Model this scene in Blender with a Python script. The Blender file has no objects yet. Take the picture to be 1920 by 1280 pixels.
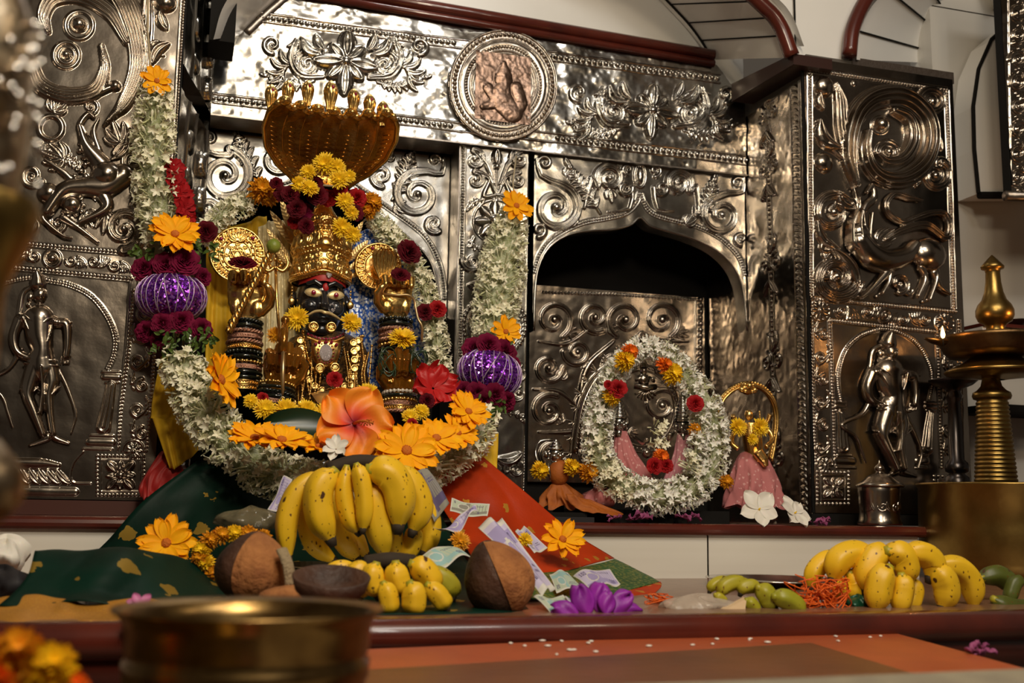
import bpy, math, random
import numpy as np
from mathutils import Vector, Matrix, Euler
random.seed(7); rng = np.random.default_rng(7)
S = bpy.context.scene
COL = S.collection
PI = math.pi
# ------------------------------------------------------------------ camera
FPX, YAW, PITCH, ROLL, HCAM = 2053.0, .2931, .1513, .0161, .1485
_cy, _sy, _cp, _sp, _cr, _sr = math.cos(YAW), math.sin(YAW), math.cos(PITCH), math.sin(PITCH), math.cos(ROLL), math.sin(ROLL)
FW = Vector((_sy*_cp, _cy*_cp, _sp)); _R0 = Vector((_cy, -_sy, 0)); _U0 = _R0.cross(FW)
RT = _R0*_cr + _U0*_sr; UP = -_R0*_sr + _U0*_cr
CAM = Vector((0, 0, HCAM))
cd = bpy.data.cameras.new('camera'); cam = bpy.data.objects.new('camera', cd); COL.objects.link(cam)
M3 = Matrix((RT, UP, -FW)).transposed()
cam.matrix_world = Matrix.Translation(CAM) @ M3.to_4x4()
cd.sensor_width = 36; cd.lens = 36*FPX/1920; cd.clip_start = .05; cd.clip_end = 50
cd.dof.use_dof = True; cd.dof.focus_distance = 2.35; cd.dof.aperture_fstop = 5.0
S.camera = cam
# ------------------------------------------------------------------ light
S.view_settings.view_transform = 'Standard'; S.view_settings.look = 'None'
S.view_settings.gamma = 1; S.view_settings.exposure = 0.0; S.view_settings.use_curve_mapping = False
w = bpy.data.worlds.new('world'); S.world = w; w.use_nodes = True
w.node_tree.nodes['Background'].inputs[0].default_value = (.62, .5, .38, 1)
w.node_tree.nodes['Background'].inputs[1].default_value = .11
def lamp(name, loc, target, power, col, sx, sy):
    l = bpy.data.lights.new(name, 'AREA'); l.shape = 'RECTANGLE'; l.size = sx; l.size_y = sy
    l.energy = power; l.color = col
    o = bpy.data.objects.new(name, l); COL.objects.link(o); o.location = loc
    o.rotation_euler = (Vector(target)-Vector(loc)).to_track_quat('-Z', 'Y').to_euler()
    return o
lamp('tube_light', (.95, -.4, 2.62), (.8, 2.8, .9), 27, (1, .95, .87), 1.3, .26)
lamp('tube_light', (.95, -1.6, 2.5), (.6, 2.8, .8), 13, (1, .95, .87), .16, 1.2)
lamp('vault_fill', (.75, 2.60, 2.0), (.75, 2.86, 1.5), 7.5, (1, .97, .90), .9, .06)  # unseen light added inside the vault to brighten the wall above the beam
lamp('ceiling_lamp', (.35, .4, 2.25), (.4, 2.6, .5), 13, (1, .80, .55), .25, .25)
lamp('front_fill', (.25, -.3, 1.55), (.6, 2.5, .4), 21, (1, .84, .62), .35, .35)  # added fill from the viewer's side, brightens the deity, cloths and flowers
lamp('side_bulb', (1.7, .2, 1.7), (1.2, 2.6, .6), 3.5, (1, .80, .55), .2, .2)

# ------------------------------------------------------------------ pixel -> point helpers (1920x1280 frame)
def ray(px, py): return FW + RT*((px-960)/FPX) - UP*((py-640)/FPX)
def AT(px, py, Y): d = ray(px, py); return CAM + d*(Y/d.y)
def AX(px, py, X): d = ray(px, py); return CAM + d*(X/d.x)
def AZ(px, py, z): d = ray(px, py); return CAM + d*((z-HCAM)/d.z)
def MPP(px, py, Y): return (AT(px+1, py, Y)-AT(px, py, Y)).length*.5 + (AT(px, py+1, Y)-AT(px, py, Y)).length*.5
# ------------------------------------------------------------------ object helpers
def tag(o, label=None, cat=None, group=None, kind=None, category=None):
    cat = cat or category
    if label: o['label'] = label
    if cat: o['category'] = cat
    if group: o['group'] = group
    if kind: o['kind'] = kind
    return o
def empty(name, loc=(0, 0, 0), label=None, cat=None, group=None, kind=None, rot=(0, 0, 0)):
    o = bpy.data.objects.new(name, None); COL.objects.link(o); o.location = loc; o.rotation_euler = rot
    o.empty_display_size = .02
    return tag(o, label, cat, group, kind)
class MB:
    "numpy mesh collector; verts are world coordinates"
    def __init__(s): s.V = []; s.Q = []; s.T = []; s.n = 0
    def add(s, V, Q=None, T=None, m=0, mq=None, mt=None):
        V = np.asarray(V, float).reshape(-1, 3)
        if Q is not None and len(Q):
            Q = np.asarray(Q, int).reshape(-1, 4)
            s.Q.append((Q+s.n, np.full(len(Q), m) if mq is None else np.asarray(mq)))
        if T is not None and len(T):
            T = np.asarray(T, int).reshape(-1, 3)
            s.T.append((T+s.n, np.full(len(T), m) if mt is None else np.asarray(mt)))
        s.V.append(V); s.n += len(V); return s
    def merge(s, o, M=None):
        V, Q, mq, T, mt = o.arrays()
        if M is not None:
            A = np.array(M); V = V @ A[:3, :3].T + A[:3, 3]
        return s.add(V, Q, T, mq=mq, mt=mt)
    def arrays(s):
        V = np.concatenate(s.V) if s.V else np.zeros((0, 3))
        Q = np.concatenate([q for q, _ in s.Q]) if s.Q else np.zeros((0, 4), int)
        mq = np.concatenate([m for _, m in s.Q]) if s.Q else np.zeros(0, int)
        T = np.concatenate([t for t, _ in s.T]) if s.T else np.zeros((0, 3), int)
        mt = np.concatenate([m for _, m in s.T]) if s.T else np.zeros(0, int)
        return V, Q, mq, T, mt
    def inst(s, o, Ms):
        "merge o many times under 4x4 matrices Ms (n,4,4)"
        V, Q, mq, T, mt = o.arrays(); Ms = np.asarray(Ms, float); n = len(Ms); k = len(V)
        W = np.einsum('nij,kj->nki', Ms[:, :3, :3], V) + Ms[:, None, :3, 3]
        off = (np.arange(n)*k)[:, None, None]
        s.add(W.reshape(-1, 3), (Q[None]+off).reshape(-1, 4) if len(Q) else None, (T[None]+off).reshape(-1, 3) if len(T) else None,
              mq=np.tile(mq, n), mt=np.tile(mt, n)); return s
    def mesh(s, name, mats, smooth=True):
        V, Q, mq, T, mt = s.arrays()
        me = bpy.data.meshes.new(name); me.vertices.add(len(V)); me.vertices.foreach_set('co', V.ravel().astype(np.float32))
        nq, nt = len(Q), len(T); me.loops.add(nq*4+nt*3)
        me.loops.foreach_set('vertex_index', np.concatenate([Q.ravel(), T.ravel()]).astype(np.int32))
        me.polygons.add(nq+nt)
        st = np.concatenate([np.arange(nq)*4, nq*4+np.arange(nt)*3]).astype(np.int32)
        me.polygons.foreach_set('loop_start', st)
        me.polygons.foreach_set('material_index', np.concatenate([mq, mt]).astype(np.int32))
        me.polygons.foreach_set('use_smooth', np.full(nq+nt, smooth))
        for m in (mats if isinstance(mats, (list, tuple)) else [mats]): me.materials.append(m)
        me.update(calc_edges=True); me.validate()
        return me
    def build(s, name, mats, parent=None, smooth=True, **tags):
        "link as ONE object; its origin is put at the parent's origin, or at its own base when it is top-level"
        V = np.concatenate(s.V)
        if parent is None: org = Vector(((V[:, 0].min()+V[:, 0].max())/2, (V[:, 1].min()+V[:, 1].max())/2, V[:, 2].min()))
        else:
            p = parent; org = Vector((0, 0, 0))
            while p: org += p.location; p = p.parent
        s.V = [v-np.array(org) for v in s.V]
        o = bpy.data.objects.new(name, s.mesh(name, mats, smooth)); COL.objects.link(o)
        if parent is None: o.location = org
        else: o.parent = parent
        return tag(o, **tags)
    # ---- shapes
    def box(s, a, b, m=0, M=None):
        x0, y0, z0 = a; x1, y1, z1 = b
        V = np.array([(x, y, z) for z in (z0, z1) for y in (y0, y1) for x in (x0, x1)], float)
        if M is not None: A = np.array(M); V = V @ A[:3, :3].T + A[:3, 3]
        return s.add(V, [(0, 2, 3, 1), (4, 5, 7, 6), (0, 1, 5, 4), (2, 6, 7, 3), (0, 4, 6, 2), (1, 3, 7, 5)], m=m)
    def prism(s, P, d, m=0):
        "polygon P (world points, any winding) extruded by vector d; fan caps around centroid"
        P = np.array([tuple(p) for p in P], float); n = len(P); d = np.array(tuple(d), float)
        V = np.concatenate([P, P+d, [P.mean(0)], [P.mean(0)+d]])
        Q = [(i, (i+1) % n, n+(i+1) % n, n+i) for i in range(n)]
        T = [(i, 2*n, (i+1) % n) for i in range(n)] + [(n+i, n+(i+1) % n, 2*n+1) for i in range(n)]
        return s.add(V, Q, T, m=m)
    def tube(s, P, r, n=10, m=0, flat=1.0, caps=True, up=None):
        P = np.array([tuple(p) for p in P], float); k = len(P)
        r = np.full(k, r, float) if np.isscalar(r) else np.asarray(r, float)
        Tn = np.gradient(P, axis=0); Tn /= np.linalg.norm(Tn, axis=1)[:, None]+1e-12
        u = np.array(up, float) if up is not None else (np.array([0, 0, 1.]) if abs(Tn[0][2]) < .9 else np.array([1., 0, 0]))
        A = np.zeros_like(P); u = u-Tn[0]*(u@Tn[0]); u /= np.linalg.norm(u)
        for i in range(k):
            u = u-Tn[i]*(u@Tn[i]); u /= np.linalg.norm(u)+1e-12; A[i] = u
        B = np.cross(Tn, A); t = np.linspace(0, 2*PI, n, endpoint=False)
        V = P[:, None]+r[:, None, None]*(A[:, None]*np.cos(t)[None, :, None]*flat+B[:, None]*np.sin(t)[None, :, None])
        V = V.reshape(-1, 3); i, j = np.meshgrid(np.arange(k-1), np.arange(n), indexing='ij'); j2 = (j+1) % n
        Q = np.stack([i*n+j, i*n+j2, (i+1)*n+j2, (i+1)*n+j], -1).reshape(-1, 4); T = []
        if caps:
            V = np.concatenate([V, P[:1], P[-1:]]); a = k*n
            T = [(a, (q+1) % n, q) for q in range(n)]+[(a+1, (k-1)*n+q, (k-1)*n+(q+1) % n) for q in range(n)]
        return s.add(V, Q, T, m=m)
    def lathe(s, prof, n=32, m=0, M=None, wob=None):
        "prof: list of (r,z) around Z, placed by matrix M"
        p = np.array(prof, float); k = len(p); t = np.linspace(0, 2*PI, n, endpoint=False)
        rr = p[:, 0][:, None]*(1 if wob is None else wob(t[None, :], p[:, 1][:, None]))
        V = np.stack([rr*np.cos(t), rr*np.sin(t), np.repeat(p[:, 1][:, None], n, 1)], -1).reshape(-1, 3)
        i, j = np.meshgrid(np.arange(k-1), np.arange(n), indexing='ij'); j2 = (j+1) % n
        Q = np.stack([i*n+j, i*n+j2, (i+1)*n+j2, (i+1)*n+j], -1).reshape(-1, 4)
        if M is not None: A = np.array(M); V = V @ A[:3, :3].T + A[:3, 3]
        return s.add(V, Q, m=m)
    def ball(s, c, r, n=12, m=0, M=None):
        r = (r, r, r) if np.isscalar(r) else r
        k = max(4, n//2+1); ph = np.linspace(-PI/2, PI/2, k)
        mb = MB().lathe([(math.cos(a), math.sin(a)) for a in ph], n)
        A = Matrix.Translation(tuple(c)) @ (M if M is not None else Matrix()) @ Matrix.Diagonal((*r, 1))
        V, Q, mq, T, mt = mb.arrays(); A = np.array(A); V = V @ A[:3, :3].T + A[:3, 3]
        return s.add(V, Q, m=m)
    def grid(s, G, m=0, closed_v=False):
        "G: (a,b,3) array of points"
        G = np.asarray(G, float); a, b = G.shape[:2]
        i, j = np.meshgrid(np.arange(a-1), np.arange(b if closed_v else b-1), indexing='ij'); j2 = (j+1) % b
        return s.add(G.reshape(-1, 3), np.stack([i*b+j, i*b+j2, (i+1)*b+j2, (i+1)*b+j], -1).reshape(-1, 4), m=m)
def frame(x, y, z, o=(0, 0, 0)):
    M = Matrix((Vector(x).normalized(), Vector(y).normalized(), Vector(z).normalized())).transposed().to_4x4()
    M.translation = Vector(o); return M
def zto(d, o=(0, 0, 0), roll=0.0):
    "matrix whose +Z points along d, at o"
    return Matrix.Translation(Vector(o)) @ Vector(d).to_track_quat('Z', 'Y').to_matrix().to_4x4() @ Matrix.Rotation(roll, 4, 'Z')
def smooth_path(P, n=40):
    "Catmull-Rom through points"
    P = np.array([tuple(p) for p in P], float)
    if len(P) == 2: return P[0]+(P[1]-P[0])*np.linspace(0, 1, n)[:, None]
    E = np.vstack([2*P[0]-P[1], P, 2*P[-1]-P[-2]]); t = np.linspace(0, len(P)-1-1e-9, n); out = []
    for q in t:
        i = int(q); f = q-i; a, b, c, d = E[i:i+4]
        out.append(.5*((2*b)+(c-a)*f+(2*a-5*b+4*c-d)*f*f+(3*b-a-3*c+d)*f**3))
    return np.array(out)
def dup(o, parent=None):
    c = o.copy(); COL.objects.link(c); c.parent = parent
    for ch in list(o.children): dup(ch, c)
    return c
# ------------------------------------------------------------------ materials
MAT = {}
def mat(name, col, rough=.5, metal=0., noise=None, bump=None, spec=.5, sub=0., trans=0., sheen=0., emit=None, alpha=None, coat=0.):
    """noise=(scale, colour2, contrast lo, hi); bump=(scale, strength)"""
    m = bpy.data.materials.new(name); m.use_nodes = True; nt = m.node_tree; b = nt.nodes['Principled BSDF']; MAT[name] = m
    b.inputs['Base Color'].default_value = (*col, 1); b.inputs['Roughness'].default_value = rough; b.inputs['Metallic'].default_value = metal
    b.inputs['Specular IOR Level'].default_value = spec
    if sub: b.inputs['Subsurface Weight'].default_value = sub; b.inputs['Subsurface Radius'].default_value = (.01, .006, .003)
    if trans: b.inputs['Transmission Weight'].default_value = trans
    if sheen: b.inputs['Sheen Weight'].default_value = sheen
    if coat: b.inputs['Coat Weight'].default_value = coat
    if alpha is not None: b.inputs['Alpha'].default_value = alpha
    if emit: b.inputs['Emission Color'].default_value = (*emit[0], 1); b.inputs['Emission Strength'].default_value = emit[1]
    tc = nt.nodes.new('ShaderNodeTexCoord')
    if noise:
        n = nt.nodes.new('ShaderNodeTexNoise'); n.inputs['Scale'].default_value = noise[0]; n.inputs['Detail'].default_value = 5
        nt.links.new(tc.outputs['Object'], n.inputs['Vector'])
        r = nt.nodes.new('ShaderNodeValToRGB'); r.color_ramp.elements[0].position = noise[2]; r.color_ramp.elements[1].position = noise[3]
        r.color_ramp.elements[0].color = (*col, 1); r.color_ramp.elements[1].color = (*noise[1], 1)
        nt.links.new(n.outputs['Fac'], r.inputs['Fac']); nt.links.new(r.outputs['Color'], b.inputs['Base Color'])
    if bump:
        n2 = nt.nodes.new('ShaderNodeTexNoise'); n2.inputs['Scale'].default_value = bump[0]; n2.inputs['Detail'].default_value = 4
        nt.links.new(tc.outputs['Object'], n2.inputs['Vector'])
        bp = nt.nodes.new('ShaderNodeBump'); bp.inputs['Strength'].default_value = bump[1]; bp.inputs['Distance'].default_value = .004
        nt.links.new(n2.outputs['Fac'], bp.inputs['Height']); nt.links.new(bp.outputs['Normal'], b.inputs['Normal'])
    return m
silver = mat('embossed_silver', (.56, .54, .50), .20, 1, noise=(9, (.30, .275, .24), .35, .68), bump=(60, .06))
silver_warm = mat('tarnished_silver', (.52, .46, .39), .21, 1, noise=(7, (.26, .21, .165), .3, .75), bump=(45, .09))
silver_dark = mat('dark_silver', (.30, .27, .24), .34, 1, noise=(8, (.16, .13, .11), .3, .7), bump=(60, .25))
copper = mat('copper_sheet', (.30, .20, .15), .36, 1, noise=(30, (.17, .11, .08), .3, .7), bump=(90, .3))
gold = mat('gilded_metal', (.88, .58, .20), .27, 1, noise=(40, (.66, .38, .09), .4, .75), bump=(120, .18))
gold_dark = mat('aged_gilt', (.80, .45, .11), .27, 1, noise=(25, (.50, .25, .05), .35, .7), bump=(90, .2))
gold_pale = mat('pale_gilt', (.95, .74, .42), .36, 1, noise=(40, (.8, .52, .2), .4, .75))
brass = mat('brass', (.36, .235, .07), .34, 1, noise=(14, (.20, .125, .035), .35, .75), bump=(50, .12))
brass_dark = mat('blackened_brass', (.22, .13, .05), .38, 1, noise=(16, (.07, .04, .02), .35, .7), bump=(60, .2))
bowl_m = mat('smoked_brass', (.30, .19, .07), .30, 1, noise=(30, (.14, .08, .03), .35, .7))
steel = mat('steel', (.68, .66, .62), .18, 1)
marble = mat('white_marble', (.82, .81, .78), .25, 0, noise=(3, (.76, .74, .69), .4, .8), spec=.5)
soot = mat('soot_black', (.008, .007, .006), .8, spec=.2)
redwood = mat('red_stone_trim', (.105, .018, .010), .26, 0, noise=(12, (.065, .013, .009), .35, .7), coat=.3)
# ------------------------------------------------------------------ relief engine: hammered sheets as real height fields
class Relief:
    def __init__(s, P0, U, N, nu, nv, cell, pick):
        "P0 corner, U = unit u axis (z is v axis), N = outward normal; pick(px,py)->world point on the plane"
        s.P0 = np.array(P0, float); s.U = np.array(U, float); s.N = np.array(N, float); s.nu = nu; s.nv = nv; s.c = cell; s.pick = pick
        s.H = np.zeros((nv, nu)); s.mask = None
        s.uu = np.arange(nu)*cell; s.vv = np.arange(nv)*cell
    def uv(s, p):
        w = np.array(tuple(s.pick(*p)))-s.P0; return np.array([w@s.U, w[2]])
    def mpp(s, p): return float(np.linalg.norm(s.uv((p[0]+4, p[1]))-s.uv((p[0]-4, p[1])))+np.linalg.norm(s.uv((p[0], p[1]+4))-s.uv((p[0], p[1]-4))))/16
    def field(s, P, r, pad=0):
        "normalised distance t over the bbox of polyline P (uv) with radii r"
        R = r.max()+pad; u0, v0 = P.min(0)-R; u1, v1 = P.max(0)+R
        i0, i1 = max(0, int(u0/s.c)), min(s.nu, int(u1/s.c)+2); j0, j1 = max(0, int(v0/s.c)), min(s.nv, int(v1/s.c)+2)
        if i1 <= i0 or j1 <= j0: return None
        T = np.full((j1-j0, i1-i0), 9.); Sg = np.zeros_like(T)
        for k in range(len(P)-1):
            a, b = P[k], P[k+1]; rm = max(r[k], r[k+1])
            x0, x1 = max(i0, int((min(a[0], b[0])-rm)/s.c)), min(i1, int((max(a[0], b[0])+rm)/s.c)+2)
            y0, y1 = max(j0, int((min(a[1], b[1])-rm)/s.c)), min(j1, int((max(a[1], b[1])+rm)/s.c)+2)
            if x1 <= x0 or y1 <= y0: continue
            X, Y = np.meshgrid(s.uu[x0:x1], s.vv[y0:y1]); d = b-a; L = d@d+1e-12
            q = np.clip(((X-a[0])*d[0]+(Y-a[1])*d[1])/L, 0, 1)
            dx, dy = X-a[0]-q*d[0], Y-a[1]-q*d[1]
            dist = np.hypot(dx, dy)/(r[k]+(r[k+1]-r[k])*q+1e-9)
            sl = T[y0-j0:y1-j0, x0-i0:x1-i0]; m = dist < sl
            sl[m] = dist[m]; Sg[y0-j0:y1-j0, x0-i0:x1-i0][m] = np.sign(dx*d[1]-dy*d[0])[m]
        return (slice(j0, j1), slice(i0, i1)), T, Sg
    def stroke(s, pts, w, h=1., ridges=0, groove=False, n=None, smooth=True, flat=.5):
        "pts in photo px, w px radius (scalar or list spread along), h = height / radius"
        P = smooth_path([(*p, 0) for p in pts], n or max(6, 8*len(pts)))[:, :2] if smooth and len(pts) > 2 else np.array(pts, float)
        m = s.mpp(P[len(P)//2]); Q = np.array([s.uv(p) for p in P])
        w = np.interp(np.linspace(0, 1, len(P)), np.linspace(0, 1, len(w)), w) if not np.isscalar(w) else np.full(len(P), w)
        r = w*m; f = s.field(Q, r)
        if f is None: return
        sl, T, Sg = f; hh = h*r.max(); prof = np.clip(1-T*T, 0, 1)**flat*hh
        if ridges: prof *= 1-.45*(.5-.5*np.cos(T*Sg*PI*ridges))
        if groove: prof *= 1-.6*np.exp(-(T/.18)**2)
        if h < 0: s.H[sl] = np.minimum(s.H[sl], prof)
        else: s.H[sl] = np.maximum(s.H[sl], prof)
    def dome(s, c, r, h=.8, ry=None):
        m = s.mpp(c); u, v = s.uv(c); R = r*m; Ry = (ry or r)*m; K = max(R, Ry)
        i0, i1 = max(0, int((u-K)/s.c)), min(s.nu, int((u+K)/s.c)+2); j0, j1 = max(0, int((v-K)/s.c)), min(s.nv, int((v+K)/s.c)+2)
        if i1 <= i0 or j1 <= j0: return
        X, Y = np.meshgrid(s.uu[i0:i1], s.vv[j0:j1]); t2 = ((X-u)/R)**2+((Y-v)/Ry)**2
        s.H[j0:j1, i0:i1] = np.maximum(s.H[j0:j1, i0:i1], np.sqrt(np.clip(1-t2, 0, 1))*h*R)
    def ring(s, c, r, w, h=.7, a0=0, a1=360, ry=None):
        a = np.radians(np.linspace(a0, a1, 36)); ry = ry or r
        s.stroke([(c[0]+r*math.cos(t), c[1]+ry*math.sin(t)) for t in a], w, h, smooth=False)
    def beads(s, pts, gap, r, h=.9, rails=0, smooth=False):
        P = smooth_path([(*p, 0) for p in pts], 60)[:, :2] if smooth else np.array(pts, float)
        if rails:
            d = np.gradient(P, axis=0); d /= np.linalg.norm(d, axis=1)[:, None]; nrm = np.stack([-d[:, 1], d[:, 0]], 1)
            for sg in (-1, 1): s.stroke([tuple(p) for p in P+nrm*rails*sg], max(1., r*.42), .8, smooth=False)
        L = np.concatenate([[0], np.cumsum(np.linalg.norm(np.diff(P, axis=0), axis=1))]); k = int(L[-1]/gap)
        for q in np.linspace(0, L[-1], k+1):
            s.dome((np.interp(q, L, P[:, 0]), np.interp(q, L, P[:, 1])), r, h)
    def spiral(s, c, R, turns=1.6, a0=0, sg=1, w=5, ridges=0, boss=.22, h=.8, tail=None):
        "scroll: tail point(s) run into a volute"
        k = int(26*turns); t = np.linspace(0, 1, k); a = np.radians(a0)+sg*t*turns*2*PI; r = R*(1-t)**.8*.92+R*.08
        P = [(c[0]+q*math.cos(b), c[1]+q*math.sin(b)) for q, b in zip(r, a)]
        W = list(w*(1-.55*t))
        if tail: P = list(tail)+P; W = list(np.linspace(w*.35, w, len(tail)+1))[:len(tail)]+W
        s.stroke(P, W, h, ridges, smooth=False) if not tail else s.stroke(P, W, h, ridges, n=len(P)*2)
        s.dome(c, R*boss, .9)
    def leaf(s, a, b, w, bend=0., h=.7, groove=True):
        a, b = np.array(a, float), np.array(b, float); d = b-a; nrm = np.array([-d[1], d[0]]); q = np.linspace(0, 1, 9)
        P = a+d*q[:, None]+nrm*(bend*np.sin(q*PI))[:, None]
        s.stroke([tuple(p) for p in P], list(w*(np.sin(q*PI*.92+.12)**.7)+w*.06), h, groove=groove, smooth=False)
    def palm(s, a, ang, L, n=5, spread=80, w=4, curl=.18):
        "acanthus spray"
        for i in range(n):
            f = (i/(n-1)-.5) if n > 1 else 0; g = math.radians(ang+f*spread); l = L*(1-.35*abs(f)*1.6)
            s.leaf(a, (a[0]+l*math.cos(g), a[1]+l*math.sin(g)), w, curl*(1 if f > 0 else -1)*abs(f)*2)
    def frond(s, pts, L=14, w=3.2, step=7, stem=2.2):
        "curved stem with leaflets both sides"
        P = smooth_path([(*p, 0) for p in pts], 50)[:, :2]; s.stroke([tuple(p) for p in P], [stem*1.3, stem*.6], .8, smooth=False)
        d = np.gradient(P, axis=0); D = np.linalg.norm(d, axis=1); tot = D.sum(); k = max(2, int(tot/step))
        for q in range(1, k+1):
            i = min(49, int(q*49/k)); t = d[i]/D[i]; f = math.sin(PI*(.18+.8*q/k))
            for sg in (-1, 1):
                a = math.atan2(t[1], t[0])+sg*.85; s.leaf(P[i], (P[i][0]+L*f*math.cos(a), P[i][1]+L*f*math.sin(a)), w, -sg*.18)
        s.leaf(P[-1], P[-1]+d[-1]/D[-1]*L*.8, w)
    def flower(s, c, r, n=8, w=None, core=.32, rot=0, sq=1.):
        w = w or r*.34
        for i in range(n):
            a = 2*PI*i/n+rot; s.leaf((c[0]+r*.3*math.cos(a), c[1]+r*.3*math.sin(a)*sq), (c[0]+r*math.cos(a), c[1]+r*math.sin(a)*sq), w, 0, .6, groove=False)
        s.dome(c, r*core, .8)
    def hammer(s, amp, sc):
        "slow dents of a hand-beaten sheet, amp metres, sc metres"
        k = max(3, int(s.nv*s.c/sc)+3), max(3, int(s.nu*s.c/sc)+3); G = rng.normal(size=k)
        yy = np.linspace(0, k[0]-1.001, s.nv); xx = np.linspace(0, k[1]-1.001, s.nu); i = yy.astype(int); j = xx.astype(int)
        fy = (yy-i)[:, None]; fx = (xx-j)[None]; fy = fy*fy*(3-2*fy); fx = fx*fx*(3-2*fx)
        s.H += amp*.42*((G[i][:, j]*(1-fx)+G[i][:, j+1]*fx)*(1-fy)+(G[i+1][:, j]*(1-fx)+G[i+1][:, j+1]*fx)*fy)
    def clip_poly(s, pts, keep_inside=True):
        Q = np.array([s.uv(p) for p in pts]); X, Y = np.meshgrid(s.uu, s.vv); ins = np.zeros(X.shape, bool); n = len(Q)
        for k in range(n):
            x0, y0 = Q[k]; x1, y1 = Q[(k+1) % n]
            if y0 == y1: continue
            c = ((y0 > Y) != (y1 > Y)) & (X < (x1-x0)*(Y-y0)/(y1-y0)+x0); ins ^= c
        m = ins if keep_inside else ~ins; s.mask = m if s.mask is None else s.mask & m
    def mb(s, thresh=None, base=0.):
        X, Y = np.meshgrid(s.uu, s.vv); H = s.H*1.3+base
        V = s.P0+X[..., None]*s.U+Y[..., None]*np.array([0, 0, 1.])+H[..., None]*s.N
        i, j = np.meshgrid(np.arange(s.nv-1), np.arange(s.nu-1), indexing='ij'); Q = np.stack([i*s.nu+j, i*s.nu+j+1, (i+1)*s.nu+j+1, (i+1)*s.nu+j], -1)
        keep = np.ones(Q.shape[:2], bool); m = s.mask
        if thresh is not None: m = (s.H > thresh) if m is None else m & (s.H > thresh)
        if m is not None: keep = m[:-1, :-1] & m[:-1, 1:] & m[1:, 1:] & m[1:, :-1]
        Q = Q[keep]; V = V.reshape(-1, 3)
        if m is not None:
            used = np.unique(Q); mp = np.zeros(len(V), int); mp[used] = np.arange(len(used)); V = V[used]; Q = mp[Q]
        return MB().add(V, Q)
    def build(s, name, mt, parent=None, thresh=None, base=0., **t):
        return s.mb(thresh, base).build(name, mt, parent, **t)
def plateY(x0, x1, z0, z1, Y, cell=.0014):
    "sheet facing the viewer in the plane y=Y"
    return Relief((x0, Y, z0), (1, 0, 0), (0, -1, 0), int((x1-x0)/cell)+1, int((z1-z0)/cell)+1, cell, lambda x, y: AT(x, y, Y))
# ------------------------------------------------------------------ the setting
YT, YL, YN, YB, YP, YR, YK = 1.45, 2.263, 2.5, 2.826, 2.84, 2.94, 3.10
ZL = .12
XR = 1.580           # right return wall
def tiles(name, col, sx, sz, line=.004):
    "marble tiles with dark joints, object space x/z grid"
    m = mat(name, col, .25, 0); nt = m.node_tree; b = nt.nodes['Principled BSDF']; tc = nt.nodes.new('ShaderNodeTexCoord'); sp = nt.nodes.new('ShaderNodeSeparateXYZ')
    nt.links.new(tc.outputs['Object'], sp.inputs[0]); outs = []
    for ax, s_ in (('X', sx), ('Z', sz)):
        if not s_: continue
        a = nt.nodes.new('ShaderNodeMath'); a.operation = 'PINGPONG'; a.inputs[1].default_value = s_/2; nt.links.new(sp.outputs[ax], a.inputs[0])
        c = nt.nodes.new('ShaderNodeMath'); c.operation = 'LESS_THAN'; c.inputs[1].default_value = line/2; nt.links.new(a.outputs[0], c.inputs[0]); outs.append(c.outputs[0])
    o = outs[0]
    if len(outs) == 2:
        mx = nt.nodes.new('ShaderNodeMath'); mx.operation = 'MAXIMUM'; nt.links.new(outs[0], mx.inputs[0]); nt.links.new(outs[1], mx.inputs[1]); o = mx.outputs[0]
    n = nt.nodes.new('ShaderNodeTexNoise'); n.inputs['Scale'].default_value = 4
    m1 = nt.nodes.new('ShaderNodeMix'); m1.data_type = 'RGBA'; m1.inputs[6].default_value = (*col, 1); m1.inputs[7].default_value = (col[0]*.86, col[1]*.84, col[2]*.8, 1)
    nt.links.new(n.outputs[0], m1.inputs[0]); m2 = nt.nodes.new('ShaderNodeMix'); m2.data_type = 'RGBA'; m2.inputs[7].default_value = (.02, .015, .01, 1)
    nt.links.new(o, m2.inputs[0]); nt.links.new(m1.outputs[2], m2.inputs[6]); nt.links.new(m2.outputs[2], b.inputs['Base Color']); return m
marble_tile = tiles('marble_tiles', (.76, .74, .70), .62, 0)
riser_mat = tiles('riser_marble', (.84, .81, .73), .9, 0)
table_mat = mat('brown_stone', (.24, .12, .07), .3, 0, noise=(30, (.17, .08, .045), .35, .7), coat=.2)
dark_wall = mat('dark_plaster', (.10, .085, .07), .7)
def struct(name, mb, m, smooth=False, **t): return mb.build(name, m, None, smooth, kind='structure', **t)
struct('floor', MB().box((-4, -3, -.95), (5, 4.2, -.9)), mat('floor_tile', (.22, .18, .14), .4))
# two-step marble platform
struct('altar_platform', MB().box((-3, YT+.05, -.9), (3.6, 4.0, 0)), table_mat)
tm = MB()
tm.tube([(-3, YT+.035, -.022), (3.6, YT+.035, -.022)], .024, 14); tm.box((-3, YT+.035, -.09), (3.6, YT+.06, -.02))
struct('trim_1', tm, redwood, True)
struct('wall_riser', MB().box((-3, YL+.02, 0), (1.72, YN+1.4, ZL-.025)), riser_mat)
lm = MB().box((-3, YL+.012, ZL-.024), (1.74, 3.2, ZL)); lm.tube([(-3, YL+.014, ZL-.012), (1.74, YL+.014, ZL-.012)], .013, 12)
struct('altar_ledge', lm, redwood, False)
# walls behind the silver
struct('wall_left', MB().box((-1.6, YN+.012, ZL), (-.045, 3.3, 2.2)), dark_wall)
struct('wall_back', MB().box((-.05, YB+.05, AT(860, 262, YP).z+.05), (XR+.02, YB+.30, 2.6)), marble)
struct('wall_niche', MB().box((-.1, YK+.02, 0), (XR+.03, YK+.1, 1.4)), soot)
struct('wall_pier', MB().box((XR+.012, YN+.012, ZL), (2.065, 3.3, 1.40)), dark_wall)
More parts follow.
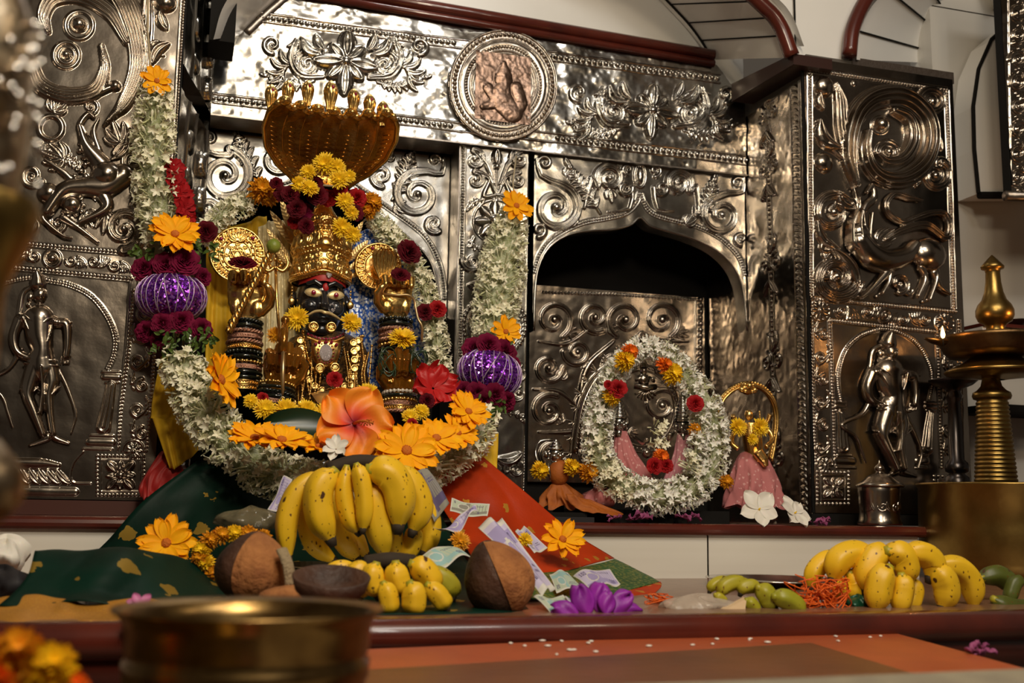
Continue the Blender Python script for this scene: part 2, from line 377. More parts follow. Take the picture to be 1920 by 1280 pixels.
# roof of the two niches and the partition between them
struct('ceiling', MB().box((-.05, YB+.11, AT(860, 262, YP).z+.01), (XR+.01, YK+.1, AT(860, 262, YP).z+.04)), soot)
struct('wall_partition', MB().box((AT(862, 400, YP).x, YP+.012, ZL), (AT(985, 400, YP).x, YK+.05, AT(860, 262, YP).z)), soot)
# ------------------------------------------------------------------ right silver panel
def column_scroll(R, cx, y0, y1, w, k=6, sg=1):
    h = (y1-y0)/k
    for i in range(k):
        s_ = sg*(1 if i % 2 else -1); yc = y0+h*(i+.5); c = (cx-s_*w*.12, yc)
        R.spiral(c, w*.36, 1.25, 90 if s_ > 0 else -90, s_, w*.1, 0, .3, tail=[(cx+s_*w*.3, yc-h*.55), (cx+s_*w*.42, yc-h*.1)])
        for q in range(3): R.leaf((cx+s_*w*.28, yc+h*(-.2+.2*q)), (cx+s_*w*(.5-.04*q), yc+h*(-.42+.22*q)), w*.07, .1)
def row_scroll(R, p0, p1, w, k=3):
    p0, p1 = np.array(p0, float), np.array(p1, float); d = p1-p0; L = np.linalg.norm(d); t = d/L; n = np.array([-t[1], t[0]]); h = L/k
    for i in range(k):
        s_ = 1 if i % 2 else -1; c = p0+t*h*(i+.4)-n*s_*w*.05
        R.spiral(tuple(c), w*.30, 1.3, 0 if s_ > 0 else 180, s_, w*.09, 0, .3)
        for q in range(5): a = c+t*h*(.22+.02*q)+n*w*.3*s_; R.leaf(tuple(a), tuple(c+t*h*(.25+.12*q)-n*s_*w*(.36-.03*q)), w*.07, .12*s_)
def rosette_block(R, x0, y0, x1, y1, n):
    g = 3.2
    for a, b in (((x0, y0), (x1, y0+2)), ((x0, y1), (x1, y1)), ((x0, y0), (x0, y1)), ((x1, y0), (x1, y1))):
        R.beads([a, b], 7.2, 2.3)
    cx, cy, r = (x0+x1)/2, (y0+y1)/2, (x1-x0)*.38
    for a, b in (((x0+7, y0+7), (x1-7, y0+7)), ((x0+7, y1-7), (x1-7, y1-7)), ((x0+7, y0+7), (x0+7, y1-7)), ((x1-7, y0+7), (x1-7, y1-7))): R.stroke([a, b], 1.2, .8, smooth=False)
    for i in range(8):
        a = PI/4*i+PI/8*0; rr = r if i % 2 else r*.78
        R.leaf((cx+r*.34*math.cos(a), cy+r*.34*math.sin(a)), (cx+rr*math.cos(a), cy+rr*math.sin(a)), r*(.26 if i % 2 else .17), 0, .7)
    R.ring((cx, cy), r*.34, 2, .8); R.dome((cx, cy), r*.25, .6)
def panel(name, label, X0, X1, Z0, Z1, deco, figure, matl):
    root = empty(name, ((X0+X1)/2, YN, Z0), label, 'wall panel')
    R = plateY(X0, X1, Z0, Z1, YN); deco(R, root); R.hammer(.0007, .035)
    R.build('relief_sheet', matl, root)
    e = MB().box((X0-.004, YN+.005, Z0), (X1+.004, YN+.0115, Z1)); e.build('backing_board', soot, root, False)
    F = plateY(X0, X1, Z0, Z1, YN); figure(F); F.build('relief_figure', matl, root, thresh=.0012, base=.0012)
    return root
def deco_right(R, root):
    # bead borders
    R.beads([(1519, 132), (1521, 556)], 5.2, 2.6, rails=4.6); R.beads([(1519, 131), (1775, 169)], 5.2, 2.6, rails=4.6)
    R.beads([(1775, 169), (1780, 300), (1784, 420), (1789, 580)], 5.4, 2.7, rails=4.8)
    # plume and great volute
    c = (1664, 272)
    R.stroke([(1600, 352), (1588, 300), (1590, 255), (1606, 212), (1640, 186), (1690, 184), (1730, 215), (1742, 262), (1728, 308), (1690, 336), (1650, 334), (1626, 312), (1618, 280), (1622, 250)], [4, 14, 17, 18, 20, 20, 19, 18, 17, 15, 12, 9, 6], .8, 4)
    R.stroke([(1672, 210), (1700, 225), (1708, 262), (1690, 296), (1660, 304), (1640, 290)], [6, 12, 14, 12, 8, 4], .9, 3)
    R.dome((1650, 235), 13, .9); R.ring((1650, 235), 16, 2.5); R.ring((1664, 286), 22, 3, .8); R.ring((1664, 286), 14, 2.6, .8); R.dome((1664, 286), 8, 1.)
    R.stroke([(1565, 160), (1574, 190), (1577, 235), (1585, 290), (1597, 350)], [4, 13, 15, 12, 3], .6, 5)
    for (x, y, r) in ((1544, 163, 19), (1543, 306, 18), (1600, 313, 10), (1705, 174, 8), (1601, 157, 5), (1655, 166, 4), (1754, 272, 8)):
        R.dome((x, y), r, .55); R.ring((x, y), r*.55, 2, .9); R.dome((x+1, y), r*.3, 1.3)
    R.leaf((1535, 178), (1541, 205), 9, .1); R.leaf((1572, 280), (1534, 228), 14, -.2, .6); R.leaf((1578, 300), (1540, 275), 9, .2)
    R.spiral((1746, 192), 25, 1.5, 200, 1, 8, 3, .35); R.spiral((1752, 330), 27, 1.4, -60, 1, 8, 3, .3); R.spiral((1762, 308), 12, 1.2, 0, -1, 5)
    R.leaf((1728, 320), (1716, 350), 7); R.leaf((1760, 260), (1764, 282), 6)
    # foliage at left
    R.spiral((1560, 400), 37, 1.5, -30, -1, 9, 4, .3); R.spiral((1547, 462), 12, 1.3, 0, 1, 5); R.leaf((1530, 418), (1570, 468), 10, .15)
    R.spiral((1566, 520), 42, 1.5, 20, 1, 11, 5, .25); R.spiral((1545, 510), 14, 1.4, 0, 1, 5); R.leaf((1560, 470), (1606, 540), 12, -.15); R.leaf((1570, 360), (1600, 392), 9, .2)
    for p in ((1545, 485), (1580, 490), (1530, 545), (1608, 545)): R.palm(p, -50, 20, 3, 60, 4)
    # band of scrollwork
    R.beads([(1514, 558), (1793, 584)], 5, 2.2, rails=4); R.beads([(1556, 600), (1757, 622)], 5, 2.2, rails=4)
    R.flower((1537, 582), 17, 12, 4); R.ring((1537, 582), 19, 1.8); R.flower((1771, 605), 16, 12, 4); R.ring((1771, 605), 18, 1.8)
    row_scroll(R, (1558, 580), (1655, 590), 36, 2); row_scroll(R, (1752, 602), (1668, 596), 36, 2); R.ring((1658, 592), 12, 3); R.dome((1658, 592), 6, 1)
    # side columns of scrollwork
    R.beads([(1519, 565), (1524, 700), (1530, 870)], 6, 2.3, rails=4); R.beads([(1556, 602), (1560, 700), (1566, 872)], 6, 2.3, rails=4)
    column_scroll(R, 1542, 606, 862, 30, 6); R.ring((1547, 870), 15, 2, .8, 180, 360); R.flower((1547, 872), 13, 10, 3)
    R.beads([(1758, 624), (1760, 700), (1766, 876)], 6, 2.3, rails=4); column_scroll(R, 1781, 626, 866, 30, 6, -1); R.beads([(1798, 600), (1804, 880)], 6, 2.3, rails=4)
    rosette_block(R, 1533, 884, 1592, 944, 8); rosette_block(R, 1752, 892, 1808, 948, 8)
    # round-headed niche with pillars
    A = [(1577, 752), (1571, 720), (1573, 690), (1586, 655), (1612, 630), (1645, 618), (1663, 617), (1690, 624), (1722, 646), (1742, 680), (1748, 712), (1742, 752)]
    R.beads(A, 4.2, 1.9, rails=3.6, smooth=True)
    for sx, xs in ((1, 1576), (-1, 1745)):
        R.stroke([(xs-10, 754), (xs+10, 756)], 2.4, .9, smooth=False); R.stroke([(xs-9, 762), (xs+9, 763)], 4, .6, smooth=False); R.stroke([(xs-8, 769), (xs+8, 770)], 2, .9, smooth=False)
        R.stroke([(xs, 774), (xs+sx*3, 800), (xs+sx*6, 838)], [7, 9, 12], .35, 3, smooth=False); R.palm((xs+sx*6, 846), -90, 16, 5, 120, 3)
        R.stroke([(xs-6, 853), (xs+20*sx, 854)], 1.8, 1, smooth=False); R.stroke([(xs-8, 863), (xs+24*sx, 864)], 6, .35, smooth=False); R.stroke([(xs-8, 876), (xs+28*sx, 877)], 2, 1, smooth=False)
def beast_right(F):
    "horned beast with a looping tail"
    s = F.stroke
    s([(1606, 455), (1625, 478), (1655, 490), (1690, 482), (1706, 462)], [22, 26, 22, 18, 12], .75, 0); s([(1603, 400), (1600, 425), (1604, 455)], [8, 18, 24], .8, 3)
    F.dome((1604, 438), 20, .9); F.dome((1737, 478), 34, .55, 30); F.ring((1737, 478), 26, 3, 3); F.ring((1737, 478), 17, 3, 3.4); F.dome((1736, 480), 9, 2.1)
    s([(1748, 500), (1752, 522), (1738, 562)], [9, 6, 4], .9); s([(1724, 502), (1730, 524), (1716, 556)], [9, 6, 4], .9); s([(1776, 552), (1760, 540), (1748, 512)], [4, 6, 8], .9)
    s([(1664, 496), (1650, 520), (1614, 556), (1600, 558)], [12, 8, 4.5, 4], .9); s([(1668, 505), (1662, 530), (1650, 550)], [9, 6, 4], .9); s([(1738, 562), (1728, 566)], 4, .8); s([(1650, 550), (1642, 556)], 4, .8)
    s([(1656, 450), (1690, 432), (1732, 424), (1766, 446), (1776, 430), (1768, 404), (1744, 400), (1712, 410), (1688, 418), (1664, 404), (1657, 384), (1672, 366), (1700, 372), (1724, 376)], [4, 8, 10, 8, 8, 7, 6, 6, 6, 6, 6, 6, 7, 3], .9, 3)
    s([(1612, 404), (1622, 386), (1636, 372), (1633, 350), (1622, 362)], [6, 8, 8, 6, 4], .8); F.leaf((1605, 400), (1598, 355), 8, .1); s([(1610, 410), (1600, 380), (1570, 372)], [5, 6, 5], .8)
    for i in range(9): a = PI*2*i/9; F.dome((1648+15*math.cos(a), 486+13*math.sin(a)), 5, .9)
    F.dome((1648, 486), 8, 1.6); F.palm((1640, 455), -30, 42, 6, 60, 6); s([(1634, 400), (1632, 440), (1645, 460)], [3, 5, 4], .8)
    F.spiral((1684, 532), 17, 1.3, 90, -1, 7, 3); F.spiral((1700, 545), 10, 1, 0, 1, 4)
def guardian(F, T, mirror=1):
    "standing crowned attendant; T maps model px -> photo px"
    def s(P, w, h=.8, r=0, **k): F.stroke([T(*p) for p in P], [q*1.22 for q in w] if not np.isscalar(w) else w*1.1, h, r, **k)
    def d(c, r, h=.9, ry=None): F.dome(T(*c), r, h, ry)
    s([(0, -112), (0, -122), (-1, -130)], [13, 10, 5], .9); s([(-12, -116), (12, -114)], 3, 1.2); s([(-12, -108), (12, -106)], 2.2, 1.6)       # crown
    d((3, -95), 14, 1., 17); d((5, -92), 3, 6.2, 5); d((-12, -92), 6, .9, 10); d((-14, -80), 6, 1.); d((0, -100), 2.4, 6); d((9, -100), 2.4, 6)   # head, nose, hair, eyes
    s([(0, -112), (-22, -100), (-28, -72), (-34, -44)], [4, 5, 5, 3], .7)
    s([(2, -78), (1, -62)], [7, 9], .8)
    s([(-24, -58), (0, -60), (28, -52)], [9, 15, 9], .7); s([(1, -58), (2, -34), (6, -12), (4, 6)], [24, 22, 17, 20], .62)  # shoulders, torso
    d((-11, -46), 11, 1.25); d((14, -44), 11, 1.25)
    s([(-18, -62), (0, -48), (22, -58)], 2.4, 6.5); s([(-22, -60), (-4, -22), (10, -14), (20, -34), (24, -56)], 1.8, 8)
    s([(-28, -56), (-36, -30), (-30, -6), (-6, 6), (6, 8)], [10, 9, 7, 6, 5], 1.0)      # arm across
    s([(30, -52), (42, -48), (44, -20), (42, 0)], [9, 9, 7, 6], 1.0); s([(34, -56), (50, -52)], 2.5, 3)                     # bent arm
    for i in range(4): s([(36+i*4, 0), (34+i*4, 12)], 2.2, 2)
    s([(4, 6), (4, 18)], [22, 25], .6); s([(-19, 4), (28, 8)], 2.5, 5.5); s([(-20, 12), (30, 16)], 2.5, 5.5)                   # waist band
    s([(-4, 18), (-12, 44), (-14, 62), (-6, 84), (8, 122)], [16, 15, 10, 9, 6], .9); s([(16, 18), (20, 40), (16, 62), (18, 90), (22, 120)], [15, 13, 9, 7, 6], .8)   # legs
    s([(-26, 52), (-12, 60), (2, 50)], 2.4, 5); s([(2, 54), (18, 62), (34, 48)], 2.4, 5); s([(6, 18), (8, 50), (6, 88)], [3, 2.5, 4], 5)
    s([(8, 120), (14, 128), (-12, 138)], [6, 6, 3], .9); s([(22, 120), (26, 128), (46, 136)], [6, 6, 3], .9); s([(0, 118), (14, 118)], 2, 4)   # feet, anklets
    s([(-26, -10), (-44, 20), (-78, 40), (-54, 62), (-44, 90), (-38, 110)], [6, 4, 3, 3, 3, 2], .8); s([(-50, 20), (-76, 42)], 2.4, 1); s([(30, 20), (44, 50), (56, 90), (50, 120)], [5, 4, 3, 2], .8)
def fig_right(F):
    beast_right(F)
    guardian(F, lambda x, y: (1662+x*1.12, 757+y))
panel('silver_wall_panel', 'tall embossed silver panel on the right, with a horned beast above a guardian figure', 1.577, 2.062, ZL+.03, 1.385, deco_right, fig_right, silver_warm)
# ------------------------------------------------------------------ left silver panel
def deco_left(R, root):
    R.beads([(345, 0), (331, 240), (318, 440)], 5.4, 2.9, rails=6)
    R.beads([(352, -60), (345, 0)], 5.4, 2.9, rails=6)
    R.stroke([(196, 236), (236, 190), (262, 120), (250, 40), (215, -20), (160, -50)], [3, 14, 20, 24, 22, 14], .6, 9)
    R.stroke([(90, 60), (82, 30), (100, 0), (150, -6), (205, 24), (238, 80)], [6, 12, 15, 17, 16, 8], .6, 5)
    R.dome((148, 48), 15, .9); R.ring((148, 48), 26, 4)
    R.stroke([(60, 120), (76, 160), (120, 180), (176, 172), (196, 130), (190, 88)], [10, 16, 18, 16, 10, 6], .62, 6)
    R.ring((124, 104), 24, 4, .8); R.ring((124, 104), 15, 3.4, .8); R.dome((124, 104), 9, 1.); R.stroke([(90, 176), (150, 184), (215, 162)], [8, 12, 7], .6); R.dome((216, 162), 11, .9)
    R.stroke([(276, 0), (272, 60), (262, 140), (236, 200), (210, 222)], [10, 15, 13, 9, 3], .6, 4)
    R.dome((310, 6), 20, .7); R.ring((310, 6), 11, 2.5, .9); R.leaf((300, 24), (312, 56), 10, .1); R.leaf((285, 120), (316, 84), 12, -.2); R.ring((95, 240), 22, 5, .8)
    R.spiral((250, 300), 34, 1.5, 200, 1, 9, 3); R.spiral((232, 430), 40, 1.5, 90, -1, 11, 4); R.spiral((262, 380), 20, 1.3, 0, 1, 6); R.leaf((210, 300), (240, 250), 9, .2)
    for (x, y, r, t0, sg) in ((305, 250, 18, 0, 1), (296, 330, 16, 90, -1), (300, 420, 18, 180, 1), (170, 200, 14, 60, -1), (60, 330, 22, 30, 1), (110, 420, 18, 200, -1), (30, 200, 30, 90, 1), (290, 190, 14, 120, -1)): R.spiral((x, y), r, 1.4, t0, sg, r*.26, 3)
    for (x, y, an, L_) in ((262, 250, -40, 40), (226, 268, -110, 44), (262, 340, 60, 40), (200, 400, 100, 40), (120, 300, 200, 46), (100, 210, -60, 34), (290, 285, 20, 30), (60, 410, 140, 34), (160, 400, 60, 30), (280, 90, 30, 32)): R.palm((x, y), an, L_, 5, 110, L_*.16)
    R.frond([(60, 260), (90, 285), (130, 300), (160, 330)], 16, 4.5, 10); R.frond([(255, 440), (290, 400), (300, 350), (290, 300)], 15, 4.5, 9)
    R.beads([(60, 458), (250, 475)], 7, 2.6, rails=5); R.beads([(0, 499), (246, 523)], 7, 2.6, rails=5)
    R.beads([(-90, 442), (60, 458)], 7, 2.6, rails=5); R.beads([(-90, 490), (0, 499)], 7, 2.6, rails=5)
    R.ring((98, 485), 16, 3); R.dome((98, 485), 10, .9); row_scroll(R, (118, 486), (240, 500), 34, 3); row_scroll(R, (78, 484), (-20, 474), 34, 3)
    R.beads([(0, 532), (40, 522), (72, 520), (92, 526), (130, 534), (170, 554), (200, 590), (216, 630), (214, 665), (202, 692)], 5.4, 2.1, rails=4.2, smooth=True)
    R.stroke([(244, 530), (236, 640), (224, 760), (220, 845)], 1.6, .8); R.beads([(250, 545), (242, 650), (228, 760), (222, 838)], 7, 2.4)
    R.beads([(300, 540), (290, 650), (282, 760), (274, 845)], 7, 2.4); column_scroll(R, 262, 610, 836, 36, 5); column_scroll(R, 274, 520, 610, 36, 2)
    R.ring((250, 845), 20, 2, .8, 180, 360); R.flower((250, 846), 15, 10, 3)
    R.stroke([(192, 697), (224, 697)], 2.2, .9); R.stroke([(196, 706), (222, 707)], 6, .5); R.stroke([(198, 717), (222, 717)], 2, .9)
    R.stroke([(208, 722), (202, 760), (194, 800)], [9, 11, 14], .35, 3); R.palm((196, 810), -90, 16, 5, 120, 3); R.stroke([(170, 816), (212, 817)], 2, 1); R.stroke([(168, 828), (210, 829)], 7, .35); R.stroke([(156, 841), (210, 842)], 2.2, 1)
    R.stroke([(156, 846), (138, 868), (132, 893), (140, 905), (170, 906)], 1.8, .8)
    rosette_block(R, 182, 854, 269, 928, 8)
    R.stroke([(-40, 872), (10, 875), (110, 878)], 2.6, 1); R.stroke([(-40, 866), (70, 868), (110, 872)], [8, 9, 4], .6)
    for i in range(9): R.leaf((-30+i*17, 880), (-22+i*19, 906), 7, .1)
    R.stroke([(-60, 918), (140, 922)], 8, .3)
def fig_left(F):
    s = F.stroke
    s([(230, 330), (196, 350), (160, 352), (120, 360), (90, 400)], [24, 26, 20, 17, 12], .7); F.dome((200, 330), 30, .8, 28)
    s([(170, 272), (150, 240), (165, 216), (176, 222)], [9, 8, 7, 5], .9); s([(188, 290), (176, 250), (186, 224)], [8, 7, 3], .9); s([(150, 240), (162, 275), (190, 310)], [6, 12, 20], .8)
    for i, (x, y) in enumerate(((152, 270), (150, 284), (158, 296), (160, 310), (152, 322), (140, 332))): F.dome((x, y), 7, 1.)
    F.dome((136, 386), 20, .9); F.ring((136, 386), 12, 3, 2)
    for i in range(10): a = PI*2*i/10; F.dome((136+22*math.cos(a), 386+20*math.sin(a)), 5, 1.2)
    F.dome((92, 364), 22, .8); F.ring((92, 364), 13, 3, 2)
    s([(90, 392), (82, 412), (116, 442), (134, 448)], [12, 7, 5, 4], .9); s([(120, 410), (150, 430), (184, 456)], [10, 6, 4], .9); s([(190, 360), (200, 392), (150, 420)], [16, 12, 6], .8); F.palm((180, 340), 60, 52, 5, 60, 7)
    s([(84, 300), (120, 325), (140, 345)], [3, 9, 6], .7)
    guardian(F, lambda x, y: (72+x*1.25, 668+y*1.2))
panel('silver_wall_panel', 'tall embossed silver panel on the left behind the hanging lamp, with a crowned guardian figure', -.62, -.046, AT(150, 936, YN).z, 1.62, deco_left, fig_left, silver_warm)
MB().box((-1.6, YN-.01, ZL+.0005), (-.05, YN+.011, AT(150, 936, YN).z-.002)).build('panel_plinth', mat('plinth_wood', (.07, .02, .012), .4), None, False, label='dark red wooden plinth under the left silver panel', category='plinth', kind='structure')
MB().box((1.56, YN-.01, ZL), (2.07, YN+.011, ZL+.028)).build('panel_plinth', soot, None, False, label='blackened plinth under the right silver panel', category='plinth', kind='structure')
# ------------------------------------------------------------------ beam with medallion
zb = AT(402, 214, YB).z; x0 = AT(396, 200, YB).x; zt = AT(1323, 112, YB).z; 
beam = empty('silver_beam', ((x0+XR)/2, YB, zb), 'embossed silver lintel beam across the top with lotus flowers and a round medallion', 'beam')
R = plateY(x0, XR-.002, zb, zt+.01, YB, .0015)
def bl(x, dy=0): return (x, 214+(x-402)*.1168+dy)      # beam's lower edge
R.beads([bl(400, -30), bl(845, -30)], 10.5, 4.4, .8); R.beads([bl(1045, -30), bl(1400, -30)], 10.5, 4.4, .8); R.stroke([bl(400, -22), bl(1405, -22)], 1.5, .9, smooth=False); R.stroke([bl(400, -38), bl(1405, -38)], 1.5, .9, smooth=False)
tp = lambda x, d=0: (x, 104+(x-1021)*.134+d)
R.beads([tp(470), tp(850)], 10.5, 4.4, .8); R.beads([tp(1020), tp(1345)], 10.5, 4.4, .8); R.stroke([tp(470, 8), tp(1350, 8)], 1.5, .9, smooth=False); R.stroke([tp(470, -8), tp(1350, -8)], 1.5, .9, smooth=False)
def lotus(R, c, k):
    cx, cy = c
    for i, (a, l, w) in enumerate([(-90, 46, 15), (90, 52, 13), (178, 50, 15), (8, 48, 14), (-45, 34, 13), (-135, 34, 13), (45, 36, 12), (135, 36, 12)]):
        a = math.radians(a+4); R.leaf((cx+9*math.cos(a)*k, cy+9*math.sin(a)*k), (cx+l*math.cos(a)*k, cy+l*math.sin(a)*k), w*k, 0, .55)
    R.dome((cx, cy), 10*k, .9)
    for sx in (-1, 1):
        ty = .12*sx
        R.stroke([(cx+sx*44, cy+28+10*ty), (cx+sx*84, cy+22), (cx+sx*100, cy-8), (cx+sx*92, cy-42)], [5, 10, 10, 5], .7, 3)
        R.spiral((cx+sx*72, cy+4+6*ty), 24, 1.4, -60 if sx > 0 else 240, sx, 8, 3)
        R.leaf((cx+sx*50, cy-14), (cx+sx*82, cy-44), 12, .25*sx); R.leaf((cx+sx*42, cy-22), (cx+sx*55, cy-52), 9, .1*sx); R.leaf((cx+sx*58, cy-24), (cx+sx*108, cy-30), 7, -.15*sx)
        for q in range(5): a = math.radians(-60+32*q); R.leaf((cx+sx*(104+4*q), cy+4+4*q+8*ty), (cx+sx*(104+4*q+36*math.cos(a)), cy+6+4*q+34*math.sin(a)), 6, .2*sx)
        R.spiral((cx+sx*138, cy-32+14*ty), 17, 1.3, 90, -sx, 5); R.frond([(cx+sx*60, cy+36+10*ty), (cx+sx*100, cy+44+14*ty), (cx+sx*150, cy+26+14*ty)], 14, 4, 10)
lotus(R, (648, 118), 1.18); lotus(R, (1222, 208), 1.0)
R.hammer(.0034, .09); R.hammer(.0016, .035); R.hammer(.0005, .012)
R.clip_poly([(380, 240), (385, -40), (560, -90), (1323, 112), (1345, 122), (1400, 195), (1430, 360)])
R.build('relief_sheet', silver, beam)
MB().box((x0, YB+.006, zb), (XR-.002, YB+.11, zb+.19)).build('beam_core', soot, beam, False)
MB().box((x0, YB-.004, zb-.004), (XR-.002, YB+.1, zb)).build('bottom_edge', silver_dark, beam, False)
# medallion
YM = YB-.012; mc = (944, 160)
R = plateY(AT(838, 160, YM).x, AT(1052, 160, YM).x, AT(944, 272, YM).z, AT(944, 48, YM).z, YM, .0012)
for rr, w_ in ((100, 2), (83, 2), (63, 1.6), (58, 1.6)): R.ring(mc, rr, w_, .9, ry=rr*1.03)
C = lambda r, n=60: [(mc[0]+r*math.cos(2*PI*i/n), mc[1]+r*1.03*math.sin(2*PI*i/n)) for i in range(n+1)]
R.beads(C(92), 8, 3.6); R.beads(C(70), 5.5, 2.4); R.stroke(C(76), 6, .3, smooth=False); R.hammer(.0006, .03); R.clip_poly(C(103))
med = R.build('medallion', silver_warm, beam)
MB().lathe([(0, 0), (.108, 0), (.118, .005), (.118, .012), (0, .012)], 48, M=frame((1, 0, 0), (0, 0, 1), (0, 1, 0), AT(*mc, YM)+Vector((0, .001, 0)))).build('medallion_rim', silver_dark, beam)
a, b = AT(890, 222, YM-.003), AT(997, 108, YM-.003)
P = plateY(a.x, b.x, a.z, b.z, YM-.004, .0012)
P.stroke([(944, 120), (944, 140)], [6, 16], .2); P.dome((944, 150), 17, .2); P.stroke([(915, 165), (930, 190), (905, 200)], [10, 12, 6], .2); P.stroke([(968, 165), (975, 195), (960, 215)], [12, 13, 8], .2); P.stroke([(944, 160), (940, 185), (960, 210)], [14, 22, 20], .16); P.dome((925, 190), 9, .3); P.dome((972, 190), 9, .3); P.hammer(.001, .02); P.hammer(.0005, .008)
po = P.build('medallion_picture', copper, med); po['label'] = 'small square copper picture'
# ------------------------------------------------------------------ pillar between the niches
def pl(x, y): return (x, y)
xa, xb = AT(861, 400, YP).x, AT(990, 400, YP).x; ztp = AT(930, 279, YP).z+.01
pil = empty('silver_pillar', ((xa+xb)/2, YP, ZL), 'flat silver pillar between the two niches with embossed rosettes, behind the right jasmine string', 'pillar')
R = plateY(xa, xb, ZL, ztp, YP, .0013)
R.beads([(869, 272), (863, 640), (866, 900)], 5.3, 2.6, rails=4.6); R.beads([(996, 290), (990, 640), (984, 920)], 5.3, 2.6, rails=4.6)
for y0 in (0, 400):
    c = (931, 335+y0)
    R.stroke([(931, 285+y0), (931, 400+y0)], 2, 1); R.dome((931, 313+y0), 6, .9); R.leaf((931, 308+y0), (931, 284+y0), 10)
    for sx in (-1, 1):
        R.spiral((931+sx*42, 300+y0), 17, 1.1, -90, -sx, 8, 3, .4, tail=[(931+sx*6, 345+y0), (931+sx*20, 310+y0), (931+sx*40, 286+y0)])
        R.spiral((931+sx*40, 338+y0), 15, 1.1, -90, -sx, 7, 3, .4, tail=[(931+sx*4, 362+y0), (931+sx*16, 332+y0)])
        R.stroke([(931+sx*2, 366+y0), (931+sx*24, 368+y0), (931+sx*14, 340+y0)], [3, 5, 3], .8); R.frond([(931+sx*10, 372+y0), (931+sx*40, 378+y0), (931+sx*52, 390+y0)], 9, 3.4, 9)
R.ring((927, 415), 40, 2, .9); R.flower((927, 415), 36, 8, 9, .36); R.ring((927, 415), 14, 2, .9)
for sx in (-1, 1):
    R.frond([(927+sx*38, 445), (927+sx*42, 460), (927+sx*20, 470)], 9, 3, 8); R.spiral((927+sx*42, 490), 17, 1.1, 180, sx, 8, 3); R.leaf((927+sx*5, 520), (927+sx*48, 535), 12, .2*sx)
    R.spiral((927+sx*38, 880), 17, 1.1, 180, sx, 8, 3); R.leaf((927+sx*5, 860), (927+sx*48, 850), 12, .2*sx)
R.beads([(927+58*math.cos(t), 610+58*math.sin(t)) for t in np.linspace(0, 2*PI, 60)], 9, 4.2); R.ring((927, 610), 50, 2); R.flower((927, 610), 44, 8, 10)
R.hammer(.0007, .03); R.build('relief_sheet', silver, pil)
MB().box((xa, YP+.0055, ZL), (xb, YP+.012, ztp)).build('backing_board', soot, pil, False)
# left flank of the pillar
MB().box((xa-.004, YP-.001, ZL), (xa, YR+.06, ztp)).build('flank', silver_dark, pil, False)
# ------------------------------------------------------------------ spandrel sheets with cusped arches
def spandrel(label, Y, X0, X1, Z0, Z1, inner, outer, deco, extra=None, m=silver):
    root = empty('silver_arch', ((X0+X1)/2, Y, Z1), label, 'arch')
    R = plateY(X0, X1, Z0, Z1, Y, .0013); deco(R)
    ip = smooth_path([(*p, 0) for p in inner], 60)[:, :2]
    R.beads(outer, 5, 2.4, rails=4.4, smooth=True); R.hammer(.0007, .03)
    R.clip_poly([tuple(p) for p in ip]+[(inner[-1][0]+60, inner[-1][1]+500), (inner[0][0]-60, inner[0][1]+500)] if extra is None else extra(ip), False)
    R.build('relief_sheet', m, root)
    L = np.array([tuple(AT(*p, Y)) for p in ip]); s_ = MB()
    G = np.stack([L+[0, -.003, 0], L+[0, .03, 0], L+[0, .055, 0]], 1); s_.grid(G); s_.tube(L+[0, -.001, 0], .0035, 8); s_.build('arch_lip', m, root)
    return root
inner2 = [(1001, 620), (1003, 545), (1010, 500), (1030, 463), (1066, 440), (1110, 432), (1150, 430), (1182, 422), (1200, 408), (1220, 424), (1255, 434), (1300, 448), (1345, 470), (1376, 502), (1393, 545), (1401, 620)]
outer2 = [(1001, 510), (1014, 473), (1040, 443), (1090, 418), (1140, 408), (1175, 398), (1193, 380), (1200, 362), (1208, 382), (1224, 400), (1260, 412), (1310, 425), (1352, 447), (1385, 480), (1398, 515)]
def deco2(R):
    R.spiral((1042, 390), 44, 1.6, -60, 1, 9, 3, .22, tail=[(1006, 300), (1014, 330), (1050, 345)]); R.spiral((1021, 306), 13, 1.3, 180, 1, 5); R.spiral((1010, 432), 13, 1.2, 90, -1, 6, 0)
    R.frond([(1125, 400), (1105, 370), (1085, 345), (1068, 315)], 24, 6, 13); R.spiral((1142, 335), 27, 1.6, 150, 1, 8, 4, .25, tail=[(1095, 390), (1108, 335)]); R.spiral((1172, 354), 14, 1.4, 0, 1, 5, tail=[(1140, 398), (1180, 392)])
    R.spiral((1176, 318), 10, 1.2, 90, 1, 4); R.palm((1142, 355), 80, 26, 3, 50, 5); R.dome((1200, 330), 7, .7, 17); R.ring((1200, 330), 11, 2.4, .9, ry=22)
    for q in range(6): R.dome((1200, 300+q*4), 2.5); 
    R.spiral((1228, 320), 12, 1.2, 90, -1, 4); R.spiral((1240, 354), 14, 1.4, 180, -1, 5, tail=[(1262, 396), (1232, 392)]); R.spiral((1270, 345), 26, 1.6, 30, -1, 8, 4, .25, tail=[(1310, 400), (1305, 350)])
    R.frond([(1290, 415), (1315, 392), (1330, 365), (1338, 338)], 22, 6, 13); R.spiral((1352, 404), 36, 1.6, -120, -1, 8, 3, .22, tail=[(1392, 335), (1390, 360), (1365, 362)]); R.spiral((1382, 344), 11, 1.3, 0, -1, 5); R.spiral((1388, 448), 12, 1.2, 90, 1, 5); R.palm((1285, 420), -40, 24, 4, 80, 4); R.palm((1080, 420), -140, 22, 4, 80, 4); R.palm((1060, 330), -60, 22, 3, 60, 4)
spandrel('scroll-embossed silver arch sheet over the right niche', YP, AT(1001, 400, YP).x, XR-.003, AT(1200, 600, YP).z, AT(1000, 288, YP).z+.06, inner2, outer2, deco2)
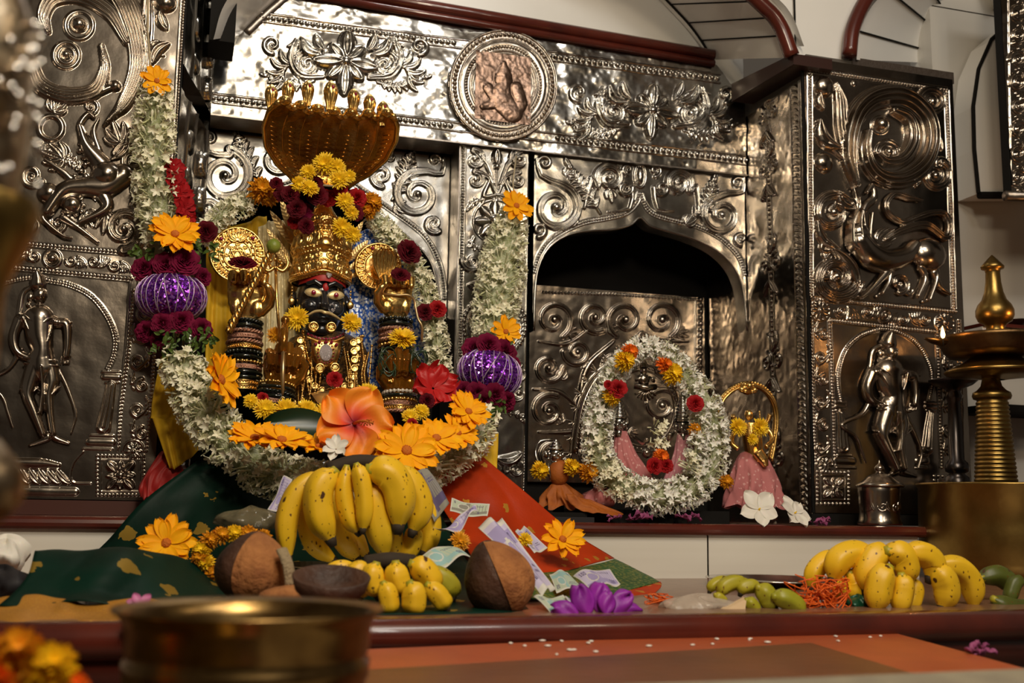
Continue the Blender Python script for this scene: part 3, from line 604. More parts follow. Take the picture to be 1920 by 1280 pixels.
inner1 = [(352, 560), (356, 500), (380, 440), (430, 400), (500, 372), (570, 350), (610, 320), (650, 350), (705, 398), (760, 440), (800, 480), (815, 515), (828, 580)]
outer1 = [(350, 450), (378, 408), (440, 376), (520, 350), (580, 325), (610, 296), (640, 325), (700, 370), (745, 402), (790, 436), (815, 472), (829, 515), (834, 560)]
def deco1(R):
    R.spiral((422, 330), 50, 1.6, -80, 1, 10, 3, .2, tail=[(372, 252), (385, 285), (430, 292)]); R.spiral((393, 260), 13, 1.3, 180, 1, 5); R.frond([(490, 350), (472, 310), (455, 280), (447, 258)], 24, 6.5, 13); R.spiral((390, 392), 20, 1.3, 120, -1, 9, 4)
    R.palm((430, 378), 150, 22, 4, 80, 4); R.spiral((520, 300), 26, 1.5, 0, 1, 8, 4)
    R.frond([(735, 375), (752, 345), (762, 315), (770, 290)], 25, 6.5, 13); R.spiral((782, 365), 42, 1.6, -100, -1, 9, 3, .2, tail=[(832, 298), (828, 326), (800, 322)]); R.spiral((815, 300), 11, 1.2, 0, -1, 5); R.spiral((813, 420), 16, 1.3, 60, 1, 7, 4); R.palm((740, 385), 10, 26, 5, 120, 4); R.spiral((715, 330), 20, 1.4, 90, 1, 7, 4); R.palm((725, 300), -80, 22, 5, 120, 4)
spandrel('scroll-embossed silver arch sheet over the left niche, behind the serpent hood', YR, AT(357, 300, YR).x, AT(842, 400, YR).x, AT(600, 580, YR).z, AT(600, 262, YR).z+.04, inner1, outer1, deco1)
# niche back sheet (right niche)
R = plateY(AT(992, 700, YK).x, XR-.008, AT(1100, 905, YK).z, AT(1150, 545, YK).z, YK, .0014)
R.beads([(1018, 548), (1160, 552), (1313, 562)], 6, 2.4); R.beads([(1313, 562), (1310, 900)], 11, 5); R.stroke([(1304, 560), (1301, 900)], 1.6, .9)
R.stroke([(1130, 900), (1120, 830), (1090, 760), (1100, 690), (1150, 640)], [4, 5, 5, 5, 3], .8, 0)
for (x, y, r, a, sg) in ((1038, 600, 36, 60, -1), (1115, 595, 30, 60, 1), (1028, 690, 28, 0, 1), (1082, 660, 26, 180, -1), (1028, 770, 32, -60, -1), (1036, 850, 26, 60, 1), (1172, 600, 34, 120, 1), (1240, 600, 36, 60, -1), (1150, 690, 26, 0, -1), (1255, 680, 30, 90, 1), (1240, 760, 34, 0, -1), (1100, 760, 30, 60, -1), (1110, 850, 28, 0, 1), (1280, 780, 22, 0, 1), (1160, 790, 26, 90, 1)):
    R.spiral((x, y), r, 1.5, a, sg, 5.5, 2, .25); R.palm((x+r*.8, y+r*.7), a-60, r*.7, 4, 80, 3.4)
for p in (((1010, 640), (1060, 645), (1100, 620)), ((1000, 730), (1050, 735), (1090, 770)), ((1010, 810), (1060, 810), (1120, 800)), ((1190, 660), (1230, 640), (1290, 640)), ((1200, 720), (1260, 725), (1300, 710))): R.stroke(p, [2, 4, 2], .9)
R.hammer(.0004, .02); R.hammer(.0006, .05)
R.build('niche_back_sheet', silver_warm, None, label='embossed silver sheet lining the back of the right niche', category='wall panel')
# return walls, sheets in the plane x = const
def returnX(name, label, Xc, Y0, Y1, z0, z1, sgn, deco, m, skew=0.):
    root = empty(name, (Xc, (Y0+Y1)/2, z0), label, 'wall panel')
    U = np.array([skew, 1., 0]); U /= np.linalg.norm(U); N = np.array([-sgn*U[1], sgn*U[0], 0])
    def pick(x, y):
        d = ray(x, y); t = (Xc-skew*Y0-CAM.x+0)/(d.x-skew*d.y) if skew else Xc/d.x
        return CAM+d*t
    L = (Y1-Y0)/U[1]; R = Relief((Xc, Y0, z0), U, N, int(L/.0015)+1, int((z1-z0)/.0015)+1, .0015, pick)
    deco(R); R.build('relief_sheet', m, root); return root
def decoR(R):
    L = R.nu*R.c; H = R.nv*R.c; old = R.uv, R.mpp
    R.uv = lambda p: np.array(p, float); R.mpp = lambda p: 1.
    R.beads([(.012, 0), (.012, H)], .013, .0055); R.stroke([(.03, 0), (.03, H)], .002, .9, smooth=False)
    for k in range(int(H/.017)): z = k*.017; R.leaf((.038, z), (.072, z+.012), .005, .1)
    R.stroke([(.076, 0), (.076, H)], .0025, .9, smooth=False); R.stroke([(.034, 0), (.034, H)], .0025, .9, smooth=False)
    R.stroke([(.19, 0), (.19, H)], .002, .9, smooth=False); R.stroke([(.215, 0), (.215, H)], .002, .9, smooth=False); R.beads([(.2025, 0), (.2025, H)], .014, .005)
    for z in (.15, .42, .70, .98, 1.14):
        for sx in (-1, 1):
            R.spiral((.2025+sx*.03, z+.03), .028, 1.4, 90, sx, .006, 2); R.leaf((.2025, z-.02), (.2025+sx*.035, z-.06), .01, .1); R.leaf((.2025+sx*.005, z+.06), (.2025+sx*.02, z+.11), .008, .2)
    R.hammer(.0014, .045); R.hammer(.0006, .015)
returnX('silver_return_panel', 'narrow silver return wall turned towards the right niche, with a vertical herringbone border', XR, YN, YK-.006, ZL, 1.33, 1, decoR, silver_warm)
def decoL(R):
    H = R.nv*R.c; R.uv = lambda p: np.array(p, float); R.mpp = lambda p: 1.
    for u in (.10, .18): R.stroke([(u, 0), (u, H)], .004, .9, smooth=False)
    for k in range(int(H/.09)): R.dome((.14, .05+k*.09), .03, .3); R.leaf((.25, k*.09), (.25, k*.09+.06), .02)
    R.stroke([(.30, 0), (.30, H)], .004, .9, smooth=False); R.hammer(.0022, .04)
zl = AT(355, 245, YN+.2).z
def returnL(z0, z1):
    return returnX('silver_return_panel', 'narrow silver return wall beside the left end of the lintel beam', -.046, YN, YB, z0, z1, -1, decoL, silver, skew=(x0+.046)/(YB-YN))
returnL(AT(350, 160, YN+.15).z, 1.62)
returnL(ZL+.02, AT(350, 240, YR).z-.05)['label'] = 'narrow silver return wall below the dark opening beside the left jasmine string'

# ------------------------------------------------------------------ marble vault above the beam
room_white = mat('warm_plaster', (.28, .235, .18), .8)
rear_dark = mat('dark_rear_wall', (.06, .028, .015), .5)  # unseen lower rear wall, made dark so the lower silver reflects dark
struct('wall_rear', MB().box((-3, -2.6, 2.0), (4.6, -2.5, 3.0)), room_white)
struct('wall_rear', MB().box((-3, -2.6, -.9), (4.6, -2.5, 2.0)), rear_dark)
struct('ceiling', MB().box((-3, -2.6, 3.0), (4.6, 3.4, 3.1)), room_white)
def arc3(a, b, c, n=24):
    "quadratic bezier a-b-c"
    t = np.linspace(0, 1, n)[:, None]; a, b, c = (np.array(tuple(q)) for q in (a, b, c)); return a*(1-t)**2+2*b*t*(1-t)+c*t*t
# back edge and front edge of the soffit
pb = [AT(1338, 112, YB+.02), AT(1300, 55, YB+.02), AT(1250, 0, YB+.02)]
pf = [AT(1478, 108, YN-.01), AT(1452, 45, YN-.01), AT(1404, -5, YN-.01)]
def ext(P, k=1.):  # continue the arc upward to a crown above the frame
    a, b = np.array(tuple(P[1])), np.array(tuple(P[2])); d = b-a; c = b+d*3.0*k+np.array([-.02, 0, 0]); e = c+np.array([d[0]*2.6, 0, abs(d[0])*.9]); f_ = e+np.array([-.35, 0, .02])
    return smooth_path([P[0], a, b, c, e, f_], 40)
B_, F_ = ext(pb), ext(pf)
G = np.stack([B_+(F_-B_)*q for q in np.linspace(0, 1, 4)], 1)
mb = MB().grid(G); up = np.array([.05, 0, .04]); mb.grid(G+up)
struct('ceiling_vault', mb, marble, True)
# joints between the soffit tiles, slightly proud strips of black mortar
jm = MB()
for i in (5, 10, 15): jm.tube([B_[i]+np.array([-.001, 0, -.001]), F_[i]+np.array([-.001, 0, -.001])], .0022, 6)
jm.tube(B_+np.array([-.002, -.003, -.002]), .004, 6); struct('trim_2', jm, soot)
struct('trim_3', MB().tube(F_+np.array([.004, -.012, 0]), .021, 14), redwood, True)
# left springing
lb = [AT(452, 66, YB+.02), AT(486, 34, YB+.02), AT(530, -4, YB+.02)]; lf = [AT(400, 74, YN+.05), AT(420, 10, YN+.05), AT(470, -60, YN+.05)]
B2, F2 = smooth_path(lb, 14), smooth_path(lf, 14); Gl = np.stack([B2+(F2-B2)*q for q in np.linspace(0, 1, 4)], 1)
struct('ceiling_vault', MB().grid(Gl), marble, True)
struct('trim_4', MB().tube(B2+np.array([.012, -.012, 0]), .016, 8), silver_dark, True)
struct('trim_5', MB().box(tuple(AT(392, 74, 2.62)), tuple(AT(448, -60, 2.62)+Vector((0, .12, 0)))), soot)
# dark red lower trim above the beam
a, b = AT(560, -8, YB-.01), AT(1338, 104, YB-.01)
struct('trim_6', MB().tube([a+Vector((-.3, 0, .04)), b], .017, 12).tube([a+Vector((-.3, 0, .014)), b+Vector((0, 0, -.026))], .012, 8), redwood, True)
# dark capital on which the vault springs
cp = [AT(1374, 192, YB-.02), AT(1336, 112, YB+.01), AT(1478, 100, YN-.02), AT(1504, 108, YN-.02), AT(1500, 124, YN-.02)]
mb = MB(); A0 = AT(1372, 190, YB-.02); A1 = AT(1500, 112, YN-.03)
P = [A0, A0+Vector((0, 0, .055)), A0+Vector((.25, 0, .055)), A0+Vector((.25, 0, 0))]
Q = [A1+Vector((-.02, 0, -.015)), A1+Vector((-.02, 0, .015)), A1+Vector((.10, 0, .015)), A1+Vector((.10, 0, -.015))]
mb.grid(np.array([[tuple(p) for p in P+P[:1]], [tuple(q) for q in Q+Q[:1]]])); mb.add([tuple(q) for q in Q], [(0, 1, 2, 3)]); struct('trim_7', mb, mat('blackened_red_stone', (.035, .012, .008), .4))
# white wall between the two vaults and above the right panel
w1 = [AT(1490, 112, YN+.02), AT(1466, 45, YN+.02), AT(1395, -40, YN+.02), AT(1395, -120, YN+.02), AT(1640, -120, YN+.02), AT(1618, 30, YN+.02), AT(1598, 112, YN+.02)]
struct('wall_front', MB().prism(w1, (0, .02, 0)), marble)
struct('trim_8', MB().tube([AT(1492, 110, YN+.012), AT(1488, -60, YN+.012)], .003, 6), soot)
struct('trim_9', MB().tube(smooth_path([AT(1592, 104, YN-.01), AT(1600, 50, YN-.01), AT(1630, -10, YN-.01), AT(1680, -60, YN-.01)], 16), .021, 14), redwood, True)
# fan-shaped vault right of it: cone from the springing point
ap = AT(1838, 122, YN+.42); rim = smooth_path([AT(1606, 112, YN), AT(1612, 60, YN), AT(1640, 5, YN), AT(1700, -40, YN), AT(1780, -70, YN), AT(1850, -70, YN), AT(1880, -20, YN)], 30)
mb = MB(); Gc = np.stack([rim+(np.array(tuple(ap))-rim)*q for q in (0, .5, .97)], 1); mb.grid(Gc); struct('ceiling_vault', mb, marble, True)
jm = MB(); apv = np.array(tuple(ap))
for px, py in ((1610, 66), (1672, 0), (1738, -4), (1786, -4), (1822, -6)):
    p = np.array(tuple(AT(px, py, YN+.01))); k = np.argmin(np.linalg.norm(rim-p, axis=1)); q = rim[k]; jm.tube([q+[0, -.003, -.003], q+(apv-q)*.96+[0, -.003, -.003]], .0028, 6)
struct('trim_10', jm, soot)
struct('trim_11', MB().box(tuple(AT(1598, 128, YN+.01)), (2.075, YN+.5, AT(1600, 104, YN).z)), mat('stained_edge', (.05, .035, .025), .7, bump=(80, .8)))
# white pilaster, hanging pier and the walls at the right edge
struct('wall_right', MB().box((2.09, 2.62, ZL-.1), (4.4, 2.72, 2.4)), tiles('wall_marble', (.60, .58, .54), 0, .55))
hp = [AT(1836, 362, 2.52), AT(1828, 280, 2.52), AT(1826, 200, 2.52), AT(1836, 130, 2.52), AT(1860, 75, 2.52), AT(1900, 40, 2.52), AT(1990, 20, 2.52), AT(1990, 362, 2.52)]
struct('wall_pier_hanging', MB().prism(hp, (0, .09, 0)), marble)
struct('trim_12', MB().tube([p+Vector((-.004, -.002, 0)) for p in hp[:6]], .006, 6).tube([AT(1836, 366, 2.52), AT(1990, 366, 2.52)], .011, 8), soot)
sp = empty('silver_wall_panel', AT(1925, 360, 2.3), 'carved silver panel cut off by the upper right corner', 'wall panel')
Rr = plateY(AT(1888, 200, 2.3).x, AT(1990, 200, 2.3).x, AT(1900, 362, 2.3).z, AT(1900, -60, 2.3).z, 2.3, .0014)
for k in range(9): Rr.spiral((1908, -20+k*44), 16, 1.5, 60*k, 1 if k % 2 else -1, 5, 2); Rr.palm((1918, k*44), 200, 16, 4, 90, 3); Rr.dome((1930, k*44+10), 10)
Rr.stroke([(1890, -60), (1896, 345)], 2, .9, smooth=False); Rr.hammer(.001, .03); Rr.build('relief_sheet', silver_warm, sp)
zz = AT(1900, 362, 2.3).z; xx = AT(1888, 200, 2.3).x
MB().box((xx, 2.304, zz), (xx+.25, 2.33, zz+.7)).build('backing_board', soot, sp, False)
MB().tube([(xx-.02, 2.30, zz-.01), (xx+.25, 2.30, zz+.01)], .014, 10).build('bottom_moulding', silver_dark, sp)
# ------------------------------------------------------------------ flowers
jas_white = mat('jasmine_white', (.90, .86, .68), .5, sub=.15, noise=(60, (.86, .83, .58), .4, .7))
jas_green = mat('jasmine_tube', (.60, .62, .30), .5, sub=.15, noise=(50, (.78, .77, .55), .3, .6))
jas_core = mat('jasmine_core', (.55, .56, .38), .7, noise=(120, (.30, .33, .15), .4, .6), bump=(300, 1.))
orange_p = mat('orange_petal', (.97, .40, .004), .6, spec=.15, noise=(35, (.98, .50, .006), .4, .7))
orange_c = mat('orange_disc', (.62, .16, .01), .7, bump=(400, .8))
yellow_p = mat('yellow_petal', (.95, .66, .015), .55, sub=.12, noise=(60, (.92, .52, .01), .4, .75))
orange_m = mat('orange_marigold', (.90, .20, .01), .55, sub=.1, noise=(60, (.95, .30, .01), .4, .75))
amber_m = mat('deep_yellow_marigold', (.80, .38, .01), .55, sub=.1, noise=(60, (.7, .26, .01), .4, .75))
rose_dark = mat('dark_rose', (.07, .002, .006), .75, spec=.15, noise=(40, (.14, .003, .012), .4, .7))
rose_mag = mat('magenta_rose', (.17, .004, .035), .75, spec=.15, noise=(40, (.11, .003, .02), .4, .7))
rose_red = mat('red_rose', (.36, .006, .008), .7, spec=.2, noise=(40, (.30, .006, .01), .4, .7))
leaf_g = mat('green_leaf', (.10, .16, .025), .5, noise=(50, (.05, .10, .015), .4, .7))
hib_m = mat('hibiscus_petal', (.88, .22, .03), .5, sub=.15)
hib_red = mat('hibiscus_red', (.50, .012, .012), .5, sub=.1)
white_p = mat('white_petal', (.82, .78, .70), .5, sub=.2)
purple_p = mat('purple_petal', (.30, .02, .38), .5, noise=(30, (.20, .01, .28), .4, .7))
thread_m = mat('cotton_thread', (.45, .36, .22), .8)
def hib_nodes():
    nt = hib_m.node_tree; b = nt.nodes['Principled BSDF']; tc = nt.nodes.new('ShaderNodeTexCoord')
    l = nt.nodes.new('ShaderNodeVectorMath'); l.operation = 'LENGTH'; nt.links.new(tc.outputs['Object'], l.inputs[0])
    r = nt.nodes.new('ShaderNodeValToRGB'); r.color_ramp.elements[0].position = .006; r.color_ramp.elements[0].color = (.30, .004, .02, 1)
    r.color_ramp.elements[1].position = .05; r.color_ramp.elements[1].color = (.92, .30, .02, 1); e = r.color_ramp.elements.new(.022); e.color = (.80, .07, .02, 1)
    nt.links.new(l.outputs['Value'], r.inputs[0]); nt.links.new(r.outputs[0], b.inputs['Base Color'])
hib_nodes()
def petal(L, W, lift=.2, curl=-.3, tip=.5, cup=.15, fold=0., a=7, b=5, r0=.1, notch=0., wav=0., ph=0.):
    "petal from the centre along +X, normal +Z"
    u = np.linspace(0, 1, a)[:, None]; v = np.linspace(-1, 1, b)[None]
    wd = W*(np.sin(np.clip(u*(1-tip*.35)+r0*.6, 0, 1)*PI)**.75)*.5*(1-(u > .97)*.25)
    x = r0*L+u*L*(1-r0)-notch*L*np.abs(np.cos(v*PI*1.5))*(u > .9)*.08; y = wd*v
    z = L*(lift*u+curl*u*u)+cup*W*v*v*(.3+u)+fold*W*.12*np.cos(v*PI*2)*u+wav*W*np.sin(v*5+u*6+ph)*u
    return np.stack([x+0*v, y+0*u, z], -1)
def ringpet(mb, n, G, m=0, jit=.1, rot=0., tiltj=.08, z=0., scj=.1):
    for i in range(n):
        a = 2*PI*i/n+rot+random.uniform(-jit, jit); s_ = 1+random.uniform(-scj, scj); t = random.uniform(-tiltj, tiltj)
        A = np.array(Matrix.Translation((0, 0, z)) @ Matrix.Rotation(a, 4, 'Z') @ Matrix.Rotation(t, 4, 'Y') @ Matrix.Scale(s_, 4))
        mb.grid(G @ A[:3, :3].T+A[:3, 3], m)
    return mb
def mb_daisy(n=11, seed=0):
    random.seed(seed); p = MB(); ringpet(p, n, petal(1, .46, .30, -.22, .45, .10, .6, 8, 7, .1, 1.), 0, .12, 0, .12)
    ringpet(p, n//2, petal(.8, .42, .45, -.2, .45, .10, .6, 8, 7, .1, 1.), 0, .3, .3, .12)
    c = MB().ball((0, 0, .05), (.17, .17, .09), 14, 0)
    for i in range(46):
        a = i*2.4; r = .17*math.sqrt(i/46); c.ball((r*math.cos(a), r*math.sin(a), .12-r*r*1.5), .020, 5)
    return p, c
def mb_marigold(seed=0, rows=7, n0=8, flat=1.):
    "densely ruffled pompon"
    random.seed(seed); p = MB()
    for r in range(rows):
        f = r/(rows-1); n = int(n0+2+r*4.6); G = petal(.44+.56*f, .27, 1.25-1.25*f, -.38, .05, .25, .3, 6, 4, .1, 0, .12, r)
        ringpet(p, n, G, 0, .25, r*.7, .16, flat*.40*(1-f), .14)
    p.ball((0, 0, .1), (.5, .5, .28*flat+.1), 10); return p
def mb_mum(seed=0):
    "chrysanthemum with thin strap petals"
    random.seed(seed); p = MB()
    for r in range(7):
        f = r/6; ringpet(p, int(15+r*5), petal(.34+.66*f, .17, 1.15-1.0*f, -.12, .2, .15, .3, 5, 3, .06), 0, .2, r*.5, .16, .16*(1-f), .14)
    p.ball((0, 0, .06), (.25, .25, .18), 8); return p
def mb_rose(seed=0, open_=.5):
    random.seed(seed); p = MB()
    for r in range(8):
        f = r/7; n = 2+int(r*.7); rad = .06+.50*f
        for i in range(n):
            a0 = 2*PI*i/n+r*1.3+random.uniform(-.25, .25); sp = 1.5-.5*f; u = np.linspace(0, 1, 8)[:, None]; v = np.linspace(-1, 1, 9)[None]; h = .66-.34*f*f; ph = random.uniform(0, 6)
            flare = .38*f*u**3; rr = rad*(.45+.55*u**.5)+flare+.035*np.sin(v*5+ph)*u; ang = a0+v*sp*.55
            z = u*h*(1-.18*v*v)-.10*f*u**6+.03*np.sin(v*6+ph)*u; p.grid(np.stack([rr*np.cos(ang), rr*np.sin(ang), z], -1))
    p.ball((0, 0, .05), (.35, .35, .2), 8); return p
def mb_floret(kind=0):
    "jasmine: green tube and five white petals (open) or pointed bud"
    p = MB(); L = 1.
    if kind == 0:
        p.tube([(0, 0, 0), (0, 0, .55), (0, 0, .75)], [.045, .06, .075], 5, 1, caps=False)
        for i in range(5):
            a = 2*PI*i/5; A = np.array(Matrix.Translation((0, 0, .72)) @ Matrix.Rotation(a, 4, 'Z') @ Matrix.Rotation(-.75, 4, 'Y')); G = petal(.52, .27, .1, -.35, .4, .2, 0, 4, 3, .02)
            p.grid(G @ A[:3, :3].T+A[:3, 3], 0)
    elif kind == 1:
        p.tube([(0, 0, 0), (.02, 0, .5)], [.045, .06], 5, 1, caps=False); p.tube([(.02, 0, .5), (.03, 0, .72), (.03, 0, .92), (.02, 0, 1.08)], [.06, .12, .11, .02], 6, 0, caps=False)
    else:
        p.tube([(0, 0, 0), (.03, 0, .6), (.02, 0, .95), (0, 0, 1.1)], [.05, .08, .07, .02], 5, 1, caps=False)
    return p
FLO = [mb_floret(0), mb_floret(1), mb_floret(2)]
FLOM = [f.mesh('jasmine_flower', [jas_white, jas_green]) for f in FLO]
def gar_path(P, n=60):
    "P: (px,py,Y,radius_px)"
    W = [AT(p[0], p[1], p[2]) for p in P]; r = [p[3]*MPP(p[0], p[1], p[2]) for p in P]
    C = smooth_path(W, n); R_ = np.interp(np.linspace(0, 1, n), np.linspace(0, 1, len(P)), r); return C, R_
def jasmine(C, R_, parent, L=.024, dens=1.05, mix=(.40, .28, .32), nparts=100, seed=1, fill=True, white=jas_white, lean=.55):
    g = np.random.default_rng(seed); T = np.gradient(C, axis=0); T /= np.linalg.norm(T, axis=1)[:, None]
    seg = np.concatenate([[0], np.cumsum(np.linalg.norm(np.diff(C, axis=0), axis=1))]); tot = seg[-1]
    n = int(tot*2*PI*R_.mean()/(L*L*.36)*dens); Ms = []
    for i in range(n):
        s_ = g.random()*tot; c = np.array([np.interp(s_, seg, C[:, k]) for k in range(3)]); t = np.array([np.interp(s_, seg, T[:, k]) for k in range(3)]); r = np.interp(s_, seg, R_)
        a = np.cross(t, [0, 1., 0.2]); a /= np.linalg.norm(a); b = np.cross(t, a); th = g.random()*2*PI; rad = a*math.cos(th)+b*math.sin(th)
        l = L*(.8+.45*g.random()); d = rad+t*g.normal()*lean+g.normal(size=3)*.22; d /= np.linalg.norm(d)
        org = c+rad*max(r-l*.95, r*.22)*(.80+.25*g.random()); M = zto(d, org, g.random()*6.28) @ Matrix.Scale(l, 4); Ms.append((np.array(M), g.choice(3, p=mix)))
    camv = np.array(tuple(CAM)); key = sorted(range(n), key=lambda i: np.linalg.norm(Ms[i][0][:3, 3]-camv)); first = set(key[:nparts]) if nparts else set()
    org = Vector((0, 0, 0)); q = parent
    while q: org += q.location; q = q.parent
    for i in first:
        o = bpy.data.objects.new('jasmine_flower', FLOM[Ms[i][1]]); COL.objects.link(o); o.parent = parent; o.matrix_local = Matrix.Translation(-org) @ Matrix(Ms[i][0].tolist())
    mb = MB()
    for k in range(3):
        m_ = [Ms[i][0] for i in range(n) if i not in first and Ms[i][1] == k]
        if m_: mb.inst(FLO[k], m_)
    o = mb.build('jasmine_flowers', [white, jas_green], parent); o['kind'] = 'stuff'
    if fill: MB().tube(C, np.maximum(R_-L*1.05, R_*.22), 10).build('inner_string', jas_core, parent)
def fparts(mbs, M, root, names, mats):
    for mb, nm, mt in zip(mbs, names, mats): MB().merge(mb, M).build(nm, mt, root)
DAISY = [mb_daisy(10, 1), mb_daisy(12, 2), mb_daisy(9, 3)]
MARI = [mb_marigold(s) for s in (1, 2, 3)]; MUM = [mb_mum(s) for s in (1, 2, 3)]; ROSE = [mb_rose(s, o) for s, o in ((1, .5), (2, .6), (3, .45))]
_fc = [0]
def placeM(px, py, Y, rpx, face=(0, 0), sq=1.):
    "matrix for a flower radius rpx px, face=(yaw, pitch) away from facing the viewer"
    _fc[0] += 1; p = AT(px, py, Y); d = Vector((face[0], -1, face[1])); s_ = rpx*MPP(px, py, Y)
    return zto(d, p, _fc[0]*1.7) @ Matrix.Diagonal((s_, s_, s_*sq, 1))
def daisy(px, py, Y, r, face=(0, 0), parent=None, label=None, group=None, k=None, sq=1.):
    M = placeM(px, py, Y, r, face, sq); k = _fc[0] % 3 if k is None else k
    root = empty('orange_daisy', M.translation if parent is None else M.translation-worg(parent), label, 'flower' if label else None, group)
    if parent: root.parent = parent
    fparts(DAISY[k], M, root, ('petals', 'flower_centre'), (orange_p, orange_c)); return root
def worg(p):
    o = Vector((0, 0, 0))
    while p: o += p.location; p = p.parent
    return o
def single(name, lib, m, px, py, Y, r, face=(0, 0), parent=None, label=None, group=None, sq=1., cat='flower'):
    M = placeM(px, py, Y, r, face, sq); return MB().merge(lib[_fc[0] % len(lib)], M).build(name, m, parent, label=label, cat=cat if label else None, group=group)
# ---------------------------------------------------------------- the great garland
gl = empty('flower_garland', AT(640, 905, 2.2), 'white jasmine garland with purple foil balls, hanging round the deity in a wide U', 'garland')
jasmine(*gar_path([(292, 158, 2.42, 30), (290, 200, 2.42, 36), (288, 260, 2.42, 42), (290, 330, 2.41, 44), (296, 400, 2.41, 42), (304, 452, 2.40, 40)]), gl, seed=2, nparts=30)
jasmine(*gar_path([(336, 665, 2.34, 44), (352, 720, 2.32, 48), (390, 780, 2.28, 52), (440, 840, 2.24, 52), (510, 888, 2.18, 50), (580, 905, 2.15, 46), (660, 905, 2.15, 40), (750, 895, 2.16, 38), (820, 868, 2.2, 44), (880, 820, 2.25, 44), (905, 780, 2.28, 38)]), gl, seed=3, nparts=40, L=.023)
jasmine(*gar_path([(965, 395, 2.76, 24), (952, 440, 2.74, 38), (942, 500, 2.70, 46), (932, 560, 2.64, 46), (926, 620, 2.58, 42), (922, 648, 2.55, 36)]), gl, seed=4, nparts=30)
foil = bpy.data.materials.new('purple_foil'); foil.use_nodes = True
def foil_nodes():
    nt = foil.node_tree; b = nt.nodes['Principled BSDF']; b.inputs['Metallic'].default_value = .85; b.inputs['Roughness'].default_value = .2
    tc = nt.nodes.new('ShaderNodeTexCoord'); v = nt.nodes.new('ShaderNodeTexVoronoi'); v.inputs['Scale'].default_value = 260; nt.links.new(tc.outputs['Object'], v.inputs['Vector'])
    r = nt.nodes.new('ShaderNodeValToRGB'); e = r.color_ramp.elements; e[0].position = 0; e[0].color = (.10, .01, .30, 1); e[1].position = 1; e[1].color = (.75, .45, 1, 1)
    x = e.new(.45); x.color = (.28, .04, .62, 1); x = e.new(.8); x.color = (.45, .10, .9, 1)
    sp = nt.nodes.new('ShaderNodeSeparateColor'); nt.links.new(v.outputs['Color'], sp.inputs[0]); nt.links.new(sp.outputs[0], r.inputs[0]); nt.links.new(r.outputs[0], b.inputs['Base Color'])
    vs = nt.nodes.new('ShaderNodeVectorMath'); vs.operation = 'SUBTRACT'; vs.inputs[1].default_value = (.5, .5, .5); nt.links.new(v.outputs['Color'], vs.inputs[0])
    g = nt.nodes.new('ShaderNodeNewGeometry'); vm = nt.nodes.new('ShaderNodeVectorMath'); vm.operation = 'MULTIPLY_ADD'; vm.inputs[1].default_value = (1.1, 1.1, 1.1)
    nt.links.new(vs.outputs[0], vm.inputs[0]); nt.links.new(g.outputs['Normal'], vm.inputs[2]); nn = nt.nodes.new('ShaderNodeVectorMath'); nn.operation = 'NORMALIZE'; nt.links.new(vm.outputs[0], nn.inputs[0]); nt.links.new(nn.outputs[0], b.inputs['Normal'])
foil_nodes()
ribbon_m = mat('silver_thread', (.62, .50, .60), .35, .5)
def foilball(px, py, Y, rx, ry, tilt):
    p = AT(px, py, Y); s_ = MPP(px, py, Y); M = Matrix.Translation(p) @ Matrix.Rotation(tilt, 4, 'Y')
    ball = MB().lathe([(math.cos(a)**.7*rx*s_ if abs(a) < 1.57 else 0, math.sin(a)*ry*s_) for a in np.linspace(-1.2, 1.2, 15)], 36, M=M).build('foil_ball', foil, gl)
    tm_ = MB()
    for i in range(30):
        a0 = 2*PI*i/30+random.uniform(-.08, .08); tw = random.uniform(-.35, .35)
        q = [M @ Vector(((math.cos(b)**.7*rx*s_+.0008)*math.cos(a0+tw*b), (math.cos(b)**.7*rx*s_+.0008)*math.sin(a0+tw*b), math.sin(b)*ry*s_)) for b in np.linspace(-1.2, 1.2, 9)]
        tm_.tube(q, .0011, 5)
    tm_.build('thread_windings', ribbon_m, ball)
foilball(321, 557, 2.38, 66, 44, -.02); foilball(918, 700, 2.50, 60, 42, .25)
def leafclump(pts, parent, n=26, sc=15, seed=0, name='leaf_sprig', m=None):
    random.seed(seed); mb = MB()
    for (px, py, Y, r) in pts:
        for i in range(n):
            a = random.uniform(0, 6.28); q = r*math.sqrt(random.random()); o = AT(px+q*math.cos(a), py+q*math.sin(a), Y-random.uniform(0, .02)); s_ = sc*MPP(px, py, Y)*random.uniform(.6, 1.3)
            d = Vector((random.gauss(0, .6), -1, random.gauss(0, .6))); M = np.array(zto(d, o, random.uniform(0, 6.28)) @ Matrix.Scale(s_, 4)); G = petal(1, .5, .5, -.5, .5, .2, 0, 5, 5, 0, 0, .12, i)
            mb.grid(G @ M[:3, :3].T+M[:3, 3])
    return mb.build(name, m or leaf_g, parent)
# rose bands
for (x, y, Y, r, f) in ((272, 506, 2.37, 27, (-.3, .1)), (312, 498, 2.35, 28, (0, .2)), (345, 492, 2.35, 32, (.2, .2)), (378, 520, 2.38, 20, (.6, 0))): single('rose', ROSE, rose_mag, x, y, Y, r, f, gl)
for (x, y, Y, r, f) in ((275, 622, 2.37, 23, (-.4, 0)), (305, 608, 2.34, 24, (-.1, .1)), (340, 603, 2.34, 26, (.1, 0)), (376, 618, 2.36, 24, (.4, 0)), (300, 636, 2.36, 20, (0, -.4))): single('rose', ROSE, rose_mag, x, y, Y, r, f, gl)
leafclump([(270, 478, 2.38, 22), (300, 474, 2.38, 22), (350, 462, 2.38, 26), (385, 468, 2.38, 20)], gl, 16, 15, 1)
leafclump([(300, 645, 2.35, 22), (335, 640, 2.33, 30), (368, 640, 2.34, 26), (390, 632, 2.35, 14)], gl, 20, 14, 2)
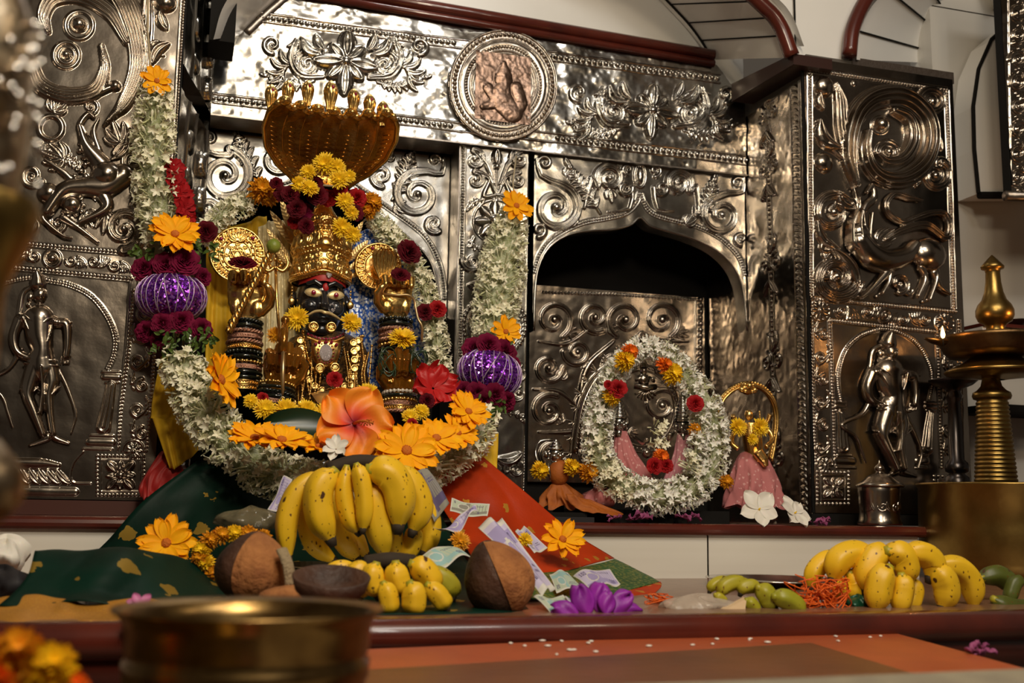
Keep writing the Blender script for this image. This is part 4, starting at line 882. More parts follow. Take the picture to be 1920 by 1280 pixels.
for (x, y, Y, r, f) in ((888, 655, 2.50, 24, (-.2, .2)), (915, 648, 2.47, 25, (0, .3)), (945, 660, 2.49, 26, (.3, .2)), (962, 685, 2.5, 18, (.6, 0))): single('rose', ROSE, rose_mag, x, y, Y, r, f, gl)
for (x, y, Y, r, f) in ((868, 735, 2.47, 22, (-.2, 0)), (893, 738, 2.44, 24, (0, .1)), (925, 742, 2.43, 26, (.2, 0)), (948, 752, 2.46, 22, (.5, 0)), (905, 752, 2.42, 20, (0, -.2))): single('rose', ROSE, rose_mag, x, y, Y, r, f, gl)
leafclump([(880, 760, 2.42, 20), (910, 768, 2.40, 26), (938, 770, 2.43, 20)], gl, 18, 13, 3); leafclump([(920, 635, 2.5, 18), (950, 640, 2.5, 16)], gl, 10, 12, 4)
# daisies tied to it
daisy(294, 152, 2.39, 30, (.1, .1), gl, k=2); daisy(328, 440, 2.34, 47, (.1, .5), gl, k=1, sq=1.2); daisy(968, 386, 2.70, 32, (.1, .2), gl, k=0); daisy(948, 622, 2.50, 30, (.1, .2), gl, k=2)
MB().tube([AT(277, -60, 2.43), AT(277, 60, 2.43), AT(282, 125, 2.42), AT(292, 160, 2.42)], .0022, 6).tube([AT(968, 292, YB-.01), AT(962, 340, 2.77), AT(964, 388, 2.75)], .002, 6).build('hanging_string', thread_m, gl)
# red cloth flower beside the left string
rb = MB(); random.seed(3)
for i, (x, y) in enumerate(((326, 318), (330, 345), (340, 365), (346, 390), (345, 410))):
    ringpet(rb2 := MB(), 7, petal(1, .8, .5, -.4, .3, .2, 0, 6, 5, 0, 0, .15, i)); rb.merge(rb2, placeM(x, y, 2.40, 22, (.5, 0)))
rb.build('red_carnation', rose_red, gl, label='red ruffled carnations tied to the string')
# ---------------------------------------------------------------- thinner jasmine garland round the deity
g2 = empty('flower_garland', AT(590, 330, 2.62), 'thin jasmine garland arched over the gold crown, knotted with yellow marigolds and dark roses', 'garland')
jasmine(*gar_path([(382, 455, 2.56, 20), (392, 425, 2.57, 20), (418, 402, 2.58, 25), (455, 385, 2.6, 25), (482, 372, 2.6, 22)]), g2, seed=5, nparts=40, L=.019)
jasmine(*gar_path([(694, 400, 2.6, 18), (716, 425, 2.6, 24), (742, 455, 2.58, 24), (768, 480, 2.56, 20), (785, 510, 2.55, 22), (800, 560, 2.54, 24), (815, 620, 2.53, 25), (822, 670, 2.52, 26), (828, 710, 2.52, 22)]), g2, seed=6, nparts=60, L=.019)
for (x, y, r, m_) in ((490, 356, 27, amber_m), (506, 372, 16, amber_m), (697, 380, 22, amber_m), (690, 395, 16, amber_m)): single('marigold', MARI, m_, x, y, 2.56, r, (random.uniform(-.3, .3), .1), g2)
for (x, y, r, m_) in ((386, 436, 24, rose_dark), (765, 474, 26, rose_dark), (797, 586, 18, rose_dark), (820, 580, 18, rose_red), (530, 365, 18, rose_dark), (518, 345, 14, rose_dark)): single('rose', ROSE, m_, x, y, 2.5, r, (random.uniform(-.3, .3), .2), g2)
MB().tube([AT(x, y, 2.58) for x, y in ((480, 372), (520, 360), (570, 345), (640, 350), (695, 400))], .003, 6).build('inner_string', thread_m, g2)
# bouquet heaped above the crown under the hood: every bloom is its own thing
def heap(items, Y, group):
    for (nm, lib, m_, x, y, r, lab) in items: single(nm, lib, m_, x, y, Y+random.uniform(-.02, .02), r, (random.uniform(-.3, .3), random.uniform(-.1, .3)), None, lab, group)
heap([('chrysanthemum', MUM, yellow_p, 608, 308, 23, 'yellow chrysanthemum topmost in the heap under the serpent hood'), ('chrysanthemum', MUM, yellow_p, 578, 323, 16, 'small yellow chrysanthemum left of the topmost bloom under the hood'),
 ('chrysanthemum', MUM, yellow_p, 632, 314, 17, 'yellow chrysanthemum just right of the topmost bloom under the hood'), ('chrysanthemum', MUM, yellow_p, 560, 345, 16, 'yellow chrysanthemum at the left edge of the heap under the hood'),
 ('chrysanthemum', MUM, yellow_p, 580, 353, 18, 'yellow chrysanthemum hanging above the dark roses, left of the crown tip'), ('chrysanthemum', MUM, yellow_p, 635, 337, 19, 'yellow chrysanthemum low at the right of the heap under the hood'),
 ('chrysanthemum', MUM, yellow_p, 655, 330, 13, 'small yellow chrysanthemum at the right rim of the hood'), ('chrysanthemum', MUM, yellow_p, 646, 378, 18, 'yellow chrysanthemum right of the crown tip between red roses'),
 ('chrysanthemum', MUM, yellow_p, 659, 399, 14, 'small yellow chrysanthemum beside the crown, below its larger neighbour'), ('chrysanthemum', MUM, yellow_p, 641, 427, 20, 'bright yellow chrysanthemum resting on the right shoulder of the crown'), ('chrysanthemum', MUM, yellow_p, 661, 440, 17, 'lowest yellow chrysanthemum at the right of the crown')], 2.47, None)
heap([('rose', ROSE, rose_dark, 545, 366, 20, 'dark red rose left of the crown tip, upper of the pile'), ('rose', ROSE, rose_dark, 556, 392, 20, 'dark red rose left of the crown tip, in the middle of the pile'), ('rose', ROSE, rose_mag, 570, 398, 19, 'purple-red rose touching the crown tip on its left'),
 ('rose', ROSE, rose_dark, 595, 368, 22, 'dark red rose right above the crown tip'), ('rose', ROSE, rose_red, 615, 372, 18, 'bright red rose above the crown tip, right of the dark one'), ('rose', ROSE, rose_red, 638, 354, 15, 'small red rose tucked under the yellow blooms at the right'),
 ('rose', ROSE, rose_red, 668, 372, 20, 'red rose at the right end of the pile beside the jasmine'), ('rose', ROSE, rose_dark, 665, 400, 18, 'dark rose hanging right of the crown behind a yellow bloom'), ('rose', ROSE, rose_red, 553, 417, 15, 'small red rose lowest of the pile left of the crown'), ('rose', ROSE, rose_dark, 573, 424, 17, 'dark rose lying on the left shoulder of the crown'), ('rose', ROSE, rose_dark, 590, 345, 17, 'dark rose in the shadow under the hood')], 2.50, None)
# ------------------------------------------------------------------ the deity
stone = mat('black_stone', (.012, .012, .014), .22, 0, noise=(14, (.05, .055, .065), .52, .75), coat=.4)
red_paint = mat('vermilion', (.42, .012, .01), .5)
ruby = mat('ruby', (.25, .005, .03), .12, coat=1)
diamond = mat('white_stones', (.75, .70, .72), .15, .6, bump=(500, 1.))
black_glass = mat('black_glass', (.008, .012, .008), .1, coat=1)
pink_metal = mat('rose_gold', (.62, .36, .26), .3, 1, bump=(600, .6))
pearl = mat('pearl', (.75, .68, .58), .25, .2)
amber = mat('amber_lacquer', (.42, .17, .015), .16, .7, noise=(20, (.25, .09, .01), .4, .7), coat=.6)
def fuse(o, vox=.0014, it=4, f=.5):
    m = o.modifiers.new('fuse', 'REMESH'); m.mode = 'VOXEL'; m.voxel_size = vox; m.use_smooth_shade = True
    k = o.modifiers.new('soft', 'SMOOTH'); k.iterations = it; k.factor = f; return o
def wrapR(h, circ, draw, prof, M, cell=.0011, top=None):
    "relief canvas wrapped round a lathe profile prof(v)->radius; v in metres"
    R = Relief((0, 0, 0), (1, 0, 0), (0, -1, 0), int(circ/cell)+1, int(h/cell)+1, cell, lambda x, y: Vector((x, 0, y)))
    R.uv = lambda p: np.array(p, float); R.mpp = lambda p: 1.; draw(R)
    th = -PI/2+(R.uu/circ-.5)*2*PI; rr = np.array([prof(v) for v in R.vv])[:, None]+R.H
    zz = np.repeat(R.vv[:, None], R.nu, 1)+(top(th)[None]*(1-R.vv/h)[:, None] if top is not None else 0)
    G = np.stack([rr*np.cos(th), rr*np.sin(th), zz], -1); A = np.array(M); return MB().grid(G @ A[:3, :3].T+A[:3, 3])
eye_gold = mat('eye_gold', (.92, .72, .36), .45, .6)
st = empty('deity_statue', AT(600, 780, 2.56), 'black stone deity with gilded crown, gold eyes and moustache, draped in jewellery and cloth', 'statue')
YF = 2.55; s0 = MPP(600, 570, YF); H0 = AT(600, 570, YF)
def HP(dx, dz, dy=0): return H0+Vector((dx*s0, dy*s0, dz*s0))
hd = MB().ball(HP(0, 4), (47*s0, 48*s0, 60*s0), 32); hd.ball(HP(0, -34, -14), (34*s0, 34*s0, 26*s0), 24)
hd.tube([HP(1, 14, -46), HP(2, 0, -54), HP(2, -12, -60), HP(2, -17, -56)], [4.5*s0, 6*s0, 9*s0, 7*s0], 14); hd.ball(HP(-5, -14, -50), 6*s0, 12); hd.ball(HP(9, -14, -50), 6*s0, 12)
hd.ball(HP(-21, -12, -32), (17*s0, 15*s0, 15*s0), 16); hd.ball(HP(24, -12, -32), (17*s0, 15*s0, 15*s0), 16)
hd.ball(HP(1, -33, -42), (15*s0, 9*s0, 5*s0), 14); hd.ball(HP(1, -41, -41), (12*s0, 9*s0, 5*s0), 14); hd.ball(HP(1, -54, -32), (15*s0, 12*s0, 10*s0), 14)
hd.tube([HP(-30, 28, -40), HP(-16, 34, -45), HP(-3, 26, -46)], 5*s0, 8); hd.tube([HP(7, 26, -46), HP(20, 33, -45), HP(34, 27, -40)], 5*s0, 8)
for sx in (-1, 1): hd.tube([HP(sx*46, 20, 6), HP(sx*51, 6, 4), HP(sx*49, -14, 4), HP(sx*45, -26, 4)], [5*s0, 8*s0, 6*s0, 7*s0], 10)
hd.tube([HP(0, -40, 5), HP(0, -90, 8)], [30*s0, 34*s0], 20)
head = fuse(hd.build('head', stone, st), .0016, 5); hl = head
def plate(P, th, name, m, parent, z=None, bulge=0.):
    "thin solid plate from outline points, slightly domed toward the viewer"
    P = np.array([tuple(p) for p in P]); c = P.mean(0); k = len(P); rings = [P+(c-P)*q+np.array([0, -bulge*(1-(1-q)**2)-th, 0]) for q in (0, .3, .6, .95)]
    V = np.concatenate([P]+rings+[[c+[0, -bulge-th, 0]]]); Q = []
    for r in range(4): Q += [(r*k+i, r*k+(i+1) % k, (r+1)*k+(i+1) % k, (r+1)*k+i) for i in range(k)]
    T = [(4*k+i, 4*k+(i+1) % k, 5*k) for i in range(k)]; return MB().add(V, Q, T).build(name, m, parent)
for sx, (cx, cz) in ((-1, (-9-9, 12)), (1, (23, 10))):
    t = np.linspace(0, 2*PI, 24, endpoint=False); yo = -47
    E_ = [HP(cx+16.5*math.cos(a), cz+(9.5 if math.sin(a) > 0 else 8.5)*math.sin(a)*abs(math.sin(a))**.25-1.5*math.cos(a)*sx*-1, yo+abs(cx+16.5*math.cos(a))*.18) for a in t]
    ey = plate(E_, .0016, 'eye', eye_gold, head, bulge=.004)
    MB().ball(HP(cx, cz, yo-3.5), (4.4*s0, 1.6*s0, 4.4*s0), 12).build('pupil', ruby, ey)
    MB().tube([p+Vector((0, -.001, 0)) for p in E_]+[E_[0]], .8*s0, 6).build('eyelid_rim', black_glass, ey)
P = [HP(-31, -29, -44), HP(-27, -31, -50), HP(-16, -25, -57), HP(-5, -24, -62), HP(2, -27, -66), HP(10, -27, -62), HP(22, -31, -57), HP(32, -35, -49), HP(36, -31, -44)]
MB().tube(smooth_path(P, 30), list(np.interp(np.linspace(0, 1, 30), [0, .2, .5, .8, 1], [1.4*s0, 2.4*s0, 3.4*s0, 2.4*s0, 1.4*s0])), 8).build('moustache', eye_gold, head)
MB().ball(HP(4, 24, -46), (6*s0, 3*s0, 8*s0), 12).build('forehead_mark', red_paint, head)
nr = MB(); 
for i in range(14): a = 2*PI*i/14; nr.ball(HP(15+5.5*math.cos(a), -16+7.5*math.sin(a), -55), 1.5*s0, 6)
nr.ball(HP(16, -19, -56), 3*s0, 8); nr.build('nose_ring', diamond, head)
# red band under the crown and ear drops
G = []
for i in range(25):
    a = -PI/2+(i/24-.5)*2.5; c = abs(i/12-1); w_ = 45*(1+.02); G.append([tuple(HP(w_*math.cos(a)+1, 35-5*c, 48*math.sin(a)-1)), tuple(HP(w_*math.cos(a)+1, 57-12*c, 50*math.sin(a)-1)), tuple(HP(40*math.cos(a), 62-14*c, 44*math.sin(a)))])
MB().grid(np.array(G)).build('forehead_band', red_paint, head)
MB().ball(HP(8, 49, -52), (6*s0, 3*s0, 9*s0), 10).build('forehead_jewel', diamond, head)
for sx, x_ in ((-1, -53), (1, 55)):
    er = MB(); 
    for i in range(6): er.ball(HP(x_, 26-6*i, -8), 2.6*s0, 7)
    er.ball(HP(x_, 0, -10), (7*s0, 3*s0, 8*s0), 10); er.build('ear_ornament', gold, head)
# crown
cr = empty('crown', (0, 0, 0)); cr.parent = st; cr.location = HP(-1, 44, 0)-worg(st)
kz = lambda y: (528-y)*s0*1.02
pz = [kz(y) for y in (534, 522, 512, 500, 492, 484, 478, 470, 460, 452, 446, 438, 430, 424, 416, 410, 404, 396, 388, 382, 378, 375)]
pr = [x*s0 for x in (53, 54, 55, 52, 50, 52, 55.5, 54, 52, 50, 47, 49, 43, 38, 36, 29, 25, 19, 15, 14, 10, .5)]
pz = [z-pz[0] for z in pz]; hh = pz[-1]
def dcr(R):
    C_ = 2*PI*.064
    for z, r in ((.004, .0035), (.036, .003), (.062, .003), (.074, .003), (.107, .003)): R.beads([(0, z), (C_, z)], .0072, r)
    for k in range(16):
        u = C_*(k+.5)/16; R.leaf((u, .012), (u, .032), .0075, 0); R.leaf((u, .082), (u, .103), .007, 0); R.leaf((u, .115), (u, .135), .009, 0)
        R.spiral((u, .050), .009, 1.4, 90*(k % 2), 1 if k % 2 else -1, .0026, 0, .3); R.dome((u+C_/32, .068), .004, .9); R.spiral((u, .150), .009, 1.2, 0, 1, .003)
    u = C_/2; R.dome((u, .078), .016, .6); R.ring((u, .078), .018, .002); R.spiral((u-.012, .115), .009, 1.4, 0, 1, .003); R.spiral((u+.012, .115), .009, 1.4, 180, -1, .003); R.flower((u, .145), .012, 7, .004)
    R.hammer(.0004, .008)
wrapR(hh, 2*PI*.064, dcr, lambda v: float(np.interp(v, pz, pr)), Matrix.Translation(HP(-1, 40, 2)), top=lambda th: .012*np.exp(-((th+PI/2)/.5)**2)-.004).build('crown_shell', gold, cr)
bm_ = MB(); P = [HP(-1+56*math.cos(a)*1.0, 42+11*math.exp(-((a+PI/2)/.5)**2), 55*math.sin(a)) for a in np.linspace(-PI-.2, .2, 40)]; bm_.tube(P, 3*s0, 8)
for p in P[::1]: bm_.ball(p+Vector((0, -.002, .006)), 2.5*s0, 6)
bm_.build('crown_brim', gold, cr)
MB().ball(HP(-1, 198, 0), (9*s0, 9*s0, 12*s0), 12).ball(HP(-1, 212, 0), (4*s0, 4*s0, 8*s0), 10).build('finial', gold, cr)
# torso wrapped in brocade
tm_ = MB(); tm_.lathe([(0, 0), (.105, 0), (.115, .03), (.11, .08), (.098, .12), (.10, .16), (.085, .19), (.045, .21), (0, .215)], 36, M=Matrix.Translation(AT(606, 790, 2.56)) @ Matrix.Diagonal((1, .62, 1, 1)))
tm_.build('torso', mat('jewelled_brocade', (.20, .10, .02), .35, .6, noise=(160, (.03, .015, .008), .4, .6), bump=(300, .9)), st)
# ------------------------------------------------------------------ serpent hood
hood = empty('serpent_hood', AT(604, 345, 2.66), 'gilded fan-shaped canopy of seven cobra hoods rising over the crown', 'canopy')
hs = MPP(604, 280, 2.56); B0 = AT(604, 346, 2.62)
def hoodpt(u, v, off=0):
    wv = np.interp(v, [0, .12, .25, .5, .75, .92, 1], [48, 62, 84, 110, 118, 113, 104])*hs
    rib = .006*abs(math.cos(u*3.5*PI))*v; top = 1+.055*abs(math.cos(u*3.5*PI))*(v > .85)*(v-.85)/.15-.05*u*u*v
    return (B0.x+u*wv, B0.y-.16*v**1.6-.055*u*u*v+rib*0+.03*math.sin(v*PI)*(1-u*u)+off-rib, B0.z+.113*hs/.00124*v*top)
U_ = np.linspace(-1, 1, 85); V_ = np.linspace(0, 1, 40)
G1 = np.array([[hoodpt(u, v) for u in U_] for v in V_]); G2 = np.array([[hoodpt(u, v, .010) for u in U_] for v in V_])
R_ = .0035*np.clip(np.sin(V_*90), 0, 1)[:, None]*(np.abs(np.sin(U_*3.5*PI))**2)[None]*(V_ < .9)[:, None]; G1[..., 1] -= R_*.6
mb = MB().grid(G1).grid(G2); ed = np.concatenate([G1[:, 0], G1[-1], G1[::-1, -1]]); mb.tube(ed+[0, .005, 0], .0065, 10); mb.build('hood_fan', gold_dark, hood)
rb = MB()
for k in range(6):
    u = -1+2*(k+1)/7+.0; rb.tube([np.array(hoodpt(u, v))+[0, -.001, 0] for v in np.linspace(.05, .93, 20)], .0016, 6)
for k in range(7):
    u = -1+2*(k+.5)/7
    for v in np.linspace(.12, .8, 14): rb.tube([np.array(hoodpt(u+q, v))+[0, -.002, 0] for q in (-.05, 0, .05)], .0011, 5)
rb.build('hood_ribs', gold_dark, hood)
kn = MB()
for k in range(7):
    u = -1+2*(k+.5)/7; p = np.array(hoodpt(u, 1.)); kn.ball(p+[0, -.012, .000], (.016, .016, .011), 12); kn.ball(p+[0, -.028, -.004], (.008, .007, .007), 10)
    for q in (-.09, .09): kn.ball(np.array(hoodpt(max(-1, min(1, u+q)), .98))+[0, -.014, 0], .008, 8)
kn.build('hood_crest', gold, hood)
for k, (x, y) in enumerate(((507, 203), (539, 195), (576, 195), (619, 202), (662, 210), (692, 220), (717, 233))):
    p = AT(x, y, 2.435); sc = hs*(1.15 if k in (3,) else 1.); e = MB()
    e.lathe([(5*sc, -4*sc), (5.5*sc, 0), (7*sc, 8*sc), (9*sc, 16*sc), (11*sc, 22*sc), (11.5*sc, 28*sc), (9*sc, 36*sc), (5*sc, 41*sc), (1*sc, 44*sc)], 64, M=Matrix.Translation(p), wob=lambda t, z: 1+.13*np.cos(12*t)*(z < 20*sc)+.05*np.cos(7*t)*(z > 24*sc))
    for sx in (-1, 1): e.ball(p+Vector((sx*6*sc, -9*sc, 28*sc)), 2.4*sc, 8)
    h_ = e.build('serpent_head', gold, hood); MB().ball(p+Vector((2*sc, -11*sc, 30*sc)), (2.6*sc, 1.8*sc, 3.2*sc), 8).build('ruby', ruby, h_)
# ------------------------------------------------------------------ leaf-shaped rays beside the crown
blade_m = mat('blade_gilt', (.92, .66, .28), .42, .75)
halo = empty('leaf_halo', AT(600, 470, 2.60), 'gold leaf-shaped blades fanning out behind the crown', 'ornament')
for (bx, by, tx, ty, w_) in ((556, 450, 526, 372, 13), (560, 470, 506, 394, 13), (545, 490, 500, 428, 11), (548, 500, 512, 462, 9), (650, 468, 681, 414, 11), (648, 492, 691, 450, 12), (650, 505, 704, 478, 12), (650, 520, 712, 500, 9)):
    a, b = AT(bx, by, 2.585), AT(tx, ty, 2.575); d = b-a; L = d.length; z = Vector((0, -1, 0)); x = d.normalized(); M = np.array(frame(x, z.cross(x), z, a)); s_ = hs
    G = petal(L, w_*1.25*s_, 0, 0, 0, 0, 0, 40, 13, 0); G[..., 2] += .0006*np.sin(np.linspace(0, 1, 40)[:, None]*70-abs(np.linspace(-1, 1, 13))[None]*6)-.003*abs(np.linspace(-1, 1, 13))[None]*np.sin(np.linspace(0, 1, 40)*PI)[:, None]; Gb = G.copy(); Gb[..., 2] -= .002
    MB().grid(G @ M[:3, :3].T+M[:3, 3]).grid(Gb @ M[:3, :3].T+M[:3, 3]).build('blade', blade_m, halo)
# ------------------------------------------------------------------ discs
def disc(name, label, c, r, Y, deco, m=gold):
    root = empty(name, AT(*c, Y), label, 'ornament'); R = plateY(AT(c[0]-r-2, c[1], Y).x, AT(c[0]+r+2, c[1], Y).x, AT(c[0], c[1]+r+2, Y).z, AT(c[0], c[1]-r-2, Y).z, Y, .0009)
    deco(R, c, r); R.ring(c, r-2, 2.4, .9); R.hammer(.0005, .012); R.clip_poly([(c[0]+r*math.cos(a), c[1]+r*math.sin(a)) for a in np.linspace(0, 2*PI, 80)]); R.build('disc_face', m, root)
    k = r*MPP(*c, Y); MB().lathe([(0, 0), (k*.97, 0), (k*1.01, .003), (k*.97, .005), (0, .005)], 48, M=frame((1, 0, 0), (0, 0, 1), (0, 1, 0), AT(*c, Y)+Vector((0, .001, 0)))).build('disc_back', m, root); return root
def dL(R, c, r):
    R.ring(c, 34, 1.6); R.ring(c, 26, 1.6); R.ring(c, 14, 1.6)
    for i in range(28): a = 2*PI*i/28; R.leaf((c[0]+37*math.cos(a), c[1]+37*math.sin(a)), (c[0]+48*math.cos(a+.08), c[1]+48*math.sin(a+.08)), 3.4)
    for i in range(14): a = 2*PI*i/14; R.dome((c[0]+30*math.cos(a), c[1]+30*math.sin(a)), 2.6)
    for o in (0, PI): T = [(c[0]+13*math.cos(o+PI/2+2*PI*i/3), c[1]+13*math.sin(o+PI/2+2*PI*i/3)) for i in range(4)]; R.stroke(T, 1.4, .9, smooth=False)
    for i in range(8): a = 2*PI*i/8; R.spiral((c[0]+20*math.cos(a), c[1]+20*math.sin(a)), 4, 1, 0, 1, 1.4)
    R.palm((c[0], c[1]-26), -90, 24, 7, 140, 4)
dd = disc('wheel_emblem', 'round gilded disc with a six-pointed star behind the upper left hand', (445, 477), 52, 2.565, dL, gold)
for x, y in ((415, 447), (474, 446)): MB().ball(AT(x, y, 2.558), (4*hs, 2*hs, 3.4*hs), 8).build('ruby', ruby, dd)
def dR(R, c, r):
    for i in range(26): a = 2*PI*i/26; R.leaf((c[0]+28*math.cos(a), c[1]+28*math.sin(a)), (c[0]+40*math.cos(a), c[1]+40*math.sin(a)), 3.4)
    R.ring(c, 26, 1.6); R.palm(c, 0, 24, 7, 200, 3.4)
d2 = disc('wheel_emblem', 'round gilded disc behind the small cobra at the upper right hand', (709, 499), 44, 2.565, dR, gold)
for x, y in ((699, 465), (742, 490)): MB().ball(AT(x, y, 2.558), (4*hs, 2*hs, 3.4*hs), 8).build('ruby', ruby, d2)
# small cobra emblem
cb = empty('cobra_emblem', AT(718, 560, 2.53), 'small gilded cobra with spread hood coiling past the upper right hand', 'ornament')
cg = MB(); c0 = AT(719, 530, 2.525); V2 = np.linspace(0, 1, 24); U2 = np.linspace(-1, 1, 25)
Gc = np.array([[(c0.x+u*np.interp(v, [0, .2, .5, .8, .95, 1], [4, 10, 19, 22, 16, 6])*hs, c0.y-.012*v*v-.006*u*u+.0018*math.cos(u*6*PI), c0.z+v*62*hs) for u in U2] for v in V2]); cg.grid(Gc).grid(Gc+[0, .005, 0])
cg.tube(np.concatenate([Gc[:, 0], Gc[-1], Gc[::-1, -1]])+[0, .002, 0], .003, 8); cg.build('cobra_hood', gold, cb)
MB().tube(smooth_path([AT(x, y, Y) for x, y, Y in ((719, 532, 2.52), (716, 545, 2.50), (722, 551, 2.485), (745, 553, 2.475), (765, 553, 2.475), (777, 563, 2.48), (780, 580, 2.48), (784, 598, 2.48), (791, 612, 2.48), (791, 640, 2.49))], 50), .0032, 8).build('cobra_body', gold_pale, cb)
# ------------------------------------------------------------------ hands
def hand(px, py, Y, hpx, mirror=1, m=gold, rot=0., curl=1., name='hand', parent=None, fist=False):
    "px,py = wrist; fingers up; thumb on +x*mirror"
    o = AT(px, py, Y); s_ = hpx*MPP(px, py, Y); M = np.array(Matrix.Translation(o) @ Matrix.Rotation(rot, 4, 'Y') @ Matrix.Diagonal((s_*mirror, s_, s_, 1)))
    T = lambda P: [tuple((M[:3, :3] @ np.array(p))+M[:3, 3]) for p in P]
    mb = MB(); mb.tube(T([(0, 0, -.12), (0, 0, .05), (.0, 0, .25), (0, 0, .45), (0, 0, .56)]), [s_*.21, s_*.20, s_*.29, s_*.32, s_*.28], 20, flat=.5, up=(0, 1, 0))
    mb.ball(T([(.16, -.08, .20)])[0], (s_*.12, s_*.10, s_*.17), 12); mb.ball(T([(-.17, -.06, .22)])[0], (s_*.10, s_*.09, s_*.18), 12)
    for i, (x, l) in enumerate(((-.23, .85), (-.08, 1.), (.07, 1.05), (.22, .95))):
        if fist: P = [(x, .02, .48), (x*1.05, -.04, .66*l), (x*1.05, -.22, .72*l), (x, -.30, .58), (x*.9, -.26, .42), (x*.9, -.18, .36)]
        else: P = [(x, .02, .48), (x*1.08, 0, .62), (x*1.1, -.08, .62+.14*l), (x*1.1, -.20, .60+.14*l), (x*1.05, -.26, .50+.1*l)]
        mb.tube(T(P), [s_*.085, s_*.08, s_*.078, s_*.074, s_*.062]+([s_*.05] if fist else []), 12); mb.ball(T([P[-1]])[0], s_*.062, 10)
    mb.tube(T([(.20, -.04, .15), (.34, -.10, .30), (.36, -.18, .44), (.30, -.24, .54)]), [s_*.11, s_*.10, s_*.085, s_*.065], 12); mb.ball(T([(.30, -.24, .54)])[0], s_*.065, 10)
    return fuse(mb.build(name, m, parent), max(.0013, s_*.016), 3)
def bangle(px, py, Y, rx, ry, kind, m, label, group, tilt=0.):
    c = AT(px, py, Y); s_ = MPP(px, py, Y); r = rx*s_; mb = MB(); M = np.array(Matrix.Translation(c) @ Matrix.Rotation(tilt, 4, 'Y') @ Matrix.Rotation(-.12, 4, 'X'))
    P = [((r)*math.cos(a), r*math.sin(a), 0) for a in np.linspace(0, 2*PI, 49)]; P = [tuple(M[:3, :3] @ np.array(p)+M[:3, 3]) for p in P]; h = ry*s_
    if kind == 'plain': mb.tube(P, h, 10, caps=False)
    elif kind == 'band':
        mb.lathe([(r-.001, -h), (r+.001, -h*1.1), (r+.002, -h*.7), (r, -h*.5), (r+.0005, h*.5), (r+.002, h*.7), (r+.001, h*1.1), (r-.001, h)], 48, M=Matrix(M.tolist()))
        for i in range(44): a = 2*PI*i/44; q = M[:3, :3] @ np.array([(r+.0006)*math.cos(a), (r+.0006)*math.sin(a), 0])+M[:3, 3]; mb.ball(q, h*.42, 6)
    elif kind == 'bead':
        n = int(2*PI*r/(h*1.9))
        for i in range(n): a = 2*PI*i/n; mb.ball(M[:3, :3] @ np.array([r*math.cos(a), r*math.sin(a), 0])+M[:3, 3], h, 7)
        mb.tube(P, h*.4, 6, caps=False)
    elif kind == 'twist':
        for ph in (0, PI): mb.tube([tuple(M[:3, :3] @ np.array([(r+h*.5*math.cos(a*14+ph))*math.cos(a), (r+h*.5*math.cos(a*14+ph))*math.sin(a), h*.5*math.sin(a*14+ph)])+M[:3, 3]) for a in np.linspace(0, 2*PI, 150)], h*.55, 6, caps=False)
    return mb.build('bangle', m, None, label=label, cat='bangle', group=group)
ORD = ('nearest the hand', 'second from the hand', 'third from the hand', 'fourth from the hand', 'fifth from the hand', 'sixth from the hand', 'seventh from the hand', 'eighth from the hand', 'ninth from the hand', 'tenth from the hand', 'eleventh from the hand', 'twelfth from the hand', 'thirteenth from the hand', 'fourteenth from the hand', 'fifteenth from the hand')
KN = {'pl_b': ('plain', black_glass, 'glossy black glass'), 'bd_g': ('bead', gold, 'beaded gold'), 'ba_g': ('band', gold, 'broad gold'), 'ba_p': ('band', pink_metal, 'rose gold banded'), 'tw_p': ('twist', pink_metal, 'twisted rose gold'), 'tw_k': ('twist', black_glass, 'twisted black'), 'bd_k': ('bead', black_glass, 'beaded black'), 'pe': ('bead', pearl, 'pearl'), 'pl_g': ('plain', gold, 'thin plain gold')}
def stack(seq, p0, p1, Y, r0, r1, where, group, tilt=0., h=4.2):
    n = len(seq)
    for i, k in enumerate(seq):
        f = i/(n-1); kd, m, nm = KN[k]
        bangle(p0[0]+(p1[0]-p0[0])*f, p0[1]+(p1[1]-p0[1])*f, Y, r0+(r1-r0)*f, h*(1 if kd != 'plain' else .8), kd, m, f'{nm} bangle on the {where}, {ORD[i]}', group, tilt)
def arm(P, r, name='forearm', m=None):
    return MB().tube(smooth_path(P, 12), r, 20).build(name, m or stone, st)
s1 = MPP(456, 650, 2.5)
arm([AT(461, 600, 2.50), AT(456, 670, 2.50), AT(452, 742, 2.52)], 27*s1); hand(460, 602, 2.50, 118, 1, gold, .02, name='raised_hand', parent=st)
stack(['tw_k', 'pl_b', 'tw_p', 'ba_p', 'tw_p', 'ba_g', 'bd_k', 'pl_b', 'bd_g', 'ba_p', 'pl_b', 'pl_b', 'ba_g', 'ba_g'], (461, 606), (453, 732), 2.50, 29, 36, 'raised left forearm', 'bangles on the raised left forearm')
arm([AT(741, 597, 2.49), AT(742, 640, 2.50), AT(744, 700, 2.54)], 25*s1); hand(741, 598, 2.50, 100, -1, gold, -.02, name='raised_hand', parent=st)
stack(['bd_k', 'pl_b', 'tw_p', 'ba_p', 'tw_p', 'bd_g', 'pl_b'], (742, 603), (742, 660), 2.495, 29, 31, 'raised right forearm', 'bangles on the raised right forearm', 0, 4.4)
